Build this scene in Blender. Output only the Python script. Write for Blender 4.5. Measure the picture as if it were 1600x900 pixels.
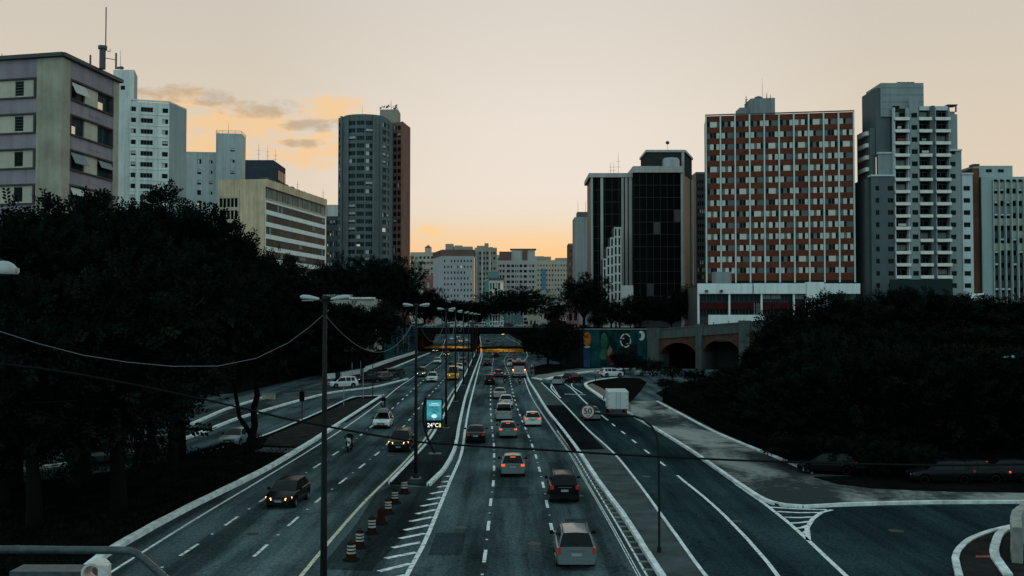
import bpy, math, random
from math import sin, cos, pi, sqrt, atan, atan2, radians
from mathutils import Vector, Matrix
random.seed(7)
R = random.Random(11)
for o in list(bpy.data.objects): bpy.data.objects.remove(o)
scn = bpy.context.scene
COL = scn.collection

# ------------------------------------------------------------------ camera
CAM_H = 11.1; FPX = 1600.0; PITCH = atan(46 / FPX)
cam = bpy.data.cameras.new('camera'); camo = bpy.data.objects.new('camera', cam); COL.objects.link(camo)
camo.location = (0, 0, CAM_H); camo.rotation_euler = (pi / 2 + PITCH, 0, 0)
cam.sensor_width = 36; cam.lens = 36; cam.clip_start = 0.1; cam.clip_end = 20000
scn.camera = camo

# ------------------------------------------------------------------ sky and sun
SUN_AZ = radians(2.6); SUN_EL = radians(3.4)
world = bpy.data.worlds.new('World'); scn.world = world; world.use_nodes = True
def build_world():
    nt = world.node_tree; N = nt.nodes; L = nt.links; N.clear()
    out = N.new('ShaderNodeOutputWorld'); bg = N.new('ShaderNodeBackground'); L.new(bg.outputs[0], out.inputs[0])
    sky = N.new('ShaderNodeTexSky'); sky.sky_type = 'NISHITA'; sky.sun_disc = False
    sky.sun_elevation = SUN_EL; sky.sun_rotation = SUN_AZ; sky.air_density = 1.0; sky.dust_density = 4.0; sky.ozone_density = 1.0; sky.altitude = 760
    geo = N.new('ShaderNodeTexCoord')
    def math_(op, a, b=None, clamp=False):
        n = N.new('ShaderNodeMath'); n.operation = op; n.use_clamp = clamp
        for i, v in enumerate((a, b)):
            if v is None: continue
            if isinstance(v, (int, float)): n.inputs[i].default_value = v
            else: L.new(v, n.inputs[i])
        return n.outputs[0]
    def ramp(fac, stops):
        n = N.new('ShaderNodeValToRGB'); L.new(fac, n.inputs[0]); e = n.color_ramp.elements
        e[0].position, e[0].color = stops[0][0], (*stops[0][1], 1); e[1].position, e[1].color = stops[-1][0], (*stops[-1][1], 1)
        for p, c in stops[1:-1]:
            x = e.new(p); x.color = (*c, 1)
        return n.outputs[0]
    def mix(f, a, b, t='MIX'):
        n = N.new('ShaderNodeMix'); n.data_type = 'RGBA'; n.blend_type = t
        if isinstance(f, (int, float)): n.inputs[0].default_value = f
        else: L.new(f, n.inputs[0])
        for i, v in ((6, a), (7, b)):
            if isinstance(v, tuple): n.inputs[i].default_value = (*v, 1)
            else: L.new(v, n.inputs[i])
        return n.outputs[2]
    sep = N.new('ShaderNodeSeparateXYZ'); L.new(geo.outputs['Generated'], sep.inputs[0])
    el = sep.outputs[2]
    # evening haze: warm round the sunset, pale cream overhead of it, cool blue-green on the side away from the sun
    warm = ramp(el, [(0.0, (1.0, .43, .13)), (.05, (1.0, .51, .20)), (.076, (.86, .60, .35)), (.0975, (.78, .68, .56)), (.122, (.785, .715, .64)), (.188, (.775, .71, .635)), (.291, (.69, .64, .565)), (.5, (.46, .53, .53)), (1.0, (.33, .51, .56))])
    side = ramp(el, [(0.0, (.84, .54, .30)), (.06, (.80, .58, .38)), (.10, (.75, .61, .46)), (.188, (.69, .60, .48)), (.282, (.62, .565, .49)), (.5, (.44, .52, .53)), (1.0, (.33, .51, .56))])
    cool = ramp(el, [(0.0, (.62, .92, .95)), (.2, (.61, .90, .94)), (.5, (.46, .67, .72)), (1.0, (.33, .51, .56))])
    dotn = N.new('ShaderNodeVectorMath'); dotn.operation = 'DOT_PRODUCT'; L.new(geo.outputs['Generated'], dotn.inputs[0])
    dotn.inputs[1].default_value = (sin(SUN_AZ), cos(SUN_AZ), 0)
    h = math_('SQRT', math_('SUBTRACT', 1.0, math_('MULTIPLY', el, el)))
    az = math_('DIVIDE', dotn.outputs['Value'], math_('MAXIMUM', h, .05))
    near = math_('POWER', math_('MAXIMUM', math_('DIVIDE', math_('SUBTRACT', az, .955), .045), 0.0), 1.3, True)
    front = N.new('ShaderNodeMapRange'); front.interpolation_type = 'SMOOTHSTEP'; L.new(az, front.inputs[0]); front.inputs[1].default_value = -.35; front.inputs[2].default_value = .75
    c = mix(front.outputs[0], cool, side); c = mix(near, c, warm)
    # a few sunset clouds low on the left: banks given by bearing and height, broken up by noise
    yy = math_('MAXIMUM', sep.outputs[1], .02); cu = math_('DIVIDE', sep.outputs[0], yy); cv = math_('DIVIDE', el, yy)
    def noise(sc, det, off):
        cb = N.new('ShaderNodeCombineXYZ'); L.new(math_('MULTIPLY', cu, sc), cb.inputs[0]); L.new(math_('MULTIPLY', cv, sc * 2.1), cb.inputs[1]); cb.inputs[2].default_value = off
        n = N.new('ShaderNodeTexNoise'); n.inputs['Scale'].default_value = 1.0; n.inputs['Detail'].default_value = det; n.inputs['Roughness'].default_value = .6; n.inputs['Distortion'].default_value = .35; L.new(cb.outputs[0], n.inputs['Vector']); return n.outputs[0]
    def bank(px, py, rx, ry):
        a = math_('DIVIDE', math_('SUBTRACT', cu, (px - 800) / FPX), rx / FPX); b_ = math_('DIVIDE', math_('SUBTRACT', cv, (496 - py) / FPX), ry / FPX)
        d2 = math_('ADD', math_('MULTIPLY', a, a), math_('MULTIPLY', b_, b_)); return math_('SUBTRACT', 1.0, d2, True)
    n1 = noise(42.0, 10, 3.1); n2 = noise(9.0, 4, 7.7)
    def cover(banks):
        t = None
        for q in banks: t = bank(*q) if t is None else math_('MAXIMUM', t, bank(*q))
        b0 = math_('MULTIPLY', t, 3.0, True); t = math_('ADD', t, math_('MULTIPLY', math_('SUBTRACT', n1, .5), 2.6)); t = math_('ADD', t, math_('MULTIPLY', math_('SUBTRACT', n2, .5), 1.8))
        r = N.new('ShaderNodeMapRange'); r.interpolation_type = 'SMOOTHSTEP'; L.new(t, r.inputs[0]); r.inputs[1].default_value = .15; r.inputs[2].default_value = 1.05; return math_('MULTIPLY', r.outputs[0], b0)
    glow = cover([(375, 186, 130, 40), (515, 170, 75, 34), (505, 232, 130, 40), (664, 358, 55, 13), (335, 235, 90, 50), (270, 150, 80, 26)])
    grey = cover([(260, 143, 85, 20), (330, 150, 50, 18), (405, 168, 85, 20), (490, 194, 65, 14), (470, 224, 50, 10)])
    c = mix(math_('MULTIPLY', glow, .72), c, (.93, .58, .27)); c = mix(math_('MULTIPLY', grey, .66), c, (.42, .335, .25))
    # the physical sky keeps a share of the light
    nish = N.new('ShaderNodeVectorMath'); nish.operation = 'SCALE'; L.new(sky.outputs[0], nish.inputs[0]); nish.inputs[3].default_value = NISH
    fin = mix(.03, c, nish.outputs[0])
    L.new(fin, bg.inputs[0]); bg.inputs[1].default_value = SKY_STRENGTH
NISH = 0.06
SKY_STRENGTH = 1.04
build_world()
sun = bpy.data.lights.new('sun', 'SUN'); suno = bpy.data.objects.new('sun', sun); COL.objects.link(suno)
sun.energy = 1.6; sun.angle = radians(.6); sun.color = (1.0, .55, .25)
sd = Vector((sin(SUN_AZ) * cos(SUN_EL), cos(SUN_AZ) * cos(SUN_EL), sin(SUN_EL)))
suno.location = (0, 0, 200); suno.rotation_euler = sd.to_track_quat('Z', 'Y').to_euler()
vs = scn.view_settings; vs.view_transform = 'Standard'; vs.look = 'None'; vs.exposure = 0.0; vs.gamma = 1.0; vs.use_curve_mapping = False
scn.cycles.max_bounces = 5; scn.cycles.diffuse_bounces = 2; scn.cycles.glossy_bounces = 3; scn.cycles.transmission_bounces = 3; scn.cycles.transparent_max_bounces = 6; scn.cycles.volume_bounces = 0
scn.cycles.use_denoising = True

# ------------------------------------------------------------------ surveying: where a sight line of the camera meets a level or a distance
def ray(px, py):
    x = (px - 800) / FPX; y = -(py - 450) / FPX
    return Vector((x, cos(PITCH) - y * sin(PITCH), sin(PITCH) + y * cos(PITCH)))
def G(px, py, z=0.0):
    d = ray(px, py); t = (z - CAM_H) / d.z
    return Vector((d.x * t, d.y * t, z))
def V(px, py, Y):
    d = ray(px, py); t = Y / d.y
    return Vector((d.x * t, Y, CAM_H + d.z * t))
def ZZ(py, Y): return V(800, py, Y).z
def GL(pts, z=0.0): return [G(a, b, z) for a, b in pts]
def smooth(pts, step=3.0):
    P = [Vector(p) for p in pts]
    if len(P) < 3: return P
    out = []
    for i in range(len(P) - 1):
        p0 = P[max(i - 1, 0)]; p1 = P[i]; p2 = P[i + 1]; p3 = P[min(i + 2, len(P) - 1)]
        n = max(1, min(14, int((p2 - p1).length / step)))
        t0 = 0; t1 = max((p1 - p0).length, 1e-3) ** .5; t2 = t1 + max((p2 - p1).length, 1e-3) ** .5; t3 = t2 + max((p3 - p2).length, 1e-3) ** .5
        for k in range(n):
            u = k / n
            if i == 0 or i == len(P) - 2 : q = p1.lerp(p2, u)
            else:
                t = t1 + (t2 - t1) * u
                A1 = p0 * ((t1 - t) / (t1 - t0)) + p1 * ((t - t0) / (t1 - t0)); A2 = p1 * ((t2 - t) / (t2 - t1)) + p2 * ((t - t1) / (t2 - t1)); A3 = p2 * ((t3 - t) / (t3 - t2)) + p3 * ((t - t2) / (t3 - t2))
                B1 = A1 * ((t2 - t) / (t2 - t0)) + A2 * ((t - t0) / (t2 - t0)); B2 = A2 * ((t3 - t) / (t3 - t1)) + A3 * ((t - t1) / (t3 - t1))
                q = B1 * ((t2 - t) / (t2 - t1)) + B2 * ((t - t1) / (t2 - t1))
            out.append(q)
    out.append(P[-1]); return out
def lerp(a, b, t): return a + (b - a) * t
def interp(tab, y):
    if y <= tab[0][0]: return tab[0][1]
    for (a, va), (b, vb) in zip(tab, tab[1:]):
        if y <= b: return lerp(va, vb, (y - a) / (b - a))
    return tab[-1][1]
def sstep(t): t = max(0, min(1, t)); return t * t * (3 - 2 * t)

# ------------------------------------------------------------------ materials
MATS = {}
def new_mat(name):
    m = bpy.data.materials.new(name); m.use_nodes = True; nt = m.node_tree
    return m, nt, nt.nodes['Principled BSDF']
def mat(name, rgb, rough=.8, metal=0.0, var=.0, scale=1.0, stretch=(1, 1, 1), bump=0.0, streak=0.0, emit=None, es=0.0, coat=0.0, spec=.5, var2=None):
    """plain procedural material: base colour broken up by noise, optional run-off streaks and fine relief"""
    if name in MATS: return MATS[name]
    m, nt, b = new_mat(name); N = nt.nodes; L = nt.links
    if rough >= .7 and spec == .5: spec = .0     # matt masonry and concrete
    b.inputs['Roughness'].default_value = rough; b.inputs['Metallic'].default_value = metal; b.inputs['Specular IOR Level'].default_value = spec
    b.inputs['Coat Weight'].default_value = coat; b.inputs['Coat Roughness'].default_value = .08
    b.inputs['Base Color'].default_value = (*rgb, 1)
    if var or streak or bump:
        tc = N.new('ShaderNodeNewGeometry'); mp = N.new('ShaderNodeMapping'); L.new(tc.outputs['Position'], mp.inputs[0]); mp.inputs['Scale'].default_value = stretch
        nz = N.new('ShaderNodeTexNoise'); nz.inputs['Scale'].default_value = scale; nz.inputs['Detail'].default_value = 6; nz.inputs['Roughness'].default_value = .65; L.new(mp.outputs[0], nz.inputs['Vector'])
        mr = N.new('ShaderNodeMapRange'); L.new(nz.outputs[0], mr.inputs[0]); mr.inputs[1].default_value = .3; mr.inputs[2].default_value = .7; mr.inputs[3].default_value = 1 - var; mr.inputs[4].default_value = 1 + var
        fac = mr.outputs[0]
        if streak:
            m2 = N.new('ShaderNodeMapping'); L.new(tc.outputs['Position'], m2.inputs[0]); m2.inputs['Scale'].default_value = (1.1, 1.1, .045)
            n2 = N.new('ShaderNodeTexNoise'); n2.inputs['Scale'].default_value = 1.0; n2.inputs['Detail'].default_value = 5; n2.inputs['Roughness'].default_value = .7; L.new(m2.outputs[0], n2.inputs['Vector'])
            r2 = N.new('ShaderNodeMapRange'); L.new(n2.outputs[0], r2.inputs[0]); r2.inputs[1].default_value = .42; r2.inputs[2].default_value = .68; r2.inputs[3].default_value = 1; r2.inputs[4].default_value = 1 - streak
            mm = N.new('ShaderNodeMath'); mm.operation = 'MULTIPLY'; L.new(fac, mm.inputs[0]); L.new(r2.outputs[0], mm.inputs[1]); fac = mm.outputs[0]
        vm = N.new('ShaderNodeVectorMath'); vm.operation = 'SCALE'; vm.inputs[0].default_value = rgb; L.new(fac, vm.inputs[3]); L.new(vm.outputs[0], b.inputs['Base Color'])
        if bump:
            bp = N.new('ShaderNodeBump'); bp.inputs['Strength'].default_value = bump; bp.inputs['Distance'].default_value = .02; L.new(nz.outputs[0], bp.inputs['Height']); L.new(bp.outputs[0], b.inputs['Normal'])
    if emit: b.inputs['Emission Color'].default_value = (*emit, 1); b.inputs['Emission Strength'].default_value = es
    MATS[name] = m; return m

def asphalt(name, rgb, patch=.42):
    if name in MATS: return MATS[name]
    m, nt, b = new_mat(name); N = nt.nodes; L = nt.links
    g = N.new('ShaderNodeNewGeometry')
    def noise(sc, st, det=5, rough=.6):
        mp = N.new('ShaderNodeMapping'); mp.inputs['Scale'].default_value = st; L.new(g.outputs['Position'], mp.inputs[0])
        n = N.new('ShaderNodeTexNoise'); n.inputs['Scale'].default_value = sc; n.inputs['Detail'].default_value = det; n.inputs['Roughness'].default_value = rough; L.new(mp.outputs[0], n.inputs['Vector']); return n.outputs[0]
    def mr(v, a, c, lo, hi):
        r = N.new('ShaderNodeMapRange'); L.new(v, r.inputs[0]); r.inputs[1].default_value = a; r.inputs[2].default_value = c; r.inputs[3].default_value = lo; r.inputs[4].default_value = hi; return r.outputs[0]
    def mul(a, c):
        x = N.new('ShaderNodeMath'); x.operation = 'MULTIPLY'; L.new(a, x.inputs[0]); L.new(c, x.inputs[1]); return x.outputs[0]
    f1 = mr(noise(.9, (.7, .035, 1)), .40, .60, 1 - patch, 1 + patch)         # worn wheel tracks and oil along the lanes
    f2 = mr(noise(.12, (1, .5, 1), 3), .38, .62, .68, 1.32)                     # older and newer surfacing
    f3 = mr(noise(6.0, (1, 1, 1), 4, .75), .4, .6, .68, 1.35)                    # aggregate
    f = mul(mul(f1, f2), f3)
    vo = N.new('ShaderNodeTexVoronoi'); vo.feature = 'DISTANCE_TO_EDGE'; vo.inputs['Scale'].default_value = .16; 
    mpv = N.new('ShaderNodeMapping'); mpv.inputs['Scale'].default_value = (1.2, .6, 1); L.new(g.outputs['Position'], mpv.inputs[0])
    wob = N.new('ShaderNodeTexNoise'); wob.inputs['Scale'].default_value = .5; wob.inputs['Detail'].default_value = 6; L.new(g.outputs['Position'], wob.inputs['Vector'])
    add = N.new('ShaderNodeVectorMath'); add.operation = 'MULTIPLY_ADD'; L.new(wob.outputs['Color'], add.inputs[0]); add.inputs[1].default_value = (4, 4, 0); L.new(mpv.outputs[0], add.inputs[2]); L.new(add.outputs[0], vo.inputs['Vector'])
    crack = mr(vo.outputs['Distance'], 0.0, .012, .62, 1.0)
    f = mul(f, crack)
    vm = N.new('ShaderNodeVectorMath'); vm.operation = 'SCALE'; vm.inputs[0].default_value = rgb; L.new(f, vm.inputs[3]); L.new(vm.outputs[0], b.inputs['Base Color'])
    L.new(mr(noise(.5, (1, .05, 1)), .3, .7, .55, .8), b.inputs['Roughness']); b.inputs['Specular IOR Level'].default_value = .0
    bp = N.new('ShaderNodeBump'); bp.inputs['Strength'].default_value = .25; bp.inputs['Distance'].default_value = .01; L.new(noise(14, (1, 1, 1), 3), bp.inputs['Height']); L.new(bp.outputs[0], b.inputs['Normal'])
    MATS[name] = m; return m

def road_paint(name, rgb):
    """thermoplastic paint worn through to the asphalt in flecks"""
    if name in MATS: return MATS[name]
    m, nt, b = new_mat(name); N = nt.nodes; L = nt.links
    g = N.new('ShaderNodeNewGeometry'); n = N.new('ShaderNodeTexNoise'); n.inputs['Scale'].default_value = 3.2; n.inputs['Detail'].default_value = 7; n.inputs['Roughness'].default_value = .75; L.new(g.outputs['Position'], n.inputs['Vector'])
    r = N.new('ShaderNodeMapRange'); L.new(n.outputs[0], r.inputs[0]); r.inputs[1].default_value = .36; r.inputs[2].default_value = .50
    mx = N.new('ShaderNodeMix'); mx.data_type = 'RGBA'; L.new(r.outputs[0], mx.inputs[0]); mx.inputs[6].default_value = (.07, .075, .075, 1); mx.inputs[7].default_value = (*rgb, 1); L.new(mx.outputs[2], b.inputs['Base Color']); b.inputs['Roughness'].default_value = .7; b.inputs['Specular IOR Level'].default_value = .1
    MATS[name] = m; return m

def glass(name, rgb, rough=.08, var=0.0):
    if name in MATS: return MATS[name]
    m = mat(name, rgb, rough, spec=.03, var=var, scale=.35)
    return m

# ------------------------------------------------------------------ mesh building
class MB:
    def __init__(s): s.v = []; s.f = []; s.m = []
    def quad(s, a, b, c, d, mi=0):
        n = len(s.v); s.v += [tuple(a), tuple(b), tuple(c), tuple(d)]; s.f.append((n, n + 1, n + 2, n + 3)); s.m.append(mi); return s
    def tri(s, a, b, c, mi=0):
        n = len(s.v); s.v += [tuple(a), tuple(b), tuple(c)]; s.f.append((n, n + 1, n + 2)); s.m.append(mi); return s
    def poly(s, pts, mi=0):
        n = len(s.v); s.v += [tuple(p) for p in pts]; s.f.append(tuple(range(n, n + len(pts)))); s.m.append(mi); return s
    def box(s, lo, hi, mi=0, M=None):
        x0, y0, z0 = lo; x1, y1, z1 = hi; n = len(s.v)
        c = [(x0, y0, z0), (x1, y0, z0), (x1, y1, z0), (x0, y1, z0), (x0, y0, z1), (x1, y0, z1), (x1, y1, z1), (x0, y1, z1)]
        if M is not None: c = [tuple(M @ Vector(p)) for p in c]
        s.v += c
        for q in ((3, 2, 1, 0), (4, 5, 6, 7), (0, 1, 5, 4), (1, 2, 6, 5), (2, 3, 7, 6), (3, 0, 4, 7)): s.f.append(tuple(n + i for i in q)); s.m.append(mi)
        return s
    def tube(s, pts, r, seg=8, mi=0, cap=True):
        P = [Vector(p) for p in pts]; rr = r if isinstance(r, (list, tuple)) else [r] * len(P); n0 = len(s.v); up = None
        for i, p in enumerate(P):
            d = (P[min(i + 1, len(P) - 1)] - P[max(i - 1, 0)]).normalized()
            if up is None: up = Vector((0, 0, 1)) if abs(d.z) < .9 else Vector((1, 0, 0))
            a = d.cross(up).normalized(); b = a.cross(d).normalized(); up = b
            for k in range(seg):
                t = 2 * pi * k / seg; s.v.append(tuple(p + (a * cos(t) + b * sin(t)) * rr[i]))
        for i in range(len(P) - 1):
            for k in range(seg):
                k2 = (k + 1) % seg; s.f.append((n0 + i * seg + k, n0 + i * seg + k2, n0 + (i + 1) * seg + k2, n0 + (i + 1) * seg + k)); s.m.append(mi)
        if cap:
            s.f.append(tuple(n0 + k for k in range(seg - 1, -1, -1))); s.m.append(mi); e = n0 + (len(P) - 1) * seg; s.f.append(tuple(e + k for k in range(seg))); s.m.append(mi)
        return s
    def lathe(s, prof, seg=16, mi=0, axis='Z', c=(0, 0, 0)):
        n0 = len(s.v); cx, cy, cz = c
        for r, h in prof:
            for k in range(seg):
                t = 2 * pi * k / seg
                p = (r * cos(t), r * sin(t), h) if axis == 'Z' else ((r * cos(t), h, r * sin(t)) if axis == 'Y' else (h, r * cos(t), r * sin(t)))
                s.v.append((p[0] + cx, p[1] + cy, p[2] + cz))
        for i in range(len(prof) - 1):
            for k in range(seg):
                k2 = (k + 1) % seg; q = (n0 + i * seg + k, n0 + i * seg + k2, n0 + (i + 1) * seg + k2, n0 + (i + 1) * seg + k)
                s.f.append(q if axis != 'Y' else q[::-1]); s.m.append(mi)
        return s
    def prism(s, pts, z0, z1, mt=0, ms=0):
        """vertical prism over a plan outline (counter-clockwise)"""
        a = sum(p[0] * q[1] - q[0] * p[1] for p, q in zip(pts, list(pts[1:]) + [pts[0]]))
        if a < 0: pts = list(pts)[::-1]
        s.poly([(p[0], p[1], z1) for p in pts], mt)
        for p, q in zip(pts, list(pts[1:]) + [pts[0]]): s.quad((p[0], p[1], z0), (q[0], q[1], z0), (q[0], q[1], z1), (p[0], p[1], z1), ms)
        return s
    def ribbon(s, pts, w, z, off=0.0, mi=0):
        P = [Vector((p[0], p[1], 0)) for p in pts]; A = []
        for i, p in enumerate(P):
            d = (P[min(i + 1, len(P) - 1)] - P[max(i - 1, 0)]).normalized(); nrm = Vector((-d.y, d.x, 0)); A.append((p + nrm * (off + w / 2), p + nrm * (off - w / 2)))
        for (a, b), (c, d) in zip(A, A[1:]): s.quad((b.x, b.y, z), (d.x, d.y, z), (c.x, c.y, z), (a.x, a.y, z), mi)
        return s
    def bar(s, pts, w, z0, z1, off=0.0, mi=0, jit=0.0):
        """a kerb or wall run along a path"""
        P = [Vector((p[0], p[1], 0)) for p in pts]; A = []
        for i, p in enumerate(P):
            d = (P[min(i + 1, len(P) - 1)] - P[max(i - 1, 0)]).normalized(); nrm = Vector((-d.y, d.x, 0)); j = R.uniform(-jit, jit)
            A.append((p + nrm * (off + w / 2 + j), p + nrm * (off - w / 2 + j)))
        for (a, b), (c, d) in zip(A, A[1:]):
            s.quad((b.x, b.y, z1), (d.x, d.y, z1), (c.x, c.y, z1), (a.x, a.y, z1), mi)
            s.quad((b.x, b.y, z0), (d.x, d.y, z0), (d.x, d.y, z1), (b.x, b.y, z1), mi); s.quad((c.x, c.y, z0), (a.x, a.y, z0), (a.x, a.y, z1), (c.x, c.y, z1), mi)
        for (a, b), e in ((A[0], 1), (A[-1], 0)):
            q = [(a.x, a.y, z0), (b.x, b.y, z0), (b.x, b.y, z1), (a.x, a.y, z1)]; s.quad(*(q if e else q[::-1]), mi)
        return s
    def mesh(s, name, mats, smooth=False):
        me = bpy.data.meshes.new(name); me.from_pydata(s.v, [], s.f)
        for m in (mats if isinstance(mats, (list, tuple)) else [mats]): me.materials.append(m)
        if any(s.m): me.polygons.foreach_set('material_index', s.m)
        if smooth: me.polygons.foreach_set('use_smooth', [True] * len(s.f))
        me.update(); return me
    def build(s, name, mats, parent=None, smooth=False, weld=False):
        me = s.mesh(name, mats, smooth); 
        if weld: weld_mesh(me)
        return link(name, me, parent)
def weld_mesh(me, dist=1e-4):
    import bmesh
    bm = bmesh.new(); bm.from_mesh(me); bmesh.ops.remove_doubles(bm, verts=bm.verts, dist=dist); bmesh.ops.recalc_face_normals(bm, faces=bm.faces); bm.to_mesh(me); bm.free()
def link(name, me, parent=None, loc=None):
    o = bpy.data.objects.new(name, me); COL.objects.link(o)
    if parent is not None:
        o.parent = parent
        # parts are written in world coordinates unless the parent is rotated; take the parent's place off
        if loc is None: o.location = -Vector(parent['base']) if 'base' in parent else (0, 0, 0)
    if loc is not None: o.location = loc
    return o
def tag(o, label, cat, group=None):
    o['label'] = label; o['category'] = cat
    if group: o['group'] = group
    return o
def struct(o): o['kind'] = 'structure'; return o
def stuff(o): o['kind'] = 'stuff'; return o
BASES = []
def thing(name, label, cat, loc=(0, 0, 0), rz=0.0, group=None):
    o = bpy.data.objects.new(name, None); COL.objects.link(o); o.location = loc; o.rotation_euler = (0, 0, rz); o.empty_display_size = .3
    if rz == 0.0: o['base'] = tuple(loc); BASES.append(o)
    return tag(o, label, cat, group)
UB = {}
def ubox(m):
    if m.name not in UB: UB[m.name] = MB().box((0, 0, 0), (1, 1, 1)).mesh('box', m)
    return UB[m.name]
def boxo(name, m, parent, lo, hi, rz=0.0, org=None):
    """box part in world coordinates; with rz/org the box is laid out in a frame turned by rz about org"""
    o = bpy.data.objects.new(name, ubox(m)); COL.objects.link(o); o.parent = parent
    o.scale = [max(hi[i] - lo[i], 1e-4) for i in range(3)]
    p = Vector(lo)
    if org is not None: p = Vector(org) + Matrix.Rotation(rz, 3, 'Z') @ p
    o.rotation_euler = (0, 0, rz); o.location = p - Vector(parent['base']) if (parent is not None and 'base' in parent) else p
    return o
# ================================================================== THE SETTING: terrain, roads, islands, kerbs, markings
XL = [(60, -90), (115, -90), (150, -42), (190, -40), (225, -36), (320, -34), (413, -33), (600, -46), (700, -52)]
XR = [(60, 95), (72, 95), (73, 21.5), (135, 21.5), (150, 22), (175, 29), (195, 44), (222, 46), (229.0, 46), (229.6, 13.5), (260, 12), (330, 9.5), (450, 6), (600, 1), (700, -2)]
def terrain_z(x, y):
    z = 0.0
    xl = interp(XL, y); xr = interp(XR, y)
    wl = 14 if y < 320 else 5; hl = 8.0 * sstep((y - 100) / 60)
    if x < xl: z = max(z, hl * sstep((xl - x) / wl))
    if y < 229.3: wr = 30; t = min((x - xr) / wr, (y - 70) / 22) * .75 if y > 72 else 0
    else: t = (x - xr) / 1.2 if y < 335 else (x - xr) / 5
    if t > 0: z = max(z, 8.3 * sstep(t))
    z = max(z, 8.0 * sstep((y - 690) / 60))
    if x > 60: z += 2.4 * sstep((x - 60) / 40) * sstep((y - 90) / 60)
    return z
def build_terrain():
    xs = [-6000, -2500, -1200, -700, -450, -300, -220, -170, -140, -120] + [-108 + 2 * i for i in range(98)] + [92, 110, 130, 160, 200, 280, 400, 700, 1200, 2500, 6000]
    ys = [-400, -100, -60] + [-40 + 6 * i for i in range(18)] + [70, 72, 73] + [76 + 3 * i for i in range(49)] + [222, 226, 228.9, 229.7, 232] + [236 + 6 * i for i in range(90)] + [790, 850, 1000, 1400, 2200, 4000, 9000]
    ys = sorted(set(ys)); b = MB(); nx = len(xs)
    for y in ys:
        for x in xs: b.v.append((x, y, terrain_z(x, y) - .01))
    for j in range(len(ys) - 1):
        for i in range(nx - 1):
            n = j * nx + i; b.f.append((n, n + 1, n + nx + 1, n + nx)); b.m.append(0)
    m, nt, p = new_mat('soil_and_grass'); N = nt.nodes; L = nt.links
    g = N.new('ShaderNodeNewGeometry'); n1 = N.new('ShaderNodeTexNoise'); n1.inputs['Scale'].default_value = .25; n1.inputs['Detail'].default_value = 8; n1.inputs['Roughness'].default_value = .7; L.new(g.outputs['Position'], n1.inputs['Vector'])
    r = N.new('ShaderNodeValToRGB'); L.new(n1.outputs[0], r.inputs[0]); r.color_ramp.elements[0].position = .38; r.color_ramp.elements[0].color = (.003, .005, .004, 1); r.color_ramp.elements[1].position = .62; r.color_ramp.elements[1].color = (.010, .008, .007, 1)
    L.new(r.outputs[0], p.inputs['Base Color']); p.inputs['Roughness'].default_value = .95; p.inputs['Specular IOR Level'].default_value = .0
    MATS['soil'] = m
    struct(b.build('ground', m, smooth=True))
build_terrain()

def stained(name, c1, c2):
    m, nt, b = new_mat(name); N = nt.nodes; L = nt.links; g = N.new('ShaderNodeNewGeometry')
    mp = N.new('ShaderNodeMapping'); mp.inputs['Scale'].default_value = (.16, .07, 1); mp.inputs['Location'].default_value = (1.3, 4.1, 0); L.new(g.outputs['Position'], mp.inputs[0])
    n = N.new('ShaderNodeTexNoise'); n.inputs['Scale'].default_value = 1.0; n.inputs['Detail'].default_value = 9; n.inputs['Roughness'].default_value = .62; n.inputs['Distortion'].default_value = .6; L.new(mp.outputs[0], n.inputs['Vector'])
    n2 = N.new('ShaderNodeTexNoise'); n2.inputs['Scale'].default_value = 1.7; n2.inputs['Detail'].default_value = 8; n2.inputs['Roughness'].default_value = .75; L.new(g.outputs['Position'], n2.inputs['Vector'])
    ad = N.new('ShaderNodeMath'); ad.operation = 'MULTIPLY_ADD'; L.new(n2.outputs[0], ad.inputs[0]); ad.inputs[1].default_value = .28; L.new(n.outputs[0], ad.inputs[2])
    r = N.new('ShaderNodeMapRange'); L.new(ad.outputs[0], r.inputs[0]); r.inputs[1].default_value = .56; r.inputs[2].default_value = .76; r.interpolation_type = 'SMOOTHSTEP'
    mx = N.new('ShaderNodeMix'); mx.data_type = 'RGBA'; L.new(r.outputs[0], mx.inputs[0]); mx.inputs[6].default_value = (*c2, 1); mx.inputs[7].default_value = (*c1, 1); L.new(mx.outputs[2], b.inputs['Base Color']); b.inputs['Roughness'].default_value = .85; b.inputs['Specular IOR Level'].default_value = .0; MATS[name] = m; return m
A_ROAD = asphalt('asphalt', (.056, .078, .081)); A_DARK = asphalt('asphalt_patch', (.008, .010, .011), .15); A_OLD = asphalt('asphalt_shoulder', (.019, .025, .026), .3)
PAINT = road_paint('road_paint', (.80, .82, .78)); PAINT_Y = road_paint('aged_cream_paint', (.66, .60, .44))
KERB = mat('kerb_whitewash', (.66, .69, .67), .85, var=.40, scale=1.3, bump=.3)
KERB_G = mat('kerb_concrete', (.20, .20, .185), .9, var=.3, scale=1.5, bump=.3)
CONC = mat('concrete_paving', (.065, .078, .078), .9, var=.4, scale=.45, bump=.3)
APRON = stained('stained_apron', (.29, .30, .275), (.040, .047, .047))
CONC_D = mat('stained_paving', (.035, .04, .04), .9, var=.45, scale=.4, bump=.3)
SOIL = MATS['soil']; BRICKP = mat('red_brown_paving', (.026, .025, .025), .9, var=.4, scale=.8, bump=.3)

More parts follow.
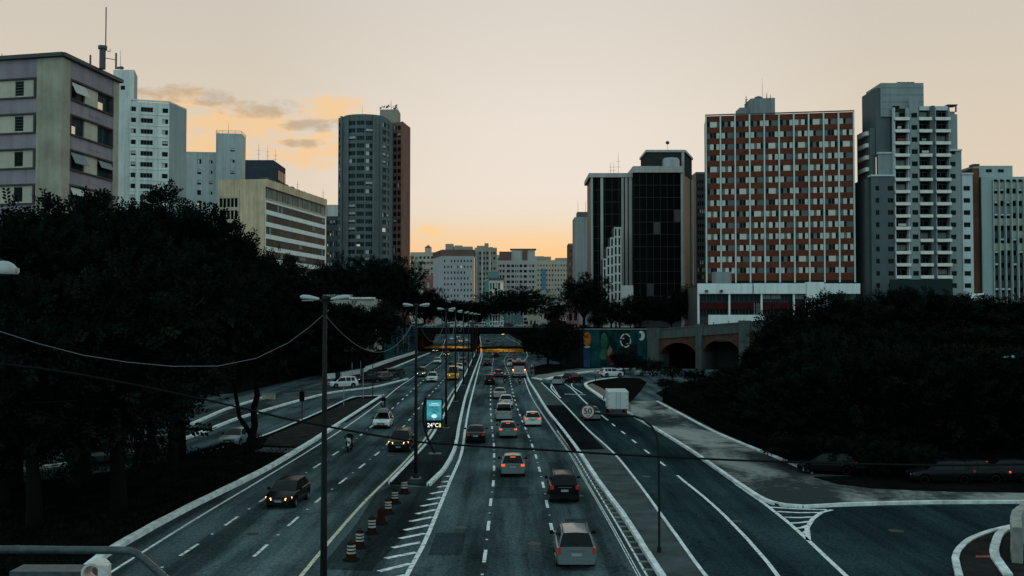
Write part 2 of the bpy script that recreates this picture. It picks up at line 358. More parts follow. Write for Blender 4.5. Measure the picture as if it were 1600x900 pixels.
# ---- surveyed lines (ground level)
kerbL = GL([(100, 925), (150, 880), (202, 847), (289, 799), (405, 741), (475, 700), (510, 677), (553, 649), (597, 620)])
kerbL = [kerbL[0] + (kerbL[0] - kerbL[1]) * 1.6] + kerbL
edgeL = GL([(165, 900), (300, 815), (400, 755), (490, 700), (553, 659), (600, 624), (622, 605.5), (645, 590), (659, 577), (673, 567), (688, 556)]) + [Vector((-28, 420, 0)), Vector((-42, 660, 0))]
edgeL = [edgeL[0] + (edgeL[0] - edgeL[1]) * 1.2] + edgeL
islA = GL([(598, 619), (559, 621), (542, 626), (510, 641), (467, 660), (400, 687), (300, 715), (200, 736), (100, 750), (-40, 765)])
kerbB = GL([(637, 593), (617, 598), (582, 606), (524, 613.5), (475, 625), (409, 644), (370, 656), (300, 683), (220, 708), (100, 728), (-40, 745)])
medL = GL([(609, 757), (640, 724.5), (668.5, 692.5), (682, 672), (699, 641), (713, 613), (724, 592), (732, 575.5), (738, 562)]) + [Vector((-11.6, 330, 0)), Vector((-22.5, 600, 0)), Vector((-26, 690, 0))]
lineML = GL([(400, 990), (471, 900), (513, 849), (573, 781), (608, 747), (640, 714), (663, 689), (692, 637), (709, 609), (727, 587), (735.5, 568), (742, 553)]) + [Vector((-23.4, 600, 0)), Vector((-27, 690, 0))]
lineML[6] = G(664, 686); lineML[7] = G(690, 640)
medR = GL([(670, 760), (691, 739), (706, 714), (713, 694), (717, 669), (722, 644.5), (727, 623), (735, 598), (744.5, 572), (750, 557)]) + [Vector((-10.0, 330, 0)), Vector((-20, 600, 0)), Vector((-23, 690, 0))]
lineMR = GL([(604, 990), (635.4, 900), (660, 855), (689, 787), (703, 752.6), (720, 712), (727, 671), (732.5, 639), (740, 608), (749, 572), (753, 555.5)]) + [Vector((-18.8, 600, 0)), Vector((-21.8, 690, 0))]
lane1 = GL([(745, 960), (758, 867), (763.5, 819), (767, 782), (771, 754), (772, 730), (772, 711), (771.5, 694), (770, 680), (766.5, 639), (767, 606.7), (769, 573), (771, 556)]) + [Vector((-15, 600, 0))]
lane2 = GL([(890, 960), (871, 873), (861, 821), (854, 785), (848, 755), (842, 731), (837, 712), (831, 695), (820.7, 669), (809, 640), (799, 604), (795, 584), (788, 562)]) + [Vector((1, 420, 0)), Vector((-10, 600, 0))]
laneA = GL([(180, 935), (300, 857), (367, 811), (413, 780), (466, 747), (501, 724.6), (530, 705), (551.6, 689.7), (617, 635), (641, 613), (662, 594), (681, 577), (696, 563)]) + [Vector((-27, 420, 0)), Vector((-36, 600, 0))]
laneB = GL([(335, 925), (410, 858.6), (462, 812), (502.5, 778), (540.6, 748), (570, 725), (593, 706), (622, 676), (642, 653.6), (669, 620), (685, 603), (702, 582), (716, 565)]) + [Vector((-22.5, 420, 0)), Vector((-30, 600, 0))]
lineRR = GL([(1040, 980), (997, 898), (947, 807), (918, 757), (893, 713), (865, 673), (842, 639), (829, 617), (820, 593), (815, 570)]) + [Vector((4.5, 300, 0)), Vector((2.5, 450, 0)), Vector((-4, 600, 0))]
kerbS = GL([(1085, 980), (1030, 898), (977, 813), (933, 752), (908, 713), (883.5, 679), (855.5, 643), (837, 613), (825.5, 594.5), (821, 581)])
lineS = GL([(1160, 980), (1097, 898), (1033, 808), (997, 758), (960, 712), (918, 673), (880, 632), (845, 598)])
kerbV = GL([(964, 591), (933, 595), (918, 599), (915, 603), (933, 617), (949, 628), (986, 649.5), (1027, 673), (1083, 708), (1107, 725), (1167, 767), (1193, 783), (1213, 791), (1247, 794.5), (1300, 792), (1433, 788), (1597, 787), (1800, 787)])
edgeV = GL([(1026.6, 629), (1058, 646), (1120, 679), (1166.6, 699), (1213, 718), (1250, 734), (1268, 743)])

A_SLIP = asphalt('asphalt_shaded_slip', (.019, .034, .037), .3)
def road_sheet():
    lft = [(-60, -100), (40, -100), (110, -85), (150, -40), (190, -38), (225, -34), (320, -32.5), (413, -32), (600, -45), (690, -51)]
    rgt = [(-60, 90), (68, 90), (71, 22), (72, 20.6), (135, 20.6), (150, 21), (172, 27), (196, 42), (221, 44), (224, 13), (260, 11.5), (330, 9), (450, 5.5), (600, .5), (690, -2.5)]
    ys = sorted(set([y for y, _ in lft + rgt] + [-60 + 10 * i for i in range(76)])); b = MB()
    for y0, y1 in zip(ys, ys[1:]):
        b.quad((interp(lft, y0), y0, .02), (interp(rgt, y0), y0, .02), (interp(rgt, y1), y1, .02), (interp(lft, y1), y1, .02))
    struct(b.build('road', A_ROAD))
road_sheet()

def slip_sheet():
    # right slip road and junction: shade and vignette put into a darker asphalt colour
    a = smooth(lineS, 3)[::-1]; b = MB(); out = [(p.x, p.y) for p in a] + [(22, 20), (60, 20), (60, 60.5), (30, 61.2)] + [(p.x, p.y) for p in smooth(kerbV[3:14], 3)][::-1]
    b.poly([(x, y, .0222) for x, y in out]); o = struct(b.build('slip_road', A_SLIP))
    if o.data.polygons[0].normal.z < 0: o.data.flip_normals()
slip_sheet()
def island(name, outline, m, z=.14, parent=None):
    b = MB().prism([(p[0], p[1]) for p in outline], -.05, z); o = b.build(name, m, parent)
    if parent is None: struct(o)
    return o
def kerb_run(parent, pts, m, w=.32, z=.2, off=0.0, seg=2.2, name='kerbstone', jit=.012, lim=300):
    """kerb laid as single stones while they can be told apart, one run beyond"""
    S = smooth(pts, 1.0); L = [0.0]
    for a, c in zip(S, S[1:]): L.append(L[-1] + (c - a).length)
    def at(d):
        for i in range(len(L) - 1):
            if d <= L[i + 1]: return S[i].lerp(S[i + 1], (d - L[i]) / max(L[i + 1] - L[i], 1e-6))
        return S[-1]
    n = int(L[-1] / seg); far = []; d = 0.0
    for k in range(n):
        a = at(k * seg + .015); c = at((k + 1) * seg - .015); y = (a.y + c.y) / 2
        if y > 30 and seg * 1.2 * 1600 / y * (w / .32) * (.35 if abs(c.x - a.x) < abs(c.y - a.y) * .35 else .6) > 14 and y < 115:
            dz = R.uniform(-.008, .012); dd = R.uniform(-jit, jit)
            b = MB().bar([a, at((k + .5) * seg), c], w, -.02, z + dz, off + dd); b.build(name, m, parent)
        else:
            if y > 10: far.append((a, at((k + .5) * seg), c))
    if far:
        b = MB()
        for run in far: b.bar(run, w, -.02, z, off)
        stuff(b.build('kerb_run', m, parent))

# ---- left island between avenue and slip road
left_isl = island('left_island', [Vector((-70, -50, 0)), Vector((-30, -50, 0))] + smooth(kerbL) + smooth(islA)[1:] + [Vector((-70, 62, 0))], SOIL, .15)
pv = GL([(598, 621.5), (560, 623), (543, 628), (512, 643), (469, 662), (420, 682), (412, 695), (470, 698), (500, 680), (553, 651)], .15)
MB().prism([(p.x, p.y) for p in pv], .1, .156).build('paved_strip', BRICKP, left_isl)
pv2 = GL([(412, 699), (470, 701), (455, 708), (398, 706)], .15); MB().prism([(p.x, p.y) for p in pv2], .1, .17).build('concrete_path', CONC, left_isl)
kerb_run(left_isl, kerbL, KERB, .40, .26)
kerb_run(left_isl, islA[:7], KERB, .22, .2)
# ---- island between slip road and service road
mid_isl = island('service_island', smooth(kerbB[:9]) + GL([(300, 672), (347, 650), (413, 626), (440, 612), (520, 608), (600, 601), (625, 594)]), CONC_D, .14)
kerb_run(mid_isl, kerbB, KERB, .42, .22)
kerb_run(mid_isl, GL([(300, 664), (347, 643), (380, 632), (413, 622)]), KERB, .42, .22)
MB().prism([(p.x, p.y) for p in GL([(430, 634), (500, 615), (520, 612), (500, 609), (445, 614), (415, 630)], .14)], .1, .147).build('concrete_path', CONC, mid_isl)
# ---- bank strip left, in front of the white parapet
bank = island('left_verge', GL([(600, 582), (625, 571), (659, 557), (672, 552)]) + [Vector((-31.5, 322, 0))] + GL([(645, 554), (600, 568), (568, 579)]), BRICKP, .16)
kerb_run(bank, GL([(598, 582.5), (625, 571), (659, 557), (672, 552)]), KERB, .45, .24)
# ---- central reserve
mdn = island('central_reserve', smooth(medL)[::-1] + smooth(medR), A_OLD, .15)
kerb_run(mdn, medL, KERB, .22, .2); kerb_run(mdn, medR, KERB, .28, .22)
# ---- separator between avenue and right slip road: pale concrete with a dark patched length
sep = island('separator_island', smooth(kerbS) + [G(828, 595)] + smooth(lineS)[::-1], CONC, .14)
pt = GL([(850, 633), (880, 633), (945, 702), (893, 703)], .14); MB().prism([(p.x, p.y) for p in pt], .1, .146).build('dark_patch', A_DARK, sep)
kerb_run(sep, kerbS, KERB, .27, .22); kerb_run(sep, lineS, KERB, .17, .17)
# ---- gutter blocks beside the separator
gut = MB().ribbon(smooth([lerp(a, b, .5) for a, b in zip(smooth(lineRR[:8], 4), smooth(lineRR[:8], 4))]), .06, .027).build('gutter_line', PAINT, sep)
nb = 0
for a, c in zip(GL([(1019, 898), (1000, 862), (965, 806), (925, 752), (900, 715)]), GL([(1000, 862), (965, 806), (925, 752), (900, 715), (872, 676)])):
    n = int((c - a).length / 1.25)
    for k in range(n):
        p = a.lerp(c, (k + .5) / n); d = (c - a).normalized(); nrm = Vector((d.y, -d.x, 0))
        MB().bar([p + nrm * -.28, p + nrm * .22], .22 + R.uniform(-.03, .03), .0, .06).build('gutter_block', KERB_G, sep)
# ---- right verge: big pale paved apron with dark water stains
v_out = smooth(kerbV[6:])[:-1]
vg = [p for p in v_out if p.x < 60] + [Vector((60, 66, 0)), Vector((24, 71.2, 0))] + smooth(edgeV)[::-1] + [G(985, 628)]
apron = island('paved_apron', vg, APRON, .14)
MB().prism([(p.x, p.y) for p in smooth(GL([(1272, 746), (1310, 757), (1360, 763), (1440, 767), (1600, 770), (1750, 771)], .14), 2)] + [(58, 66), (24.2, 71)], .1, .19).build('tree_shade_strip', SOIL, apron)  # dark strip standing for the trees' shade over the far apron
kerb_run(apron, kerbV[6:], KERB, .28, .2); kerb_run(apron, edgeV, KERB, .3, .24)
# ---- small wedge island with brown soil at the bend of the slip road
wed = island('bend_island', smooth(kerbV[:7]) + GL([(985, 629), (1000, 612), (1010, 598), (1000, 592)]), SOIL, .14)
kerb_run(wed, kerbV[:7], KERB, .5, .22)
MB().prism([(p.x, p.y) for p in GL([(916, 602), (925, 599), (940, 606), (965, 620), (985, 629.5), (986, 647), (950, 627), (934, 616)], .14)], .1, .147).build('pavement', mat('pink_paving', (.17, .13, .115), .9, var=.3, scale=1), wed)
# ---- pavement in front of the painted wall and along the bend
island('bend_pavement', GL([(829, 592), (846, 596), (905, 583), (1000, 577), (1000, 575), (930, 576.5), (870, 583), (838, 588)]), KERB_G, .15)
struct(MB().bar(smooth(GL([(833, 592), (848, 595), (868, 590), (905, 584), (940, 580), (990, 577)])), .9, .0, .24).build('bend_kerb', KERB))
soilw = island('soil_bed', GL([(836, 586), (858, 583), (900, 575.5), (898, 570), (850, 570), (834, 574)]), SOIL, .15)
# ---- roundabout corner bottom right
r_out = GL([(1499, 905), (1492, 877), (1503, 858), (1527, 842), (1573, 828), (1660, 815), (1760, 812)]); r_in = GL([(1575, 905), (1555, 877), (1557, 853), (1573, 832), (1640, 820)])
rb = island('corner_island', [G(1520, 980)] + smooth(r_out) + [Vector((40, 47, 0)), Vector((40, 30, 0))], BRICKP, .14)
kerb_run(rb, r_out, KERB, .3, .2); kerb_run(rb, r_in, KERB, .4, .24)
MB().prism([(p.x, p.y) for p in GL([(1525, 868), (1548, 867.5), (1548, 871), (1524, 871)], .14)], .1, .147).build('red_tile_strip', mat('red_tile', (.28, .09, .07), .8, var=.4, scale=3), rb)
# stone retaining wall of the corner planter
wl = thing('stone_retaining_wall', 'rough pale stone planter wall at the right edge of the picture', 'wall', (27, 50, 0))
STONE = mat('pale_stone', (.30, .29, .26), .9, var=.35, scale=1.6, bump=.5)
base = smooth(GL([(1583, 885), (1581, 868), (1586, 852), (1602, 838)]), .5) + [Vector((32.5, 53, 0)), Vector((40, 55, 0))]
Sx = [Vector((p.x + .2, p.y, 0)) for p in base]
MB().bar(Sx, .35, .0, 1.70).build('wall_core', KERB_G, wl)
for row in range(5):
    d = R.uniform(0, .3); tot = 0
    for a, c in zip(Sx, Sx[1:]):
        n = max(1, int((c - a).length / .55))
        for k in range(n):
            p = a.lerp(c, (k + .04) / n); q = a.lerp(c, (k + .96) / n)
            if p.x > 33: continue
            MB().bar([p, q], .47 + R.uniform(-.03, .04), row * .35 + .02, row * .35 + .335).build('stone', STONE, wl)

# ---- markings
Z_M = .027
def line_mark(name, pts, w, m=PAINT, z=Z_M): return struct(MB().ribbon(smooth(pts), w, z).build(name, m))
line_mark('edge_line', edgeL, .16); line_mark('edge_line', lineML, .2, PAINT_Y); line_mark('edge_line', lineMR, .22); line_mark('edge_line', lineRR, .16)
line_mark('edge_line', [p + Vector((.35, 0, 0)) for p in lineRR[:6]], .10)
def dashes(pts, ph, per=6.93, ln=2.5, w=.17, y1=330, studs=True):
    S = smooth(pts, 1.0); L = [0.0]
    for a, c in zip(S, S[1:]): L.append(L[-1] + (c - a).length)
    def at(d):
        for i in range(len(L) - 1):
            if d <= L[i + 1]: return S[i].lerp(S[i + 1], (d - L[i]) / max(L[i + 1] - L[i], 1e-6))
        return S[-1]
    k0 = 0
    while at(k0).y < ph and k0 < 400: k0 += .1
    n = int((L[-1] - k0) / per) + 1
    for k in range(-3, n):
        c = k0 + k * per
        if c - ln / 2 < 0: continue
        a, b, e = at(c - ln / 2), at(c), at(c + ln / 2)
        if e.y > y1 or a.y < 5: continue
        struct(MB().ribbon([a, b, e], w, Z_M + R.uniform(0, .0008)).build('lane_dash', PAINT))
        if studs and a.y < 120:
            s_ = at(c + per / 2); struct(MB().box((s_.x - .06, s_.y - .06, .02), (s_.x + .06, s_.y + .06, .045)).build('road_stud', PAINT))
dashes(lane1, 47.9); dashes(lane2, 47.3); dashes(laneA, 49.2); dashes(laneB, 49.0)
slipline = GL([(867, 592), (888, 603), (915, 629), (950, 657)]); line_mark('slip_line', slipline, .2)
dashes(GL([(915, 629), (950, 657), (963, 668), (980, 681), (997, 695), (1017, 711), (1035, 725), (1053, 739), (1075, 757)]), 73.1, 7.0, 2.4, .18, 112, False)
line_mark('slip_line', GL([(1066, 750), (1075, 757), (1100, 777), (1133, 807), (1167, 842), (1200, 880), (1230, 920)]), .2)
line_mark('slip_line', GL([(862, 600), (861, 606), (868, 614), (876, 622)]), .22)
line_mark('slip_line', GL([(905, 592), (893, 600), (897, 607), (910, 615)]), .18)
struct(MB().ribbon(GL([(882, 616), (915, 617)]), .5, Z_M).build('stop_line', PAINT))
# gore of the right slip road
line_mark('gore_line', GL([(1150, 757), (1193, 786.5), (1213, 802), (1233, 818), (1263, 845), (1300, 880), (1330, 908)]), .22)
line_mark('gore_line', GL([(1300, 797), (1284, 801), (1270, 811), (1261, 825), (1263, 845)]), .26)
for a, c in (((1203, 793), (1292, 797)), ((1214, 800), (1282, 801.5)), ((1226, 809), (1273, 808)), ((1236, 818), (1266, 815)), ((1245, 826), (1262, 822)), ((1254, 834), (1262, 830))):
    struct(MB().ribbon(GL([a, ((a[0] + c[0]) / 2, (a[1] + c[1]) / 2 + 1), c]), .28, Z_M + .002).build('gore_stripe', PAINT))
# hatched gore ahead of the central reserve
zx = lambda p: (400 + p[0] / 3.4625, 640 + p[1] / 3.4625)
for a, c in [((640, 945), (810, 898)), ((665, 878), (838, 836)), ((700, 808), (868, 775)), ((738, 750), (893, 720)), ((778, 700), (915, 672)), ((805, 655), (935, 627)), ((835, 608), (955, 583)), ((868, 567), (972, 543)), ((895, 525), (990, 507)), ((930, 490), (1003, 476)), ((945, 458), (1015, 444)), ((985, 422), (1030, 414)), ((1010, 395), (1045, 388)), ((1030, 365), (1055, 360))]:
    struct(MB().ribbon(GL([zx(a), zx(c)]), .34, Z_M + .002).build('hatch_stripe', PAINT))
struct(MB().prism([(p.x, p.y) for p in smooth(GL([(500, 890), (560, 815), (611, 760), (668, 762), (690, 745), (672, 790), (620, 850), (580, 893)]), 3)], .0, .024).build('gore_surface', asphalt('asphalt_gore', (.026, .035, .036), .35)))
# slip-road arrow/legend bars far up the slip road
struct(MB().ribbon(GL([(862, 601), (872, 617)]), .12, Z_M + .003).build('slip_mark', PAINT))
# white parapet along the left service road
pw = thing('white_parapet_wall', 'long low whitewashed parapet wall running along the left service road', 'wall', tuple(G(568, 579)))
for seg_ in (GL([(511, 592), (523, 591)]), GL([(533, 590), (562, 584)]), GL([(568, 581.5), (605, 568), (644, 555), (652, 552.5)])):
    S = smooth(seg_, 3.0)
    for a, c in zip(S, S[1:]): MB().bar([a, a.lerp(c, .992)], .25, .0, .95).build('panel', KERB, pw)
# low dark wall behind the apron
dw = thing('dark_boundary_wall', 'low blackened wall between the paved apron and the wooded bank', 'wall', tuple(G(1100, 670)))
DARKW = mat('blackened_render', (.005, .005, .005), .9, var=.3, scale=1)
S = smooth([p + Vector((1.0, .8, 0)) for p in edgeV[:-1]], 4.0)
for i, (a, c) in enumerate(zip(S, S[1:])):
    MB().bar([a, a.lerp(c, .99)], .3, .0, 1.6 - .9 * i / len(S)).build('panel', DARKW, dw); MB().bar([a, a.lerp(c, .99)], .38, 1.6 - .9 * i / len(S), 1.66 - .9 * i / len(S)).build('coping', DARKW, dw)

def tangent0(y, px):
    S = smooth(lane1 if px > 640 else laneB, 3)
    if px > 1000: S = smooth(GL([(1230, 920), (1133, 807), (1066, 750), (997, 695)]), 3)
    for a, c in zip(S, S[1:]):
        if a.y <= y <= c.y: return (c - a).normalized()
    return Vector((0, 1, 0))
# repaired patches, covers and drain grates in the road
IRON = mat('cast_iron', (.012, .013, .013), .6, metal=.3); A_NEW = asphalt('asphalt_repair', (.034, .049, .051), .2); A_PALE = asphalt('asphalt_bleached', (.066, .088, .090), .35)
for px, py, w, l, m_ in ((700, 850, 1.6, 5.0, A_NEW), (815, 800, 1.2, 6.5, A_PALE), (905, 820, 1.4, 3.2, A_NEW), (800, 770, 2.2, 4.2, A_NEW), (735, 735, 1.4, 6, A_PALE), (870, 730, 1.1, 5, A_NEW), (330, 850, 1.5, 4.5, A_NEW), (460, 860, 1.3, 6, A_PALE), (520, 760, 1.5, 5, A_NEW), (560, 740, 1.1, 3, A_PALE), (600, 690, 1.5, 6, A_NEW), (790, 690, 1.6, 6, A_PALE)):
    g = G(px, py); d_ = tangent0(g.y, px); c_ = [g + d_ * (s1 * l / 2) + Vector((d_.y, -d_.x, 0)) * (s2 * w / 2 + R.uniform(-.06, .06)) for s1, s2 in ((-1, -1), (-1, 1), (1, 1), (1, -1))]
    b = MB(); b.poly([(q.x, q.y, .0232) for q in c_]); o = b.build('road_patch', m_); struct(o)
    if o.data.polygons[0].normal.z < 0: o.data.flip_normals()
for px, py, r_ in ((720, 825, .33), (835, 850, .33), (905, 775, .3), (395, 835, .33), (500, 800, .33), (1150, 815, .33), (1400, 830, .38), (810, 700, .33), (610, 712, .33), (1010, 745, .33)):
    g = G(px, py); b = MB(); b.poly([(g.x + r_ * cos(2 * pi * k / 20), g.y + r_ * sin(2 * pi * k / 20), .0262) for k in range(20)]); o = b.build('manhole_cover', IRON); struct(o)
# ================================================================== BUILDINGS
G_DARK = glass('window_glass', (.008, .011, .012), .15); G_TEAL = glass('teal_window_glass', (.012, .03, .034), .15); G_BLACK = glass('black_curtain_glass', (.003, .004, .004), .3)
FR_W = mat('white_frame', (.55, .56, .54), .6); FR_G = mat('grey_frame', (.07, .08, .08), .6); FR_D = mat('dark_frame', (.04, .04, .04), .6)
BLIND = mat('blind', (.48, .48, .44), .8); BLIND_G = mat('grey_blind', (.22, .23, .23), .8); LIT = mat('lit_room_and_reflection', (.6, .5, .35), .8, emit=(1.0, .78, .5), es=.3)
METAL = mat('galvanised_steel', (.30, .32, .33), .45, metal=.6, var=.2, scale=3); DARKMETAL = mat('dark_steel', (.05, .055, .055), .5, metal=.3)
ROOFM = mat('roof_felt', (.08, .08, .08), .95, var=.2)
WIN = {}
def win_mesh(kind):
    """unit window: frame ring, panes, mullions; front towards -Y, x and z from 0 to 1"""
    if kind in WIN: return WIN[kind]
    b = MB(); fr, gl, bl = 0, 1, 2
    cols = {'plain': 1, 'two': 2, 'three': 3, 'blind': 2, 'half': 1, 'curtain': 2, 'lit': 1, 'four': 4, 'louvre': 1, 'halflit': 2}[kind]
    t = .05
    b.box((0, -.05, 0), (1, .02, t), fr); b.box((0, -.05, 1 - t), (1, .02, 1), fr); b.box((0, -.05, t), (t * .7, .02, 1 - t), fr); b.box((1 - t * .7, -.05, t), (1, .02, 1 - t), fr)
    for i in range(1, cols): x = i / cols; b.box((x - .02, -.04, t), (x + .02, .02, 1 - t), fr)
    b.quad((0, 0, 0), (1, 0, 0), (1, 0, 1), (0, 0, 1), gl)
    if kind == 'blind': b.quad((t, -.012, .42), (1 - t, -.012, .42), (1 - t, -.012, 1 - t), (t, -.012, 1 - t), bl)
    if kind == 'curtain': b.quad((t, -.012, t), (.5, -.012, t), (.5, -.012, 1 - t), (t, -.012, 1 - t), bl)
    if kind == 'half': b.quad((t, -.012, .5), (1 - t, -.012, .5), (1 - t, -.012, 1 - t), (t, -.012, 1 - t), bl)
    if kind == 'lit': b.quad((t, -.012, t), (1 - t, -.012, t), (1 - t, -.012, 1 - t), (t, -.012, 1 - t), 3)
    if kind == 'halflit': b.quad((t, -.012, t), (.5, -.012, t), (.5, -.012, .5), (t, -.012, .5), 3)
    if kind == 'louvre':
        for i in range(1, 5): b.box((t, -.04, i / 5 - .02), (1 - t, .0, i / 5 + .02), fr)
    WIN[kind] = b; return b
WMS = {}
def win_obj(parent, A, ang, u0, u1, z0, z1, depth, kind, frm, gl, bl, name='window'):
    key = (kind, frm.name, gl.name, bl.name)
    if key not in WMS: WMS[key] = win_mesh(kind).mesh('window', [frm, gl, bl, LIT])
    o = bpy.data.objects.new(name, WMS[key]); COL.objects.link(o); o.parent = parent
    n = Vector((sin(ang), -cos(ang), 0)); u = Vector((cos(ang), sin(ang), 0))
    p = Vector((A.x, A.y, 0)) + u * u0 - n * depth; p.z = z0
    o.location = p - Vector(parent['base']); o.rotation_euler = (0, 0, ang); o.scale = (u1 - u0, 1, z1 - z0); return o
def facade(parent, A, B, z0, z1, ops, m, depth=.25, name='wall', win=True, frm=FR_W, gl=G_DARK, bl=BLIND, kinds=('two', 'two', 'plain', 'blind', 'curtain', 'half', 'halflit'), joined=False, back=None, wts=None):
    """wall from A to B (A left, B right seen from outside) with recessed openings (u0,u1,z0,z1[,kind]) and a window in each"""
    A = Vector((A[0], A[1], 0)); B = Vector((B[0], B[1], 0)); L = (B - A).length; u = (B - A) / L; n = Vector((u.y, -u.x, 0)); ang = atan2(u.y, u.x)
    def P(s, z, d=0.0): q = A + u * s - n * d; return (q.x, q.y, z)
    us = sorted(set([0.0, L] + [round(v, 4) for o in ops for v in o[:2]])); zs = sorted(set([z0, z1] + [round(v, 4) for o in ops for v in o[2:4]]))
    us = [v for v in us if -1e-6 <= v <= L + 1e-6]; zs = [v for v in zs if z0 - 1e-6 <= v <= z1 + 1e-6]
    iu = {v: i for i, v in enumerate(us)}; iz = {v: i for i, v in enumerate(zs)}; hole = set()
    for o in ops:
        try: a, c, d, e = iu[round(o[0], 4)], iu[round(o[1], 4)], iz[round(o[2], 4)], iz[round(o[3], 4)]
        except KeyError: continue
        for i in range(a, c):
            for j in range(d, e): hole.add((i, j))
    b = MB()
    for j in range(len(zs) - 1):
        i = 0
        while i < len(us) - 1:
            if (i, j) in hole: i += 1; continue
            k = i
            while k < len(us) - 1 and (k, j) not in hole: k += 1
            b.quad(P(us[i], zs[j]), P(us[k], zs[j]), P(us[k], zs[j + 1]), P(us[i], zs[j + 1])); i = k
    for o in ops:
        a, c, d, e = o[:4]
        b.quad(P(a, d), P(a, d, depth), P(a, e, depth), P(a, e)); b.quad(P(c, d, depth), P(c, d), P(c, e), P(c, e, depth)); b.quad(P(a, d, depth), P(a, d), P(c, d), P(c, d, depth)); b.quad(P(a, e), P(a, e, depth), P(c, e, depth), P(c, e))
    w = b.build(name, m, parent)
    if joined:
        jb = MB()
        for o in ops:
            a, c, d, e = o[:4]; jb.quad(P(a, d, depth - .01), P(c, d, depth - .01), P(c, e, depth - .01), P(a, e, depth - .01), 1 if R.random() < .14 else (2 if R.random() < .02 else 0))
            if joined == 'framed': 
                mid = (a + c) / 2; q = .06; jb.quad(P(mid - q, d, depth - .05), P(mid + q, d, depth - .05), P(mid + q, e, depth - .05), P(mid - q, e, depth - .05), 3)
        stuff(jb.build('glazing', [gl, bl, LIT, frm], parent))
    elif win:
        for o in ops:
            k = o[4] if len(o) > 4 else R.choices(kinds, wts)[0] if wts else R.choice(kinds)
            if k: win_obj(parent, A, ang, o[0], o[1], o[2], o[3], depth - .03, k, frm, gl, bl)
    return A, u, n, ang, L
def grid(L, z0, z1, cols, rows, wf, hf, mu=0.0, top=0.0, bot=0.0):
    """even grid of openings: wf/hf share of the cell"""
    cw = (L - 2 * mu) / cols; ch = (z1 - z0 - top - bot) / rows; o = []
    for j in range(rows):
        for i in range(cols):
            a = mu + cw * (i + (1 - wf) / 2); d = z0 + bot + ch * (j + (1 - hf) / 2); o.append((a, a + cw * wf, d, d + ch * hf))
    return o
def body(parent, pts, z0, z1, m, roof=ROOFM, name='wall', skip=()):
    """plain outer walls over a plan outline, leaving out the sides built as facades, and a roof with a parapet upstand"""
    b = MB(); n = len(pts)
    for i in range(n):
        if i in skip: continue
        p, q = pts[i], pts[(i + 1) % n]; b.quad((p[0], p[1], z0), (q[0], q[1], z0), (q[0], q[1], z1), (p[0], p[1], z1))
    if b.f: b.build(name, m, parent)
    r = MB(); r.poly([(p[0], p[1], z1 - .6) for p in pts]); r.build('roof', roof, parent)
def parapet(parent, pts, z, m, h=.35, w=.3, name='parapet', out=.0):
    P = [Vector((p[0], p[1], 0)) for p in pts] + [Vector((pts[0][0], pts[0][1], 0))]
    b = MB()
    for a, c in zip(P, P[1:]):
        d = (c - a).normalized(); n = Vector((d.y, -d.x, 0)); 
        b.bar([a - d * out, c + d * out], w, z - h, z + .06, off=-(out - w / 2 + .02))
    return b.build(name, m, parent)
def rect4(A, B, depth):
    """plan outline with front from A to B and the given depth behind it"""
    A = Vector((A[0], A[1], 0)); B = Vector((B[0], B[1], 0)); u = (B - A).normalized(); n = Vector((u.y, -u.x, 0))
    return [A, B, B - n * depth, A - n * depth]
def antenna(parent, p, h, r=.06, arms=0, name='antenna'):
    b = MB().tube([p, (p[0], p[1], p[2] + h * .6), (p[0], p[1], p[2] + h)], [r, r * .8, r * .4], 5)
    for i in range(arms):
        z = p[2] + h * (.35 + .5 * i / max(arms, 1)); l = h * .12; b.tube([(p[0] - l, p[1], z), (p[0] + l, p[1], z)], r * .5, 4)
    return b.build(name, DARKMETAL, parent)
def dish(parent, p, r, a=0.0, name='satellite_dish'):
    b = MB(); b.lathe([(0.001, 0), (r * .5, r * .08), (r, r * .3)], 12, c=(0, 0, 0)); M = Matrix.Rotation(a, 4, 'Z') @ Matrix.Rotation(1.1, 4, 'X')
    b.v = [tuple(M @ Vector(v) + Vector(p)) for v in b.v]; b.tube([(p[0], p[1], p[2] - r * 1.3), p], .05, 5); return b.build(name, DARKMETAL, parent)

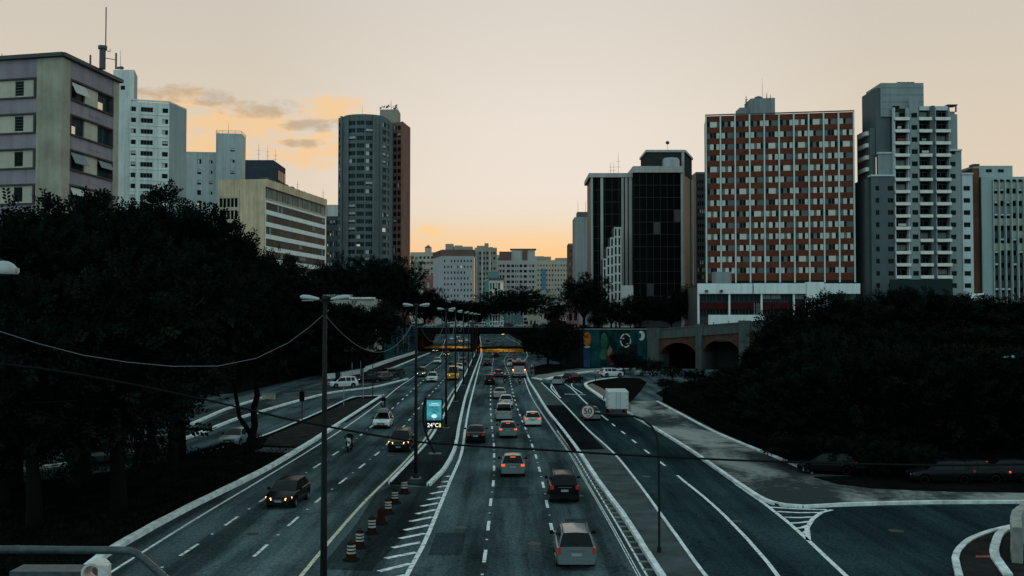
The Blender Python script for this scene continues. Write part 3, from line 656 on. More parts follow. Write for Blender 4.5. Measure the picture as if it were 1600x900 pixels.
# ------------------------------------------------------------------ near left block: mauve bands, cream pilasters, framed window strips
def near_block():
    K = V(96, 200, 95); F = V(184, 200, 105.6); Lf = V(-150, 200, 99)
    t = thing('apartment_block', 'mauve and cream apartment block with framed window bands behind left trees', 'building', (K.x, K.y, 0))
    CREAM = mat('cream_render', (.37, .335, .26), .9, var=.24, scale=.35, streak=.22, bump=.1); MAUVE = mat('mauve_render', (.29, .25, .275), .9, var=.16, scale=.4, streak=.2, bump=.1); FRAME = mat('maroon_frame', (.085, .065, .065), .8, var=.2); PANEL = mat('pale_panel', (.50, .455, .36), .85, var=.12, scale=.5, streak=.15)
    zt = 35.75; z0 = 0.0; bb = [31.85 - 3.34 * k for k in range(8)]; bh = 1.72
    # right face
    A, u, n, ang, L = facade(t, K, F, z0, zt, [(.13 * (F - K).length + .02, .88 * (F - K).length - .02, z, z + bh) for z in bb], MAUVE, .3, win=False)
    w0, w1 = .13 * L, .88 * L; W = w1 - w0
    def fbox(name, m, u0, u1, za, zb, d0, d1, par=t):  # box on the facade, d measured outwards
        return boxo(name, m, par, (u0, -d1, za), (u1, -d0, zb), ang, A)
    for k, z in enumerate(bb):
        if z < 8: continue
        fr = MB(); M = Matrix.Translation(A) @ Matrix.Rotation(ang, 4, 'Z')
        fr.box((w0 - .05, -.16, z - .16), (w1 + .05, .0, z), 0, M); fr.box((w0 - .05, -.16, z + bh), (w1 + .05, .0, z + bh + .16), 0, M); fr.box((w0 - .08, -.16, z), (w0 + .08, .2, z + bh), 0, M); fr.box((w1 - .08, -.16, z), (w1 + .08, .2, z + bh), 0, M); fr.build('band_frame', FRAME, t)
        fbox('panel', PANEL, w0 + .35 * W, w0 + .66 * W, z + .01, z + bh - .01, -.29, -.05)
        for (a, c, kd) in ((w0 + .09, w0 + .35 * W, k * 2), (w0 + .66 * W, w1 - .09, k * 2 + 1)):
            kind = ['half', 'halflit', 'halflit', 'two', 'plain', 'plain', 'two', 'half'][kd % 8]  # glow of the halflit panes stands for a bright window reflection
            w = win_obj(t, A, ang, a, c, z + .02, z + bh - .02, .24, kind, FR_D, G_TEAL, BLIND_G)
            if kd in (0, 4, 5, 6):   # roller blinds swung out on arms
                bl = MB(); zz = z + bh; q = .9 if kd in (0, 4) else .6
                tl = [Vector((a + .05, -.05, zz - .15)), Vector((c - .05, -.05, zz - .15)), Vector((c - .05, -.62 * q, zz - .15 - 1.15 * q)), Vector((a + .05, -.62 * q, zz - .15 - 1.15 * q))]
                tl = [M @ p for p in tl]; bl.quad(tl[0], tl[3], tl[2], tl[1]); bl.quad(*[p + Vector((0, 0, .03)) for p in tl]); bl.build('awning_blind', BLIND if kd in (0, 6) else BLIND_G, t)
        # raised line of the air-conditioning casing on the spandrel
        fbox('casing', MAUVE, w0 + .45 * W, w0 + .75 * W, z - .95, z - .50, .0, .03)
    fbox('pilaster', CREAM, -.02, w0 - .06, 0, zt - .35, .0, .1); fbox('pilaster', CREAM, w1 + .1, L + .01, 0, zt - .35, .0, .1)
    fbox('cornice', FR_D, -.3, L + .3, zt - .30, zt + .05, -.1, .45)
    # left face
    A2, u2, n2, ang2, L2 = facade(t, Lf, K, z0, zt, [(max(0, (Lf - K).length - 2.65 - 7.6), (Lf - K).length - 2.75, z, z + 1.66) for z in bb], MAUVE, .3, win=False)
    M2 = Matrix.Translation(A2) @ Matrix.Rotation(ang2, 4, 'Z')
    for k, z in enumerate(bb):
        if z < 8: continue
        a, c = L2 - 10.2, L2 - 2.75
        fr = MB(); fr.box((a, -.14, z - .15), (c, .0, z), 0, M2); fr.box((a, -.14, z + 1.66), (c, 0, z + 1.81), 0, M2); fr.box((c - .2, -.14, z), (c, .2, z + 1.66), 0, M2); fr.build('band_frame', FRAME, t)
        wa = L2 - 2.75 - 2.35; wb = wa + .95
        boxo('panel', PANEL, t, (a + .02, .05, z + .01), (wa, .29, z + 1.65), ang2, A2); boxo('panel', PANEL, t, (wb, .05, z + .01), (c - .22, .29, z + 1.65), ang2, A2)
        win_obj(t, A2, ang2, wa, wb, z + .15, z + 1.55, .15, 'louvre' if k in (0, 1) else 'plain', FR_G if k == 0 else FR_D, G_DARK, BLIND)
        boxo('pane_sill', PANEL, t, (wa, .1, z + .01), (wb, .29, z + .15), ang2, A2); boxo('pane_head', PANEL, t, (wa, .1, z + 1.55), (wb, .29, z + 1.65), ang2, A2)
    boxo('pilaster', CREAM, t, (L2 - 2.65, -.1, 0), (L2 + .1, -.003, zt - .35), ang2, A2)
    boxo('cornice', FR_D, t, (0, -.45, zt - .30), (L2 + .29, .1, zt + .05), ang2, A2)
    body(t, [Lf, K, F, F + (Lf - K)], z0, zt + .3, MAUVE, skip=(0, 1))
    # roof mast group
    mp = V(160, 105, 101); b = MB(); mz = zt
    b.tube([(mp.x, mp.y, mz), (mp.x, mp.y, mz + 2.1)], .32, 8); b.tube([(mp.x, mp.y, mz + 2.0), (mp.x, mp.y, mz + 2.3)], .46, 8); b.tube([(mp.x + .3, mp.y, mz + 2.2), (mp.x + .3, mp.y, mz + 6.2)], .06, 5); b.build('mast', DARKMETAL, t)
    for dx, h in ((-1.2, 1.4), (1.35, 1.6)):
        MB().tube([(mp.x + dx, mp.y, mz), (mp.x + dx, mp.y, mz + h)], .09, 6).build('mast_panel', DARKMETAL, t)
    MB().tube([(mp.x + .3, mp.y, mz + 1.1), (mp.x + 1.35, mp.y, mz + .9)], .04, 5).build('mast_brace', DARKMETAL, t); MB().tube([(mp.x + .3, mp.y, mz + 1.9), (mp.x + .75, mp.y, mz + 1.7), (mp.x + .75, mp.y, mz + 2.0)], .04, 5).build('mast_brace', DARKMETAL, t)
    antenna(t, (V(3, 90, 98).x, 98, zt), .8); boxo('roof_box', FR_D, t, (V(12, 80, 98).x, 98, zt), (V(17, 80, 98).x, 98.4, zt + .4))
near_block()

# ------------------------------------------------------------------ white stepped tower beside it
WHITE_T = mat('white_tower_render', (.65, .67, .625), .9, var=.16, scale=.12, streak=.28)
def white_tower():
    A = V(203, 250, 268); B = V(264, 250, 271); C = V(291, 250, 281)
    t = thing('white_tower', 'white apartment tower with three window columns beside the mauve block', 'building', (A.x, A.y, 0))
    zt = ZZ(159, 269); px = lambda p: (V(p, 250, 269.5).x - A.x)
    ops = []
    for r in range(17):
        zc = ZZ(171 + 17.15 * r, 269)
        if zc < 9: break
        for a, c, k in ((203.8, 206, 'plain'), (207.5, 214.5, None), (221.5, 239.5, 'four'), (253.5, 262, None)):
            ops.append((max(.1, px(a)), px(c), zc - .62, zc + .62, k or R.choice(['two', 'two', 'blind', 'curtain', 'plain'])))
    L = (B - A).length; ops = [o for o in ops if o[1] < L]
    _, u, n, ang, L = facade(t, A, B, 0, zt, ops, WHITE_T, .3, frm=FR_G)
    for r in range(17):
        zc = ZZ(171 + 17.15 * r, 269) - 1.35
        if zc > 9: boxo('string_course', WHITE_T, t, (0, -.12, zc), (L, -.002, zc + .18), ang, Vector((A.x, A.y, 0)))
    boxo('pilaster', WHITE_T, t, (px(216), -.16, 0), (px(219), -.005, zt - .2), ang, Vector((A.x, A.y, 0)))
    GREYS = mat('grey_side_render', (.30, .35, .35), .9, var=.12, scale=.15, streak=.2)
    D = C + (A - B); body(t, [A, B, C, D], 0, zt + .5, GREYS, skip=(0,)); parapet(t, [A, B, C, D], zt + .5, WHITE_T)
    # lift shaft block, taller, on the left
    A2 = V(176, 200, 274); B2 = V(209, 200, 274); C2 = V(214, 200, 282); z2 = ZZ(109, 274)
    facade(t, A2, B2, 0, z2, [(2.0 + 0, 3.2, ZZ(137, 274) - .6, ZZ(137, 274) + .6, 'plain')], WHITE_T, .2, name='shaft_wall')
    b = MB(); b.quad((B2.x, B2.y, 0), (C2.x, C2.y, 0), (C2.x, C2.y, z2), (B2.x, B2.y, z2)); b.poly([(A2.x, A2.y, z2), (B2.x, B2.y, z2), (C2.x, C2.y, z2), (A2.x, C2.y, z2)]); b.quad((A2.x, C2.y, 0), (A2.x, A2.y, 0), (A2.x, A2.y, z2), (A2.x, C2.y, z2)); b.build('shaft_wall', GREYS, t)
    for px_, py_, r in ((185, 102, .5), (190, 103, .6), (187, 99, .4)): p = V(px_, py_, 276); dish(t, (p.x, p.y, z2 + .9), r, R.uniform(-1, 1))
    p = V(188, 100, 276); antenna(t, (p.x, p.y, z2), 6, .07)
white_tower()

def pale_pair():
    m = mat('pale_blue_render', (.42, .455, .445), .9, var=.14, scale=.12, streak=.25)
    A = V(289, 280, 330); B = V(356, 280, 332)
    t = thing('pale_apartment_block', 'pale grey block whose stair tower carries a roof railing', 'building', (A.x, A.y, 0)); zt = ZZ(239, 330)
    px = lambda p: V(p, 280, 331).x - A.x; ops = []
    for r in range(13):
        zc = ZZ(253 + 16.2 * r, 331)
        if zc < 9: break
        ops += [(px(309), px(315), zc - .7, zc + .9), (px(327), px(332), zc - .5, zc + .5), (px(339), px(344), zc - .5, zc + .5)]
    facade(t, A, B, 0, zt, ops, m, .25, frm=FR_G, gl=G_DARK)
    pts = [A, B, B + Vector((0, 16, 0)), A + Vector((0, 16, 0))]; body(t, pts, 0, zt + .4, m, skip=(0,)); parapet(t, pts, zt + .4, m)
    A2 = V(337, 280, 328); B2 = V(377, 280, 329); C2 = V(383.5, 280, 337); z2 = ZZ(208, 328); ops = []
    for r in range(12):
        zc = ZZ(234 + 17.5 * r, 328)
        if zc > 9: ops.append((4.6, 5.9, zc - .5, zc + .5))
    facade(t, A2, B2, 0, z2, ops, m, .25, frm=FR_G, name='tower_wall'); D2 = C2 + (A2 - B2)
    body(t, [A2, B2, C2, D2], 0, z2, m, skip=(0,), name='tower_wall')
    rb = MB(); Pz = [A2, B2, C2, D2, A2]
    for a, c in zip(Pz, Pz[1:]):
        for h in (.45, .9): rb.tube([(a.x, a.y, z2 + h), (c.x, c.y, z2 + h)], .05, 4)
        for k in range(5): q = a.lerp(c, k / 4); rb.tube([(q.x, q.y, z2 - .2), (q.x, q.y, z2 + .95)], .05, 4)
    rb.build('roof_railing', METAL, t); p = V(357, 200, 332); antenna(t, (p.x, p.y, z2), 4.2, .06)
pale_pair()

# ------------------------------------------------------------------ long cream office block with ribbon windows
def ribbon_block():
    K = V(414.5, 350, 275); F = V(509, 350, 323); Lf = V(341, 350, 277)
    CR = mat('aged_cream_render', (.64, .48, .315), .9, var=.18, scale=.2, streak=.35); WH = mat('white_spandrel', (.80, .80, .74), .85, var=.08, scale=.3, streak=.15); GRIME = mat('grimy_frieze', (.26, .24, .20), .9, var=.3, scale=.5, streak=.5)
    t = thing('ribbon_window_office', 'long cream office block with eight dark ribbon window rows', 'building', (K.x, K.y, 0))
    zt = 48.4; L = (F - K).length; zs = [40.2 - 3.28 * k for k in range(10)]
    ops = [(.5, L - .4, z, z + 2.06) for z in zs if z > 6]
    A, u, n, ang, L = facade(t, K, F, 0, 43.3, ops, WH, .28, win=False, name='spandrel_wall')
    N = 17; w = (L - .9) / N
    for z in zs:
        if z < 6: continue
        for i in range(N):
            k = R.choices(['two', 'plain', 'blind', 'curtain', 'three'], [5, 3, 1, 1.2, 3])[0]
            win_obj(t, A, ang, .5 + w * i, .5 + w * (i + 1), z, z + 2.06, .26, k, FR_G, G_TEAL if R.random() < .55 else G_DARK, BLIND_G)
    boxo('frieze', GRIME, t, (0, .25, 43.3), (L, .5, 46.3), ang, A)
    for i in range(12): boxo('frieze_pier', GRIME, t, (1.2 + i * (L - 2) / 12, .05, 43.35), (1.5 + i * (L - 2) / 12, .24, 46.2), ang, A)
    boxo('cornice', CR, t, (-.05, -.35, 46.3), (L + .1, .6, zt), ang, A); boxo('ledge', CR, t, (-.02, -.2, 43.0), (L + .05, .24, 43.28), ang, A)
    L2 = (K - Lf).length; ops = []
    A2 = Vector((Lf.x, Lf.y, 0))
    for j in range(9):
        zc = ZZ(309.3 + 19.0 * j, 276) - 2.6
        if zc < 4: break
        for i in range(5): ops.append((.25 + 1.08 * i, .25 + 1.08 * i + .9, zc, zc + 2.75, 'plain'))
    facade(t, Lf, K, 0, zt, ops, CR, .2, frm=FR_W, gl=G_BLACK, name='end_wall')
    boxo('downpipe', METAL, t, (5.95, -.15, 4), (6.1, -.01, 45.5), atan2(K.y - Lf.y, K.x - Lf.x), A2)
    D = F + (Lf - K); body(t, [Lf, K, F, D], 0, zt + .2, CR, skip=(0, 1))
    # roof plant
    P = V(383, 280, 312); Q = V(427, 280, 312); S = V(446, 280, 330); zp = ZZ(250, 312)
    PL = mat('plant_cladding', (.05, .06, .075), .7, var=.15, scale=.5); b = MB(); b.prism([(P.x, P.y), (Q.x, Q.y), (S.x, S.y), (S.x - (Q.x - P.x), S.y)], 47, zp); b.build('plant_room', PL, t)
    for i in range(4): p = Q.lerp(S, .35 + .15 * i); boxo('plant_louvre', FR_G, t, (p.x + .0, p.y, zp - 5.2), (p.x + .25, p.y + 1.6, zp - 2.2))
    for i in range(8): p = K.lerp(F, .1 + .1 * i); boxo('roof_unit', FR_D, t, (p.x - 3.2, p.y, zt + .2), (p.x - 1.6, p.y + 3, zt + .2 + R.uniform(.5, 1.1)))
    for a in ((404, 312), (418, 315), (430, 322), (465, 300), (505, 320)): p = V(a[0], 280, a[1]); antenna(t, (p.x, p.y, zp if a[0] < 440 else zt), 5 if a[0] < 440 else 3, .06, 2)
    boxo('stair_head', CR, t, (V(369, 280, 290).x, 290, zt - .5), (V(396, 280, 290).x, 294, zt + 1.6))
ribbon_block()

# ------------------------------------------------------------------ round grey tower with the brown slab behind
def round_tower():
    GREY = mat('grey_tower_concrete', (.13, .15, .15), .9, var=.18, scale=.25, streak=.25)
    d = 393; P0 = V(528.5, 300, d + 5); P1 = V(608.5, 300, d + 5); c = (P0 + P1) / 2; w = (P1 - P0).length
    t = thing('round_grey_tower', 'tall grey tower with a bulging curved front of window bays', 'building', (c.x, c.y, 0)); zt = ZZ(184, d)
    pts = []; NS = 9
    for i in range(NS + 1):
        a = pi * (1 - i / NS); x = c.x + w / 2 * (cos(a) if 0 < i < NS else (-1 if i == 0 else 1)); y = c.y - 9.5 * sin(a) ** .8; pts.append(Vector((x, y, 0)))
    fl = 2.9; n = int((zt - 10) / fl)
    for i in range(NS):
        L = (pts[i + 1] - pts[i]).length; ops = []
        for r in range(n):
            z = zt - 3.6 - r * fl
            if i in (2, 6): continue
            ops.append((.25, L - .25, z, z + 1.65, R.choices(['two', 'three', 'blind', 'curtain', 'halflit', 'four', 'lit'], [4, 4, 1.4, 1.6, .4, 3, .08])[0]))
        facade(t, pts[i], pts[i + 1], 6, zt, ops, GREY, .3, frm=FR_G, gl=G_TEAL, bl=BLIND)
    for i in (2, 3, 6, 7):
        p = pts[i]; MB().box((p.x - .4, p.y - .75, 6), (p.x + .4, p.y + .5, zt + .2)).build('pier', GREY, t)
    back = [Vector((P1.x, P1.y + 14, 0)), Vector((P0.x, P0.y + 14, 0))]
    b = MB(); full = pts + back
    for a, e in ((pts[-1], back[0]), (back[0], back[1]), (back[1], pts[0])): b.quad((a.x, a.y, 6), (e.x, e.y, 6), (e.x, e.y, zt), (a.x, a.y, zt))
    b.poly([(p.x, p.y, zt) for p in full]); b.build('wall', GREY, t)
    cap = MB(); cap.prism([(c.x + (p.x - c.x) * .82, c.y + 2 + (p.y - c.y) * .82) for p in full], zt, zt + 1.3); cap.build('roof_cap', GREY, t)
    p = V(566, 180, d + 5); antenna(t, (p.x, p.y, zt), 6, .07); p = V(578, 180, d + 5); antenna(t, (p.x, p.y, zt), 3.5, .05)
round_tower()
def brown_tower():
    BR = mat('brown_tower_render', (.24, .13, .105), .9, var=.15, scale=.2, streak=.2); A = V(600, 300, 412); B = V(627.5, 300, 409); C = V(641, 300, 424); zt = ZZ(191, 410)
    t = thing('brown_tower', 'slim brown tower with gridded windows standing right of the round tower', 'building', (A.x, A.y, 0)); L = (B - A).length
    n = int((zt - 10) / 2.9); ops = []
    for r in range(n):
        z = zt - 3.2 - 2.9 * r
        for i in range(4): ops.append((.35 + i * (L - .4) / 4, .35 + (i + .8) * (L - .4) / 4, z, z + 1.75, R.choices(['two', 'three', 'blind', 'curtain', 'lit'], [4, 4, 1, 1, .06])[0]))
    _, u, nn, ang, _ = facade(t, A, B, 6, zt, ops, BR, .25, frm=FR_G, gl=G_DARK, bl=BLIND)
    for i in range(5): boxo('fin', BR, t, (.1 + i * (L - .4) / 4, -.35, 6), (.32 + i * (L - .4) / 4, -.005, zt), ang, Vector((A.x, A.y, 0)))
    D = C + (A - B); body(t, [A, B, C, D], 6, zt + .4, BR, skip=(0,))
    CREAMP = mat('beige_penthouse', (.30, .26, .21), .9, var=.15); P = V(593.5, 180, 414); Q = V(622, 180, 414); b = MB(); zp = ZZ(171, 414); b.prism([(P.x, P.y), (Q.x, Q.y), (Q.x, Q.y + 9), (P.x, P.y + 9)], zt - .5, zp); b.build('penthouse', CREAMP, t)
    for i in range(14): q = P.lerp(Q, (i + .5) / 14); dish(t, (q.x, q.y + R.uniform(.5, 5), zp + R.uniform(.6, 2.4)), R.uniform(.35, .75), R.uniform(-1.5, 1.5))
    p = V(611, 165, 416); antenna(t, (p.x, p.y, zp), 4.5, .07, 3)
brown_tower()
def simple_tower(name, label, pxl, pxr, d, ytop, m, cols, rows, wf=.5, hf=.5, side=None, pxs=None, ds=None, gl=G_DARK, frm=FR_G, joined=True, mu=.3, top=1.5, z0=4, dep=.25, bl=BLIND, cat='building', deep=14, yref=None, d2=None, par=True, bot=0):
    yr = yref or (ytop + 496) / 2; A = V(pxl, yr, d); B = V(pxr, yr, d2 or d); zt = ZZ(ytop, d)
    t = thing(name, label, cat, (A.x, A.y, 0)); L = (B - A).length
    facade(t, A, B, z0, zt, grid(L, z0, zt, cols, rows, wf, hf, mu, top, bot) if cols else [], m, dep, gl=gl, frm=frm, bl=bl, joined=joined)
    C = V(pxs, yr, ds) if pxs else B + Vector((0, deep, 0)); D = C + (A - B)
    if pxs and pxs < pxl: D = C; C = D + (B - A)
    pts = [A, B, C, D]; body(t, pts, z0, zt + .4, side or m, skip=(0,))
    if par: parapet(t, pts, zt + .4, m)
    return t, A, B, zt
t, A, B, zt = simple_tower('teal_glass_block', 'narrow dark green glass block with white top peeking past the round tower', 509, 529, 440, 338, mat('dark_green_cladding', (.035, .06, .06), .6), 4, 11, .6, .5, gl=G_TEAL, joined=False, top=.5)
boxo('white_top', WHITE_T, t, (A.x - .2, A.y - .2, zt), (B.x + .2, A.y + 8, ZZ(320, 440)))
t, A, B, zt = simple_tower('low_cream_house', 'low cream building with a flat roof behind the nearest double street lamp', 480, 584, 215, 470, mat('low_cream_render', (.42, .40, .33), .9, var=.15, streak=.3), 9, 2, .45, .4, joined=False)
boxo('roof_storey', MATS['low_cream_render'], t, (A.x + .5, A.y + 2, zt), (V(545, 460, 215).x, A.y + 8, ZZ(460, 215)))
boxo('roof_coping', KERB, t, (A.x - .3, A.y - .4, zt + .4), (B.x + .3, A.y + .3, zt + .75))
# ------------------------------------------------------------------ distant blocks closing the avenue
def far_cluster():
    cream = mat('far_cream', (.42, .37, .30), .9, var=.12, scale=.1); grey = mat('far_grey', (.36, .37, .38), .9, var=.1, scale=.1); white = mat('far_white', (.43, .41, .385), .9, var=.1, scale=.1); brown = mat('far_brown', (.15, .09, .075), .9, var=.15, scale=.1); tan = mat('far_tan', (.33, .27, .22), .9, var=.12, scale=.1); blue = mat('far_blue', (.08, .20, .32), .8); green = mat('far_green', (.10, .24, .21), .8, var=.1); pink = mat('far_pink', (.26, .13, .11), .9, var=.15, scale=.3)
    t, A, B, zt = simple_tower('cream_gabled_tower', 'distant cream tower with a small pointed lift house on its roof', 641, 679, 760, 395, cream, 6, 13, .55, .45, bl=BLIND_G, joined='framed')
    q = V(664, 385, 764); b = MB(); b.prism([(q.x, q.y), (q.x + 4.6, q.y), (q.x + 4.6, q.y + 5), (q.x, q.y + 5)], zt, ZZ(387, 764)); b.build('lift_house', cream, t)
    zz = ZZ(387, 764); zp = ZZ(382, 764); rf = MB(); cc = (q.x + 2.3, q.y + 2.5, zp); k = [(q.x - .3, q.y - .3, zz), (q.x + 4.9, q.y - .3, zz), (q.x + 4.9, q.y + 5.3, zz), (q.x - .3, q.y + 5.3, zz)]
    for i in range(4): rf.tri(k[i], k[(i + 1) % 4], cc)
    rf.build('pointed_roof', brown, t)
    for r in range(9): boxo('balcony', cream, t, (q.x - .8, A.y - 1.0, zt - 7 - 5.2 * r), (q.x + 4.2, A.y - .01, zt - 5.8 - 5.2 * r))
    # the big twin block
    t, A, B, zt = simple_tower('grey_twin_block', 'broad distant grey block with rows of small square windows and brown crown', 690, 741, 700, 401, mat('far_pinkish', (.36, .345, .34), .9, var=.1, scale=.1), 9, 12, .38, .42, side=grey, pxs=676, ds=735, joined=True, top=1.0, mu=1.0)
    b = MB(); b.prism([(A.x, A.y), (B.x, B.y), (B.x, B.y + 14), (A.x, A.y + 14)], zt + .45, ZZ(390, 700)); S = V(676, 440, 735); b.prism([(S.x, S.y), (A.x - .05, A.y), (A.x - .05, A.y + 30), (S.x, S.y + 8)], zt + .42, ZZ(391, 705)); b.build('brown_crown', brown, t)
    boxo('crown_block', tan, t, (V(696, 385, 712).x, 712, ZZ(392, 712)), (V(708, 385, 712).x, 720, ZZ(381, 712))); boxo('crown_block', tan, t, (V(710, 385, 712).x, 712, ZZ(392, 712)), (V(722, 385, 712).x, 720, ZZ(383.5, 712)))
    t2, A2, B2, z2 = simple_tower('grey_twin_wing', 'distant grey wing with balcony shafts joined right of the broad grey block', 741.5, 776, 705, 388, tan, 6, 15, .55, .5, joined='framed', dep=.6)
    for pxa, pxb, yt in ((745, 757, 384), (757, 763, 380), (764, 770, 386)): boxo('crown_block', tan, t2, (V(pxa, 385, 712).x, 712, z2), (V(pxb, 385, 712).x, 722, ZZ(yt, 712)))
    for i, p in enumerate((743, 752, 764)): boxo('shaft', grey, t2, (V(p, 430, 704).x, 703.2, 6), (V(p + 3, 430, 704).x, 704.98, z2 - 2))
    t, A, B, zt = simple_tower('green_topped_block', 'small distant block with white columns and a green roof hut', 764, 787, 610, 437, mat('far_white2', (.55, .56, .53), .9, var=.1), 5, 6, .6, .85, side=green, pxs=757, ds=632, joined='framed', dep=.7)
    boxo('roof_hut', green, t, (V(762, 430, 614).x, 614, zt + .3), (V(778, 430, 614).x, 622, ZZ(424, 614))); boxo('brown_band', brown, t, (A.x - .2, A.y - .5, zt - .3), (B.x + .3, A.y + .2, zt + 1.2))
    t, A, B, zt = simple_tower('white_gridded_block', 'distant white block with dark gridded floors and brown roof storeys', 777, 838, 745, 408, white, 9, 12, .72, .5, bl=BLIND_G, joined='framed', dep=.6)
    boxo('roof_storey', white, t, (V(799, 400, 752).x, 752, zt), (V(836, 400, 752).x, 762, ZZ(390, 752))); boxo('roof_storey', brown, t, (V(780, 400, 750).x, 750, zt), (V(799, 400, 750).x, 760, ZZ(393, 750)))
    boxo('brown_panel', brown, t, (V(816, 400, 751).x, 751, zt), (V(824, 400, 751).x, 751.9, ZZ(391, 751))); boxo('roof_slab', brown, t, (V(797, 400, 751).x, 751, ZZ(390, 752)), (V(838, 400, 751).x, 763, ZZ(388.6, 752)))
    for i in range(7): boxo('column', white, t, (A.x + 1 + i * 4.3, A.y - .5, 6), (A.x + 1.7 + i * 4.3, A.y - .01, zt))
    t, A, B, zt = simple_tower('blue_striped_block', 'distant pale block with one vertical blue stripe of windows', 838, 889, 800, 408, cream, 11, 13, .4, .42, bl=BLIND_G, joined=True)
    boxo('blue_stripe', blue, t, (V(846, 430, 800).x, A.y - .4, 6), (V(853, 430, 800).x, A.y - .02, zt - 6)); boxo('roof_storey', tan, t, (V(839, 400, 806).x, 806, zt), (V(861, 400, 806).x, 814, ZZ(401, 806))); boxo('roof_storey', tan, t, (V(868, 400, 806).x, 806, zt), (V(888, 400, 806).x, 814, ZZ(403, 806)))
    simple_tower('brown_narrow_block', 'thin brown block left of the blank grey end wall', 888.5, 899, 470, 382, brown, 3, 13, .5, .5, joined='framed')
    t, A, B, zt = simple_tower('blank_wall_block', 'pale block showing a blank stained end wall next to black tower', 898, 926, 390, 341, mat('blank_render', (.33, .33, .32), .9, var=.1, scale=.1, streak=.35), 0, 0)
    boxo('roof_box', FR_G, t, (V(902, 335, 393).x, 393, zt), (V(923, 335, 393).x, 400, ZZ(331, 393)))
    for p in (903, 915): q = V(p, 330, 394); antenna(t, (q.x, q.y, ZZ(331, 393)), 4.5, .07)
    for nm, lab, a_, b_, dd, yt, mm in (('tan_rear_block', 'faint tan block rising behind the broad grey block', 700, 738, 900, 386, tan), ('grey_rear_block', 'faint grey block in the gap right of the grey wing', 766, 792, 910, 399, grey), ('cream_rear_block', 'faint cream block behind the white gridded block', 826, 850, 920, 401, cream), ('rose_rear_block', 'faint rosy block behind the blue striped block', 862, 892, 930, 407, tan), ('pale_rear_block', 'faint pale block behind the cream gabled tower', 648, 684, 920, 404, grey)):
        simple_tower(nm, lab, a_, b_, dd, yt, mm, 7, 16, .5, .45, joined='framed')
    # lower roofs in front of the far blocks
    simple_tower('pink_low_block', 'small dull pink block below the cream gabled tower', 657, 674, 560, 431, pink, 2, 4, .4, .4, joined=True)
    simple_tower('pale_low_block', 'small pale block left of the dull pink one', 643, 658, 540, 433, white, 3, 5, .5, .45, joined='framed')
    simple_tower('flat_white_house', 'flat white house with dark openings right of dome-shaped tree', 842, 876, 430, 470, white, 6, 3, .5, .5, joined=False, z0=6)
    simple_tower('stepped_white_house', 'long white roof terrace above the flat white house', 826, 868, 480, 455, cream, 7, 3, .5, .4, joined=False, z0=6)
    simple_tower('pink_shop_house', 'small pink and white shop front beside the round tree', 886, 905, 300, 478, mat('shop_pink', (.33, .17, .17), .9, var=.1), 2, 2, .6, .6, joined=False, z0=6, deep=6)
    simple_tower('grey_far_tower', 'faint teal tower in the gap right of the red slab', 1336, 1350, 520, 357, mat('far_teal', (.16, .20, .20), .9, var=.1), 3, 12, .5, .5, joined='framed')
    simple_tower('white_far_house', 'small white stepped building at the foot of the faint teal tower', 1335, 1352, 420, 402, white, 3, 8, .45, .4, joined=True)
    simple_tower('dark_rear_tower', 'almost black slab squeezed between black tower and red slab', 1088, 1112, 330, 271, mat('dark_cladding', (.008, .008, .009), .6), 6, 22, .6, .5, gl=G_BLACK, frm=FR_D, joined=True)
    simple_tower('dark_left_flank', 'dark narrow slab against the left side of the balcony tower', 1350, 1364, 300, 297, mat('dark_brown_cladding', (.015, .011, .010), .8), 4, 20, .5, .5, gl=G_BLACK, frm=FR_D, joined=True)
far_cluster()

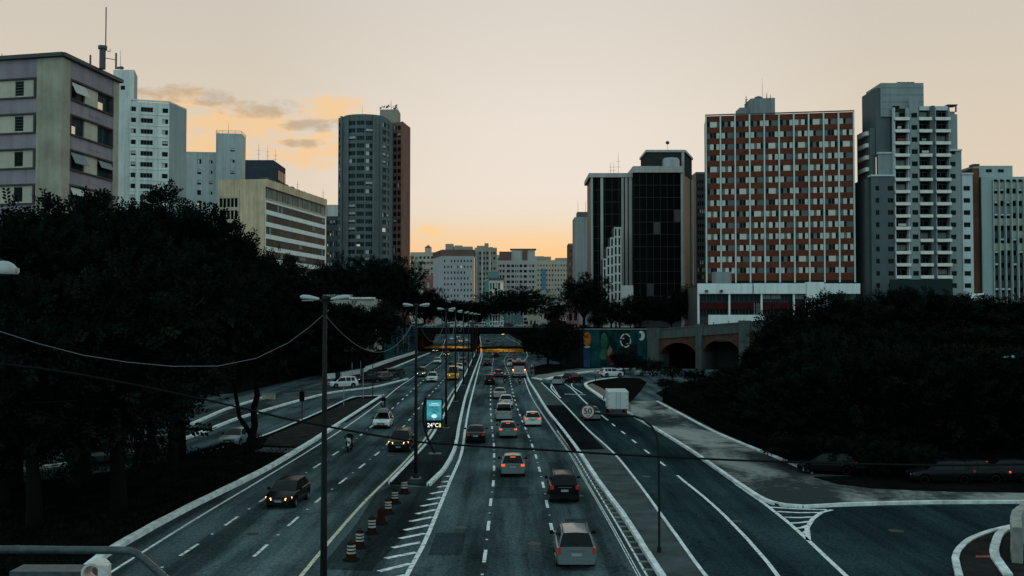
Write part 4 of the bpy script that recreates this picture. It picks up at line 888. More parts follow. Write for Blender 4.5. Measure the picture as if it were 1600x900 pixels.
# ------------------------------------------------------------------ black glass tower with white fins
def black_tower():
    WHF = mat('white_stone_fin', (.42, .41, .38), .8, var=.12, scale=.3, streak=.2); d = 300
    A = V(924, 370, 302); M_ = V(989, 370, 301); A2 = V(989, 370, 298); B2 = V(1064, 370, 298); C2 = V(1082, 370, 316)
    t = thing('black_glass_tower', 'black glass office tower with white vertical fins and white cornice', 'building', (A.x, A.y, 0)); zl = ZZ(278, 302); zr = ZZ(270, 298)
    def curtain(P, Q, z0, z1, cols, fl=3.3):
        L = (Q - P).length; u = (Q - P).normalized(); ang = atan2(u.y, u.x); b = MB(); Mx = Matrix.Translation((P.x, P.y, 0)) @ Matrix.Rotation(ang, 4, 'Z')
        n = int((z1 - z0) / fl); cw = L / cols
        for r in range(n):
            z = z1 - (r + 1) * fl
            for i in range(cols):
                lit = R.random()
                o = bpy.data.objects.new('pane', ubox(G_BLACK if lit > .02 else FR_D)); COL.objects.link(o); o.parent = t; o.rotation_euler = (R.uniform(-.004, .004), 0, ang + R.uniform(-.004, .004)); o.scale = (cw - .1, .08, fl - .12)
                o.location = Mx @ Vector((cw * i + .05, -.06, z + .06)) - Vector(t['base'])
        b.box((0, .0, z0), (L, .2, z1), 0, Mx); b.build('curtain_frame', FR_D, t)
    curtain(A, M_, 8, zl, 6, 3.6); curtain(A2, B2, 8, zr, 7, 3.6)
    for pa, pb in ((923, 926), (938, 942), (970.5, 974), (976, 980), (982, 987)): boxo('fin', WHF, t, (V(pa, 370, 302).x, 300.7, 8), (V(pb, 370, 302).x, 301.9, zl))
    boxo('cornice', WHF, t, (A.x - .8, 300.4, zl), (M_.x - .003, 320, ZZ(270, 300))); boxo('cornice', WHF, t, (A2.x, 297.2, zr), (B2.x + .6, 318, ZZ(259.5, 297.2)))
    u = (C2 - B2).normalized(); ang = atan2(u.y, u.x); b = MB(); L = (C2 - B2).length; b.quad((B2.x, B2.y, 8), (C2.x, C2.y, 8), (C2.x, C2.y, zr), (B2.x, B2.y, zr)); b.build('side_wall', G_BLACK, t)
    for s in (0.0, .1, .9): boxo('fin', WHF, t, (s * L, -.5, 8), (s * L + .7, -.005, zr), ang, Vector((B2.x, B2.y, 0)))
    boxo('side_wall', FR_D, t, (A.x, 302.3, 8), (A.x + .3, 318, zl)); MB().poly([(A.x, 302, zl - .1), (M_.x, 302, zl - .1), (M_.x, 320, zl - .1), (A.x, 320, zl - .1)]).build('roof', ROOFM, t); boxo('rear_wall', FR_D, t, (A.x, 318, 8), (C2.x, 318.4, zl))
    P = V(1011, 245, 303); Q = V(1069, 245, 303); S = V(1081, 245, 318); zp = ZZ(238, 303); b = MB(); b.prism([(P.x, P.y), (Q.x, Q.y), (S.x, S.y), (P.x, S.y)], zr, zp); b.build('penthouse', mat('dark_penthouse', (.035, .036, .036), .7, var=.2), t)
    b = MB(); b.prism([(P.x - .4, P.y - .4), (Q.x + .4, Q.y - .4), (S.x + .4, S.y), (P.x - .4, S.y)], zp, zp + .7); b.build('penthouse_cornice', WHF, t); boxo('fin', WHF, t, (Q.x - .8, Q.y - .3, zr), (Q.x, Q.y - .02, zp))
    q = V(1048, 250, 301); MB().lathe([(2.6, 0), (2.6, 2.2), (2.2, 2.8), (.01, 3.1)], 14, c=(q.x, q.y, ZZ(259.5, 297.2))).build('water_tank', METAL, t)
    q = V(1043, 228, 305); antenna(t, (q.x, q.y, zp + .6), 2.4); MB().lathe([(.01, -.6), (.5, -.3), (.6, 0), (.5, .3), (.01, .6)], 8, c=(q.x, q.y, zp + 3.2)).build('beacon', DARKMETAL, t)
    for p in (954, 959, 966, 1003): q = V(p, 265, 305); antenna(t, (q.x, q.y, ZZ(270, 300)), 4 if p != 966 else 7, .06, 2)
black_tower()
def lattice():
    m = mat('white_lattice', (.62, .60, .55), .8, var=.08); d = 290; A = V(942, 410, d); B = V(971, 410, d)
    t = thing('stepped_white_block', 'slim white building with stepped gridded front before the black glass tower', 'building', (A.x, A.y, 0))
    n = 5; cw = (B.x - A.x) / n; ch = 2.6; z0 = 8
    for i in range(n):
        zt = ZZ((404, 386, 371, 355, 355)[i], d); rows = int((zt - z0) / ch); x0 = A.x + i * cw
        facade(t, Vector((x0, d, 0)), Vector((x0 + cw - .01, d, 0)), z0, zt, [(.24, cw - .25, zt - .3 - (r + 1) * ch + .3, zt - .3 - r * ch, 'plain') for r in range(rows)], m, .35, frm=FR_W, gl=G_TEAL)
        boxo('roof', ROOFM, t, (x0, d + .4, z0), (x0 + cw - .01, d + 7, zt - .02))
    boxo('base_wall', m, t, (V(971, 450, d).x, d - .5, 8), (V(989, 450, d).x, d + 5, ZZ(446, d)))
lattice()

# ------------------------------------------------------------------ red slab on its white podium
def red_slab():
    RED = mat('red_tile_spandrel', (.145, .044, .026), .75, var=.18, scale=.5, streak=.15); PIL = mat('pale_green_pilaster', (.52, .62, .58), .8, var=.1, scale=.3); SH = mat('white_shutter', (.58, .56, .49), .7, var=.15, scale=.6); SHG = mat('grey_shutter', (.14, .14, .14), .7, var=.25, scale=.5); WP = mat('podium_white', (.72, .76, .74), .85, var=.08, scale=.2, streak=.2)
    A = V(1103.5, 300, 253); B = V(1334.5, 300, 247.5); L = (B - A).length; u = (B - A).normalized(); ang = atan2(u.y, u.x)
    t = thing('red_slab_block', 'wide red slab block with pale pilasters and rows of white shutters', 'building', (A.x, A.y, 0))
    z_top = ZZ(178, 250); cw = L / 10; rows = 14; pitch = 2.79; zb = ZZ(196, 250); ops = []
    for r in range(rows):
        z = zb - pitch * r
        for i in range(10): ops.append((i * cw + .22, (i + 1) * cw - .22, z, z + 1.42))
    zlow = zb - pitch * rows + 1.0
    A0, u, n, ang, L = facade(t, A, B, zlow, z_top, ops, RED, .22, win=False)
    def fb(name, m, u0, u1, za, zc, d0, d1): return boxo(name, m, t, (u0, -d1, za), (u1, -d0, zc), ang, A0)
    for r in range(rows):
        z = zb - pitch * r
        for i in range(10):
            a = i * cw + .22; w = cw - .44
            win_obj(t, A0, ang, a, a + w, z, z + 1.42, .2, 'four', FR_G, G_DARK, BLIND_G)
            pat = R.random(); flip = (i + (r % 2)) % 2
            q = [(0, 'g'), (1, 'w'), (2, 'd'), (3, 'w')] if pat < .3 else [(0, 'w'), (1, 'g'), (2, 'w'), (3, 'd')] if pat < .5 else [(0, 'd'), (1, 'w'), (2, 'w'), (3, 'g')] if pat < .75 else [(0, 'w'), (1, 'd'), (2, 'g'), (3, 'g')] if pat < .9 else [(0, 'd'), (1, 'g'), (2, 'd'), (3, 'w')]
            if r % 2 and pat > .3: q = [(0, 'g'), (1, 'd'), (2, 'd'), (3, 'w')] if flip else [(0, 'w'), (1, 'd'), (2, 'g'), (3, 'g')]
            k = 0
            while k < 4:
                s = q[k][1]; e = k
                while e < 4 and q[e][1] == s: e += 1
                if s != 'd':
                    wide = .12 if s == 'w' else 0
                    fb('shutter' if s == 'w' else 'closed_shutter', SH if s == 'w' else SHG, a + w * k / 4 + .02, a + w * e / 4 - .02 + (wide if e < 4 else 0), z + .03, z + 1.39, -.14, -.06 if s == 'w' else -.08)
                k = e
    for i in range(11): fb('pilaster', PIL, i * cw - .17, i * cw + .17, zlow - .5, z_top + .15, .0, .35)
    fb('roof_edge', FR_G, -.2, L + .2, z_top + .152, z_top + .4, -.2, .3)
    D = 13; nn = Vector((u.y, -u.x, 0)); pts = [A, B, B - nn * D, A - nn * D]; body(t, pts, zlow, z_top + .2, mat('slab_end_render', (.20, .17, .15), .9, var=.15, streak=.3), skip=(0,))
    fb('glazed_floor', G_TEAL, .2, L - .2, zlow - 1.3, zlow, -.9, -.6)
    # roof houses
    P = V(1173, 165, 256); Q = V(1211, 165, 255); b = MB(); GR = mat('grey_roof_house', (.24, .26, .26), .9, var=.12, scale=.3, streak=.3); b.prism([(P.x, P.y), (Q.x, Q.y), (Q.x, Q.y + 7), (P.x, P.y + 7)], z_top - .2, ZZ(154, 256)); b.build('roof_house', GR, t)
    P = V(1156, 165, 257); Q = V(1173, 165, 257); b = MB(); b.prism([(P.x, P.y), (Q.x - .02, Q.y), (Q.x - .02, Q.y + 5), (P.x, P.y + 5)], z_top - .2, ZZ(168, 257)); b.build('roof_house', GR, t)
    q = V(1185, 153, 259); MB().lathe([(1.35, 0), (1.3, .5), (1.0, 1.0), (.5, 1.25), (.01, 1.32)], 14, c=(q.x, q.y, ZZ(154.5, 256))).build('dome_antenna', DARKMETAL, t)
    q = V(1166, 160, 258); antenna(t, (q.x, q.y, ZZ(168, 257)), 3.2, .16, 3); q = V(1198, 150, 258); antenna(t, (q.x, q.y, ZZ(154, 256)), 2.0, .08, 3); q = V(1204, 150, 258); antenna(t, (q.x, q.y, ZZ(154, 256)), 1.6, .07, 3); q = V(1191, 120, 258); antenna(t, (q.x, q.y, ZZ(154, 256)), 5.5, .05)
    # podium
    d = 238; X = lambda p: V(p, 470, d).x; z = lambda y: ZZ(y, d)
    p = thing('white_podium', 'low white podium with red band and columns under the red slab', 'building', (X(1090), d, 8))
    boxo('roof_deck', ROOFM, p, (X(1091), d + .5, z(446)), (X(1342), d + 16, z(444)))
    boxo('fascia', WP, p, (X(1090), d - .6, z(459)), (X(1175), d + .4, z(443))); boxo('fascia', WP, p, (X(1177), d - .6, z(459)), (X(1259), d + .4, z(442.7))); boxo('fascia', WP, p, (X(1286.5), d - .6, z(459)), (X(1343), d + .4, z(443)))
    boxo('end_block', WP, p, (X(1259.2), d - .9, 8), (X(1286.2), d + .8, z(441)))
    for i, (a, c) in enumerate(zip([1092, 1105, 1120, 1139, 1156, 1172, 1189, 1206, 1222, 1240], [1105, 1120, 1138, 1156, 1172, 1187, 1206, 1222, 1238, 1258])):
        win_obj(p, Vector((X(a), d + 1.0, 0)), 0.0, 0, X(c) - X(a), z(472), z(459.5), 0, R.choice(['three', 'blind', 'two']), FR_D, G_TEAL, BLIND_G)
        boxo('red_panel', mat('dark_red_panel', (.055, .013, .014), .7, var=.15), p, (X(a), d + .6, z(483)), (X(c) - .02, d + .9, z(472.2)))
        win_obj(p, Vector((X(a), d + 1.3, 0)), 0.0, 0, X(c) - X(a), z(492.5), z(483.5), 0, 'three', FR_D, G_DARK, BLIND_G)
    for q in (1090, 1138.3, 1188.5, 1239, 1291): boxo('column', WP, p, (X(q), d - .2, 8), (X(q + 2.6), d + .45, z(459.01)))
    boxo('low_wall', WP, p, (X(1104), d - 2.2, 8), (X(1192), d - 1.9, z(492)))
    boxo('core', FR_D, p, (X(1092), d + 2.0, 8), (X(1342), d + 15, z(447)))
    for q in (1177, 1181, 1184): MB().tube([(X(q), d - 1.0, 9), (X(q), d - 1.0, z(474))], .07, 5).build('flagpole', METAL, p)
    boxo('roof_hut', GR, p, (X(1119), d + 2, z(444)), (X(1146), d + 5, z(424)))
    for a in (1101, 1124): boxo('cooling_unit', FR_D, p, (X(a), d - 1.2, z(457)), (X(a + 4), d - .62, z(453)))
red_slab()

# ------------------------------------------------------------------ stepped grey balcony tower
def balcony_tower():
    d = 243; X = lambda p: V(p, 300, d).x; z = lambda y: ZZ(y, d)
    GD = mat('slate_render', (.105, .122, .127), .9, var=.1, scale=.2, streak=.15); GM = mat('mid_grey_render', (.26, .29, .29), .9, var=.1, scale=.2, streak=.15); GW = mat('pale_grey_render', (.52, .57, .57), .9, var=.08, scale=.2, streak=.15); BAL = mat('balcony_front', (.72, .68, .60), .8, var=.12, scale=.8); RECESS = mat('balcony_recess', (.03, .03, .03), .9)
    t = thing('balcony_tower', 'stepped grey apartment tower with three columns of white balconies', 'building', (X(1361), d, 6)); z0 = 6; fl = 2.9
    zr = [z(187.5) - fl * r for r in range(18)]    # balcony slab levels
    def strip(pa, pb, yt, m, wins=(), rows=range(18), dy=0.0, wz=(.5, 1.65), name='wall'):
        A = Vector((X(pa), d + dy, 0)); B = Vector((X(pb), d + dy, 0)); zt = z(yt); ops = []
        for r in rows:
            zz = zr[r]
            if zz < z0 + .5 or zz + 2.4 > zt: continue
            for a, c in wins: ops.append((X(a) - X(pa), X(c) - X(pa), zz + wz[0], zz + wz[1]))
        facade(t, A, B, z0, zt, ops, m, .25, frm=FR_D, gl=G_DARK, kinds=('two', 'two', 'two', 'halflit', 'plain', 'plain', 'blind'), wts=[5, 5, 5, .5, 4, 4, .4], name=name)
        return zt
    strip(1361, 1375, 275, GD, [(1368, 1373.8)]); strip(1375, 1398, 275, GD, [(1387, 1396)], dy=.02)
    strip(1375, 1398, 238.5, GM, [(1382, 1391)], rows=range(0, 4), dy=1.2, name='setback_wall'); strip(1375, 1398, 134, GD, [], dy=2.2, name='setback_wall')
    strip(1421, 1436, 150, GM, [(1424.5, 1434)], dy=-.3); strip(1456, 1462, 165, GD, dy=-.02)
    strip(1485, 1498, 178, GM, [(1485.5, 1494.5)], rows=range(3, 18), dy=.3); strip(1498, 1504, 235, GM, dy=.35); strip(1504, 1520.5, 272, GW, [(1506, 1516.5)], dy=.2)
    for (pa, pb, yt, recm) in ((1398, 1421, 168, GW), (1436, 1456, 166, GD), (1462, 1485, 168, GM)):
        zt = z(yt); x0, x1 = X(pa), X(pb)
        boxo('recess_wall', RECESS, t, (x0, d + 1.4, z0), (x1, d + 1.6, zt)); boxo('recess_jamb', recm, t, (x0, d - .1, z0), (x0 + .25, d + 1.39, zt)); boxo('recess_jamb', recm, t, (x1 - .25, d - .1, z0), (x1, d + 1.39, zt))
        for r in range(18):
            zz = zr[r]
            if zz < z0 + .3 or zz > zt - 1.2: continue
            b = MB(); b.box((x0 + .05, d - .6, zz - .16), (x1 - .05, d + 1.38, zz)); b.build('balcony_slab', GD, t)
            f = MB(); f.box((x0, d - .72, zz - .18), (x1, d - .61, zz + .58)); f.box((x0, d - .6, zz), (x0 + .1, d + .0, zz + .58)); f.box((x1 - .1, d - .6, zz), (x1, d, zz + .58)); f.build('balcony_parapet', BAL, t)
            win_obj(t, Vector((x0, d + 1.4, 0)), 0.0, .4, x1 - x0 - .4, zz + .05, zz + 2.2, .0, R.choice(['two', 'three', 'curtain', 'blind', 'two', 'three']), FR_G, G_DARK, BLIND_G, 'balcony_door')
            if R.random() < .3: boxo('washing', R.choice([BLIND, BLIND_G, mat('dull_red_cloth', (.2, .07, .05), .9)]), t, (x0 + .6, d - .6, zz + .75), (x0 + .6 + R.uniform(.6, 2), d - .5, zz + 1.3))
    # upper block, roof terraces, side
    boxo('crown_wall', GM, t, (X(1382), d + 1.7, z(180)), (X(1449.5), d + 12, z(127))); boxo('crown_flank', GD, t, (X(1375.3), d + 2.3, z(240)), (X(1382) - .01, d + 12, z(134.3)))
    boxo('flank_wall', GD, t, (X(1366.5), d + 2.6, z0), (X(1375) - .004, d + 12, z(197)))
    for k in range(4): boxo('crown_joint', FR_D, t, (X(1383), d + 1.66, z(135 + 11 * k)), (X(1449), d + 1.699, z(134.6 + 11 * k)))
    for i in range(4): boxo('roof_unit', FR_D, t, (X(1412 + 7 * i), d + 3, z(127)), (X(1417.5 + 7 * i), d + 5, z(123.5)))
    for pa, pb in ((1400, 1411), (1424.5, 1434)): win_obj(t, Vector((X(pa), d + 1.68, 0)), 0.0, 0, X(pb) - X(pa), z(173), z(163), 0, 'two', FR_D, G_DARK, BLIND)
    boxo('terrace_wall', GM, t, (X(1438), d + 1.65, z(232)), (X(1498), d + 12, z(172))); boxo('terrace_parapet', GW, t, (X(1438), d + .2, z(172)), (X(1483), d + .5, z(165.5)))
    pg = MB()
    for q in (1485, 1496): pg.box((X(q), d + .5, z(174)), (X(q) + .3, d + .8, z(164)))
    pg.box((X(1483), d + .3, z(164)), (X(1499), d + 3, z(162.6))); pg.build('pergola', FR_D, t)
    boxo('coping', GW, t, (X(1360.5), d - .25, z(275.5)), (X(1398) - .02, d + 2, z(273))); boxo('coping', GW, t, (X(1504) - .1, d - .1, z(272.5)), (X(1521), d + 2, z(270))); boxo('coping', GW, t, (X(1375), d + .9, z(239)), (X(1397.8), d + 2.15, z(236.5))); boxo('coping', GW, t, (X(1485.2), d - .05, z(235.6)), (X(1504), d + 2, z(233)))
    boxo('core', GD, t, (X(1361.2), d + 2.1, z0), (X(1520), d + 14, z(276))); boxo('core', GD, t, (X(1398.2), d + 4.6, z(276)), (X(1498), d + 12, z(180)))
    for r in range(8): zz = zr[r + 1]; b = MB(); b.box((X(1366.5) - .8, d + 3.5, zz - .15), (X(1366.5) - .003, d + 9, zz + .8)); b.build('side_balcony', BAL, t)
    boxo('entrance_screen', mat('dark_green_screen', (.02, .035, .033), .8), t, (X(1375), d - 6, 6), (X(1470), d - 5.6, z(438)))
balcony_tower()

def finned_block():
    d = 250; X = lambda p: V(p, 380, d).x; z = lambda y: ZZ(y, d)
    GP = mat('pale_green_grey', (.36, .43, .42), .85, var=.08, scale=.2, streak=.15); RB = mat('rust_flank', (.16, .075, .045), .85, var=.25, scale=.3, streak=.3); FIN = mat('pale_fin', (.42, .54, .51), .7); SPN_LIT = mat('lit_spandrel', (.42, .38, .31), .8, var=.15, scale=.5)
    t = thing('finned_office', 'pale office block with thin vertical fins and arched top windows', 'building', (X(1524), d, 6))
    boxo('rust_flank', RB, t, (X(1523), d + 1.0, 6), (X(1534.5), d + 14, z(262))); boxo('blank_wall', GP, t, (X(1534.6), d, 6), (X(1551), d + 12, z(276))); boxo('joint', FR_D, t, (X(1533.8), d + .4, 6), (X(1535.5), d + .9, z(278)))
    boxo('penthouse', GP, t, (X(1528), d + 2, z(277)), (X(1590), d + 10, z(257))); boxo('penthouse_cornice', FR_D, t, (X(1527), d + 1.6, z(257)), (X(1537), d + 4, z(254.5)))
    for q in (1548, 1567): win_obj(t, Vector((X(q), d + 1.97, 0)), 0.0, 0, X(q + 9) - X(q), z(267.5), z(262.5), 0, 'two', FR_D, G_DARK, BLIND)
    pitch = 9.6; cols = 9; x0 = 1552; zt = z(276)
    boxo('head', GP, t, (X(1551), d + .05, z(283)), (X(1551 + pitch * cols), d + 12, zt)); boxo('core', FR_D, t, (X(1551), d + .9, 6), (X(1551 + pitch * cols), d + 12, z(283)))
    rowy = [283 + 19.4 * k for k in range(10)]
    for i in range(cols + 1): boxo('fin', FIN, t, (X(x0 + pitch * i - .5), d - .5, 6), (X(x0 + pitch * i + .5), d + .6, z(281)))
    for i in range(cols):
        a, c = X(x0 + pitch * i + .7), X(x0 + pitch * (i + 1) - .7); b = MB(); n = 8; r_ = (c - a) / 2; zc = z(283) - .1
        pts = [(a, d + .02, zc)] + [((a + c) / 2 - r_ * cos(pi * k / n), d + .02, zc + r_ * .9 * sin(pi * k / n)) for k in range(1, n)] + [(c, d + .02, zc)]
        b.poly(pts[::-1]); b.build('arched_head', G_BLACK, t)
        for k, y in enumerate(rowy):
            if z(y + 19) < 6: continue
            zt_, zb_ = z(y), z(y + 11)
            mat_ = SPN_LIT if (k in (0, 1, 3) or (k == 4 and i > 2) or (k == 5 and i != 3)) else (BLIND_G if k == 2 else FR_D)  # pale rows: warm reflected light put into the spandrel colour
            boxo('spandrel', mat_, t, (a, d + .35, zb_), (c, d + .85, zt_ - .01)); win_obj(t, Vector((a, d + .6, 0)), 0.0, 0, c - a, z(y + 19.4) + .02, zb_ - .01, 0, R.choice(['two', 'two', 'plain']), FR_D, G_BLACK, BLIND)
            if R.random() < .35: boxo('cooling_unit', FR_W, t, (a + .4, d + .1, zb_ - .6), (a + 1.1, d + .34, zb_ - .15))
    # small gabled roof at its foot
    g = thing('gabled_hut', 'tiny white gabled roof poking above the right hand trees', 'house', (X(1522), d - 40, 6)); y = d - 45; XX = lambda p: V(p, 460, y).x; zz = ZZ(466, y)
    b = MB(); b.box((XX(1521), y, 6), (XX(1552), y + 6, zz)); b.build('wall', WHITE_T, g); r = MB(); m_ = (XX(1521) + XX(1552)) / 2
    for s0, s1 in ((XX(1519), m_), (m_, XX(1554))):
        h0, h1 = (zz - .1, zz + 1.0) if s1 == m_ else (zz + 1.0, zz - .1); r.quad((s0, y - .5, h0), (s1, y - .5, h1), (s1, y + 6.5, h1), (s0, y + 6.5, h0)); r.quad((s0, y - .5, h0 - .2), (s1, y - .5, h1 - .2), (s1, y - .5, h1), (s0, y - .5, h0))
    r.tri((XX(1521), y - .01, zz), (XX(1552), y - .01, zz), (m_, y - .01, zz + .95)); r.build('roof', WHITE_T, g)
finned_block()

# ------------------------------------------------------------------ overpass across the avenue
def overpass():
    d = 330; DW = 60; DK = mat('overpass_concrete', (.010, .011, .011), .9, var=.25, scale=.4, streak=.3); zt = ZZ(511.5, d); zb = ZZ(522, d)
    t = thing('road_overpass', 'dark concrete overpass carrying traffic across the avenue', 'bridge', (0, d, 0))
    boxo('deck', DK, t, (-60, d, zb), (24, d + DW, zt - .2)); boxo('edge_beam', DK, t, (-60, d - .5, zb + .6), (24, d - .003, zt)); boxo('coping', mat('pale_coping', (.20, .21, .20), .85, var=.3, scale=.3), t, (-60, d - .62, zt), (24, d + .1, zt + .16))
    boxo('edge_beam', DK, t, (-60, d + DW + .003, zb + .6), (24, d + DW + .5, zt))
    for x, w in ((-39, 5.2), (-13.4, 1.2), (3.8, 11)): boxo('pier', DK, t, (x, d + .5, -.1), (x + w, d + DW - .5, zb - .003))  # right pier widened over the road edge to stand for shadow there
    boxo('deck_surface', A_ROAD, t, (-60, d + .2, zt - .19), (24, d + DW - .2, zt - .1))
    rb = MB()
    for h in (.5, .95): rb.tube([(-60, d - .3, zt + h), (24, d - .3, zt + h)], .04, 4)
    for k in range(43): rb.tube([(-60 + 2 * k, d - .3, zt), (-60 + 2 * k, d - .3, zt + 1.0)], .04, 4)
    rb.build('railing', DARKMETAL, t)
    so = bpy.data.materials.new('sodium_lamp'); so.use_nodes = True; so.node_tree.nodes['Principled BSDF'].inputs['Emission Color'].default_value = (1, .5, .12, 1); so.node_tree.nodes['Principled BSDF'].inputs['Emission Strength'].default_value = 6
    for i, (x, y) in enumerate(((-19.5, d + 46), (-22, d + 58), (-3, d + 8), (-4, d + 24))):
        lab = ('left near', 'left far', 'right near', 'right far')[i]
        l = thing('tunnel_lamp', 'orange sodium lamp under the overpass, %s one' % lab, 'lamp', (x, y, zb), 0, 'sodium lamps under the overpass'); boxo('housing', DARKMETAL, l, (x - .5, y - .2, zb - .15), (x + .5, y + .2, zb - .01)); boxo('diffuser', so, l, (x - .42, y - .15, zb - .2), (x + .42, y + .15, zb - .151))
        la = bpy.data.lights.new('tunnel_light', 'AREA'); lo = bpy.data.objects.new('tunnel_light', la); COL.objects.link(lo); la.size = 3.0; la.energy = 2300; la.color = (1, .36, .05); lo.parent = l; lo.location = (0, 0, -.25)
    return zt
OVZ = overpass()
# painted retaining walls either side
def murals():
    TEAL = mat('teal_mural_paint', (.006, .032, .036), .85, var=.8, scale=.35, streak=.4)
    d = 228; X = lambda p: V(p, 545, d).x; z = lambda y: ZZ(y, d)
    t = thing('mural_wall', 'tall retaining wall painted teal with faces and a crescent moon', 'wall', (X(900), d, 0))
    boxo('wall', TEAL, t, (X(880), d, -.1), (X(1013), d + .8, z(515))); boxo('coping', KERB_G, t, (X(880), d - .15, z(515)), (X(1013), d + .9, z(513.5)))
    def shape(name, pts, m, off=.02):
        P = [(X(a), d - off, z(b)) for a, b in pts]; A_ = MB(); A_.poly(P); A_.build(name, m, t)
    ell = lambda cx, cy, rx, ry, a0=0, a1=360, n=18: [(cx + rx * cos(radians(a0 + (a1 - a0) * k / n)), cy + ry * sin(radians(a0 + (a1 - a0) * k / n))) for k in range(n)]
    orange = mat('mural_orange', (.36, .11, .025), .85, var=.3, scale=.8); cream = mat('mural_cream', (.55, .55, .48), .85, var=.2, scale=1); dark = mat('mural_black', (.012, .014, .014), .85, var=.3); green = mat('mural_green', (.03, .09, .05), .85, var=.5, scale=.6); red = mat('mural_red', (.13, .02, .03), .85, var=.4, scale=.6); lt = mat('mural_light_teal', (.011, .055, .057), .85, var=.4, scale=.4); blue = mat('mural_blue', (.02, .06, .12), .85, var=.5, scale=.4); tan = mat('mural_tan', (.17, .12, .085), .85, var=.3, scale=.6)
    shape('blue_field', [(882, 516), (911, 516), (912, 574), (882, 574)], dark, .01); shape('teal_panel', [(922, 516), (936, 516), (938, 576), (923, 576)], lt, .012); shape('teal_panel', [(996, 517), (1012, 517), (1012, 574), (998, 574)], lt, .012)
    shape('orange_face', ell(917.5, 530, 6, 11.5), orange); shape('face_shadow', ell(917.5, 530, 4.2, 8, 200, 340, 10), mat('mural_rust', (.25, .06, .02), .85), .03); shape('white_beard', ell(917, 541, 5, 2.6, 0, 180, 9), cream, .035)
    shape('green_face', ell(944, 534, 5.5, 14), green); shape('green_robe', [(938, 545), (950, 545), (947, 563), (936, 560)], green, .03); shape('tan_spire', [(953, 540), (957, 546), (952, 557), (947, 553)], tan)
    shape('red_figure', ell(955, 562, 6, 9), red, .03); shape('red_crown', [(956, 549), (960, 556), (952, 556)], red, .04)
    ring = ell(977.5, 532, 8.5, 11, 0, 360, 24); inn = ell(977.5, 532, 7, 9.3, 0, 360, 24); b = MB()
    for k in range(24):
        q = [ring[k], ring[(k + 1) % 24], inn[(k + 1) % 24], inn[k]]
        if k % 5 != 2: b.quad(*[(X(a), d - .03, z(c)) for a, c in q])
    b.build('white_ring', cream, t); shape('dark_face', inn, dark, .022); shape('eye_mark', ell(974, 529, 1.2, 1), cream, .04); shape('mouth_mark', ell(980, 537, 1.3, .7), cream, .04); shape('dark_figure', [(966, 545), (995, 537), (996, 574), (962, 574)], dark, .018)
    moon = [(1002 + 5.4 * cos(radians(a)), 524.5 + 7.6 * sin(radians(a))) for a in range(-125, 126, 12)] + [(999 + 3.4 * cos(radians(a)), 524.5 + 4.6 * sin(radians(a))) for a in range(100, -101, -12)]; shape('crescent_moon', moon, cream)
    shape('eye_mark', ell(1003.5, 521.5, .7, .6), dark, .03); shape('blue_field', [(911.5, 545), (922, 543), (922, 575), (912, 575)], blue, .015)
    # left painted wall beside the overpass
    a = Vector((-33.2, 268, 0)); c = Vector((-31.2, 329, 0)); t2 = thing('blue_mural_wall', 'blue-green painted retaining wall left of the overpass', 'wall', tuple(a))
    MB().bar([a, c], .6, -.1, 8.4).build('wall', mat('blue_mural_paint', (.03, .085, .11), .85, var=.8, scale=.22, streak=.5, stretch=(1, 1, .5)), t2); MB().bar([a, c], .7, 8.4, 8.6).build('coping', KERB_G, t2)
    for k in range(16):
        p = a.lerp(c, (k + .5) / 16); h = R.uniform(2, 6); MB().bar([p + Vector((.32, -1.2, 0)), p + Vector((.32, R.uniform(0, 1.2), 0))], .03, R.uniform(.5, 2), h + 1.5).build('painted_patch', [lt, blue, orange, cream, dark, tan][k % 6] if k % 6 not in (2, 3) or k == 8 else blue, t2)
murals()
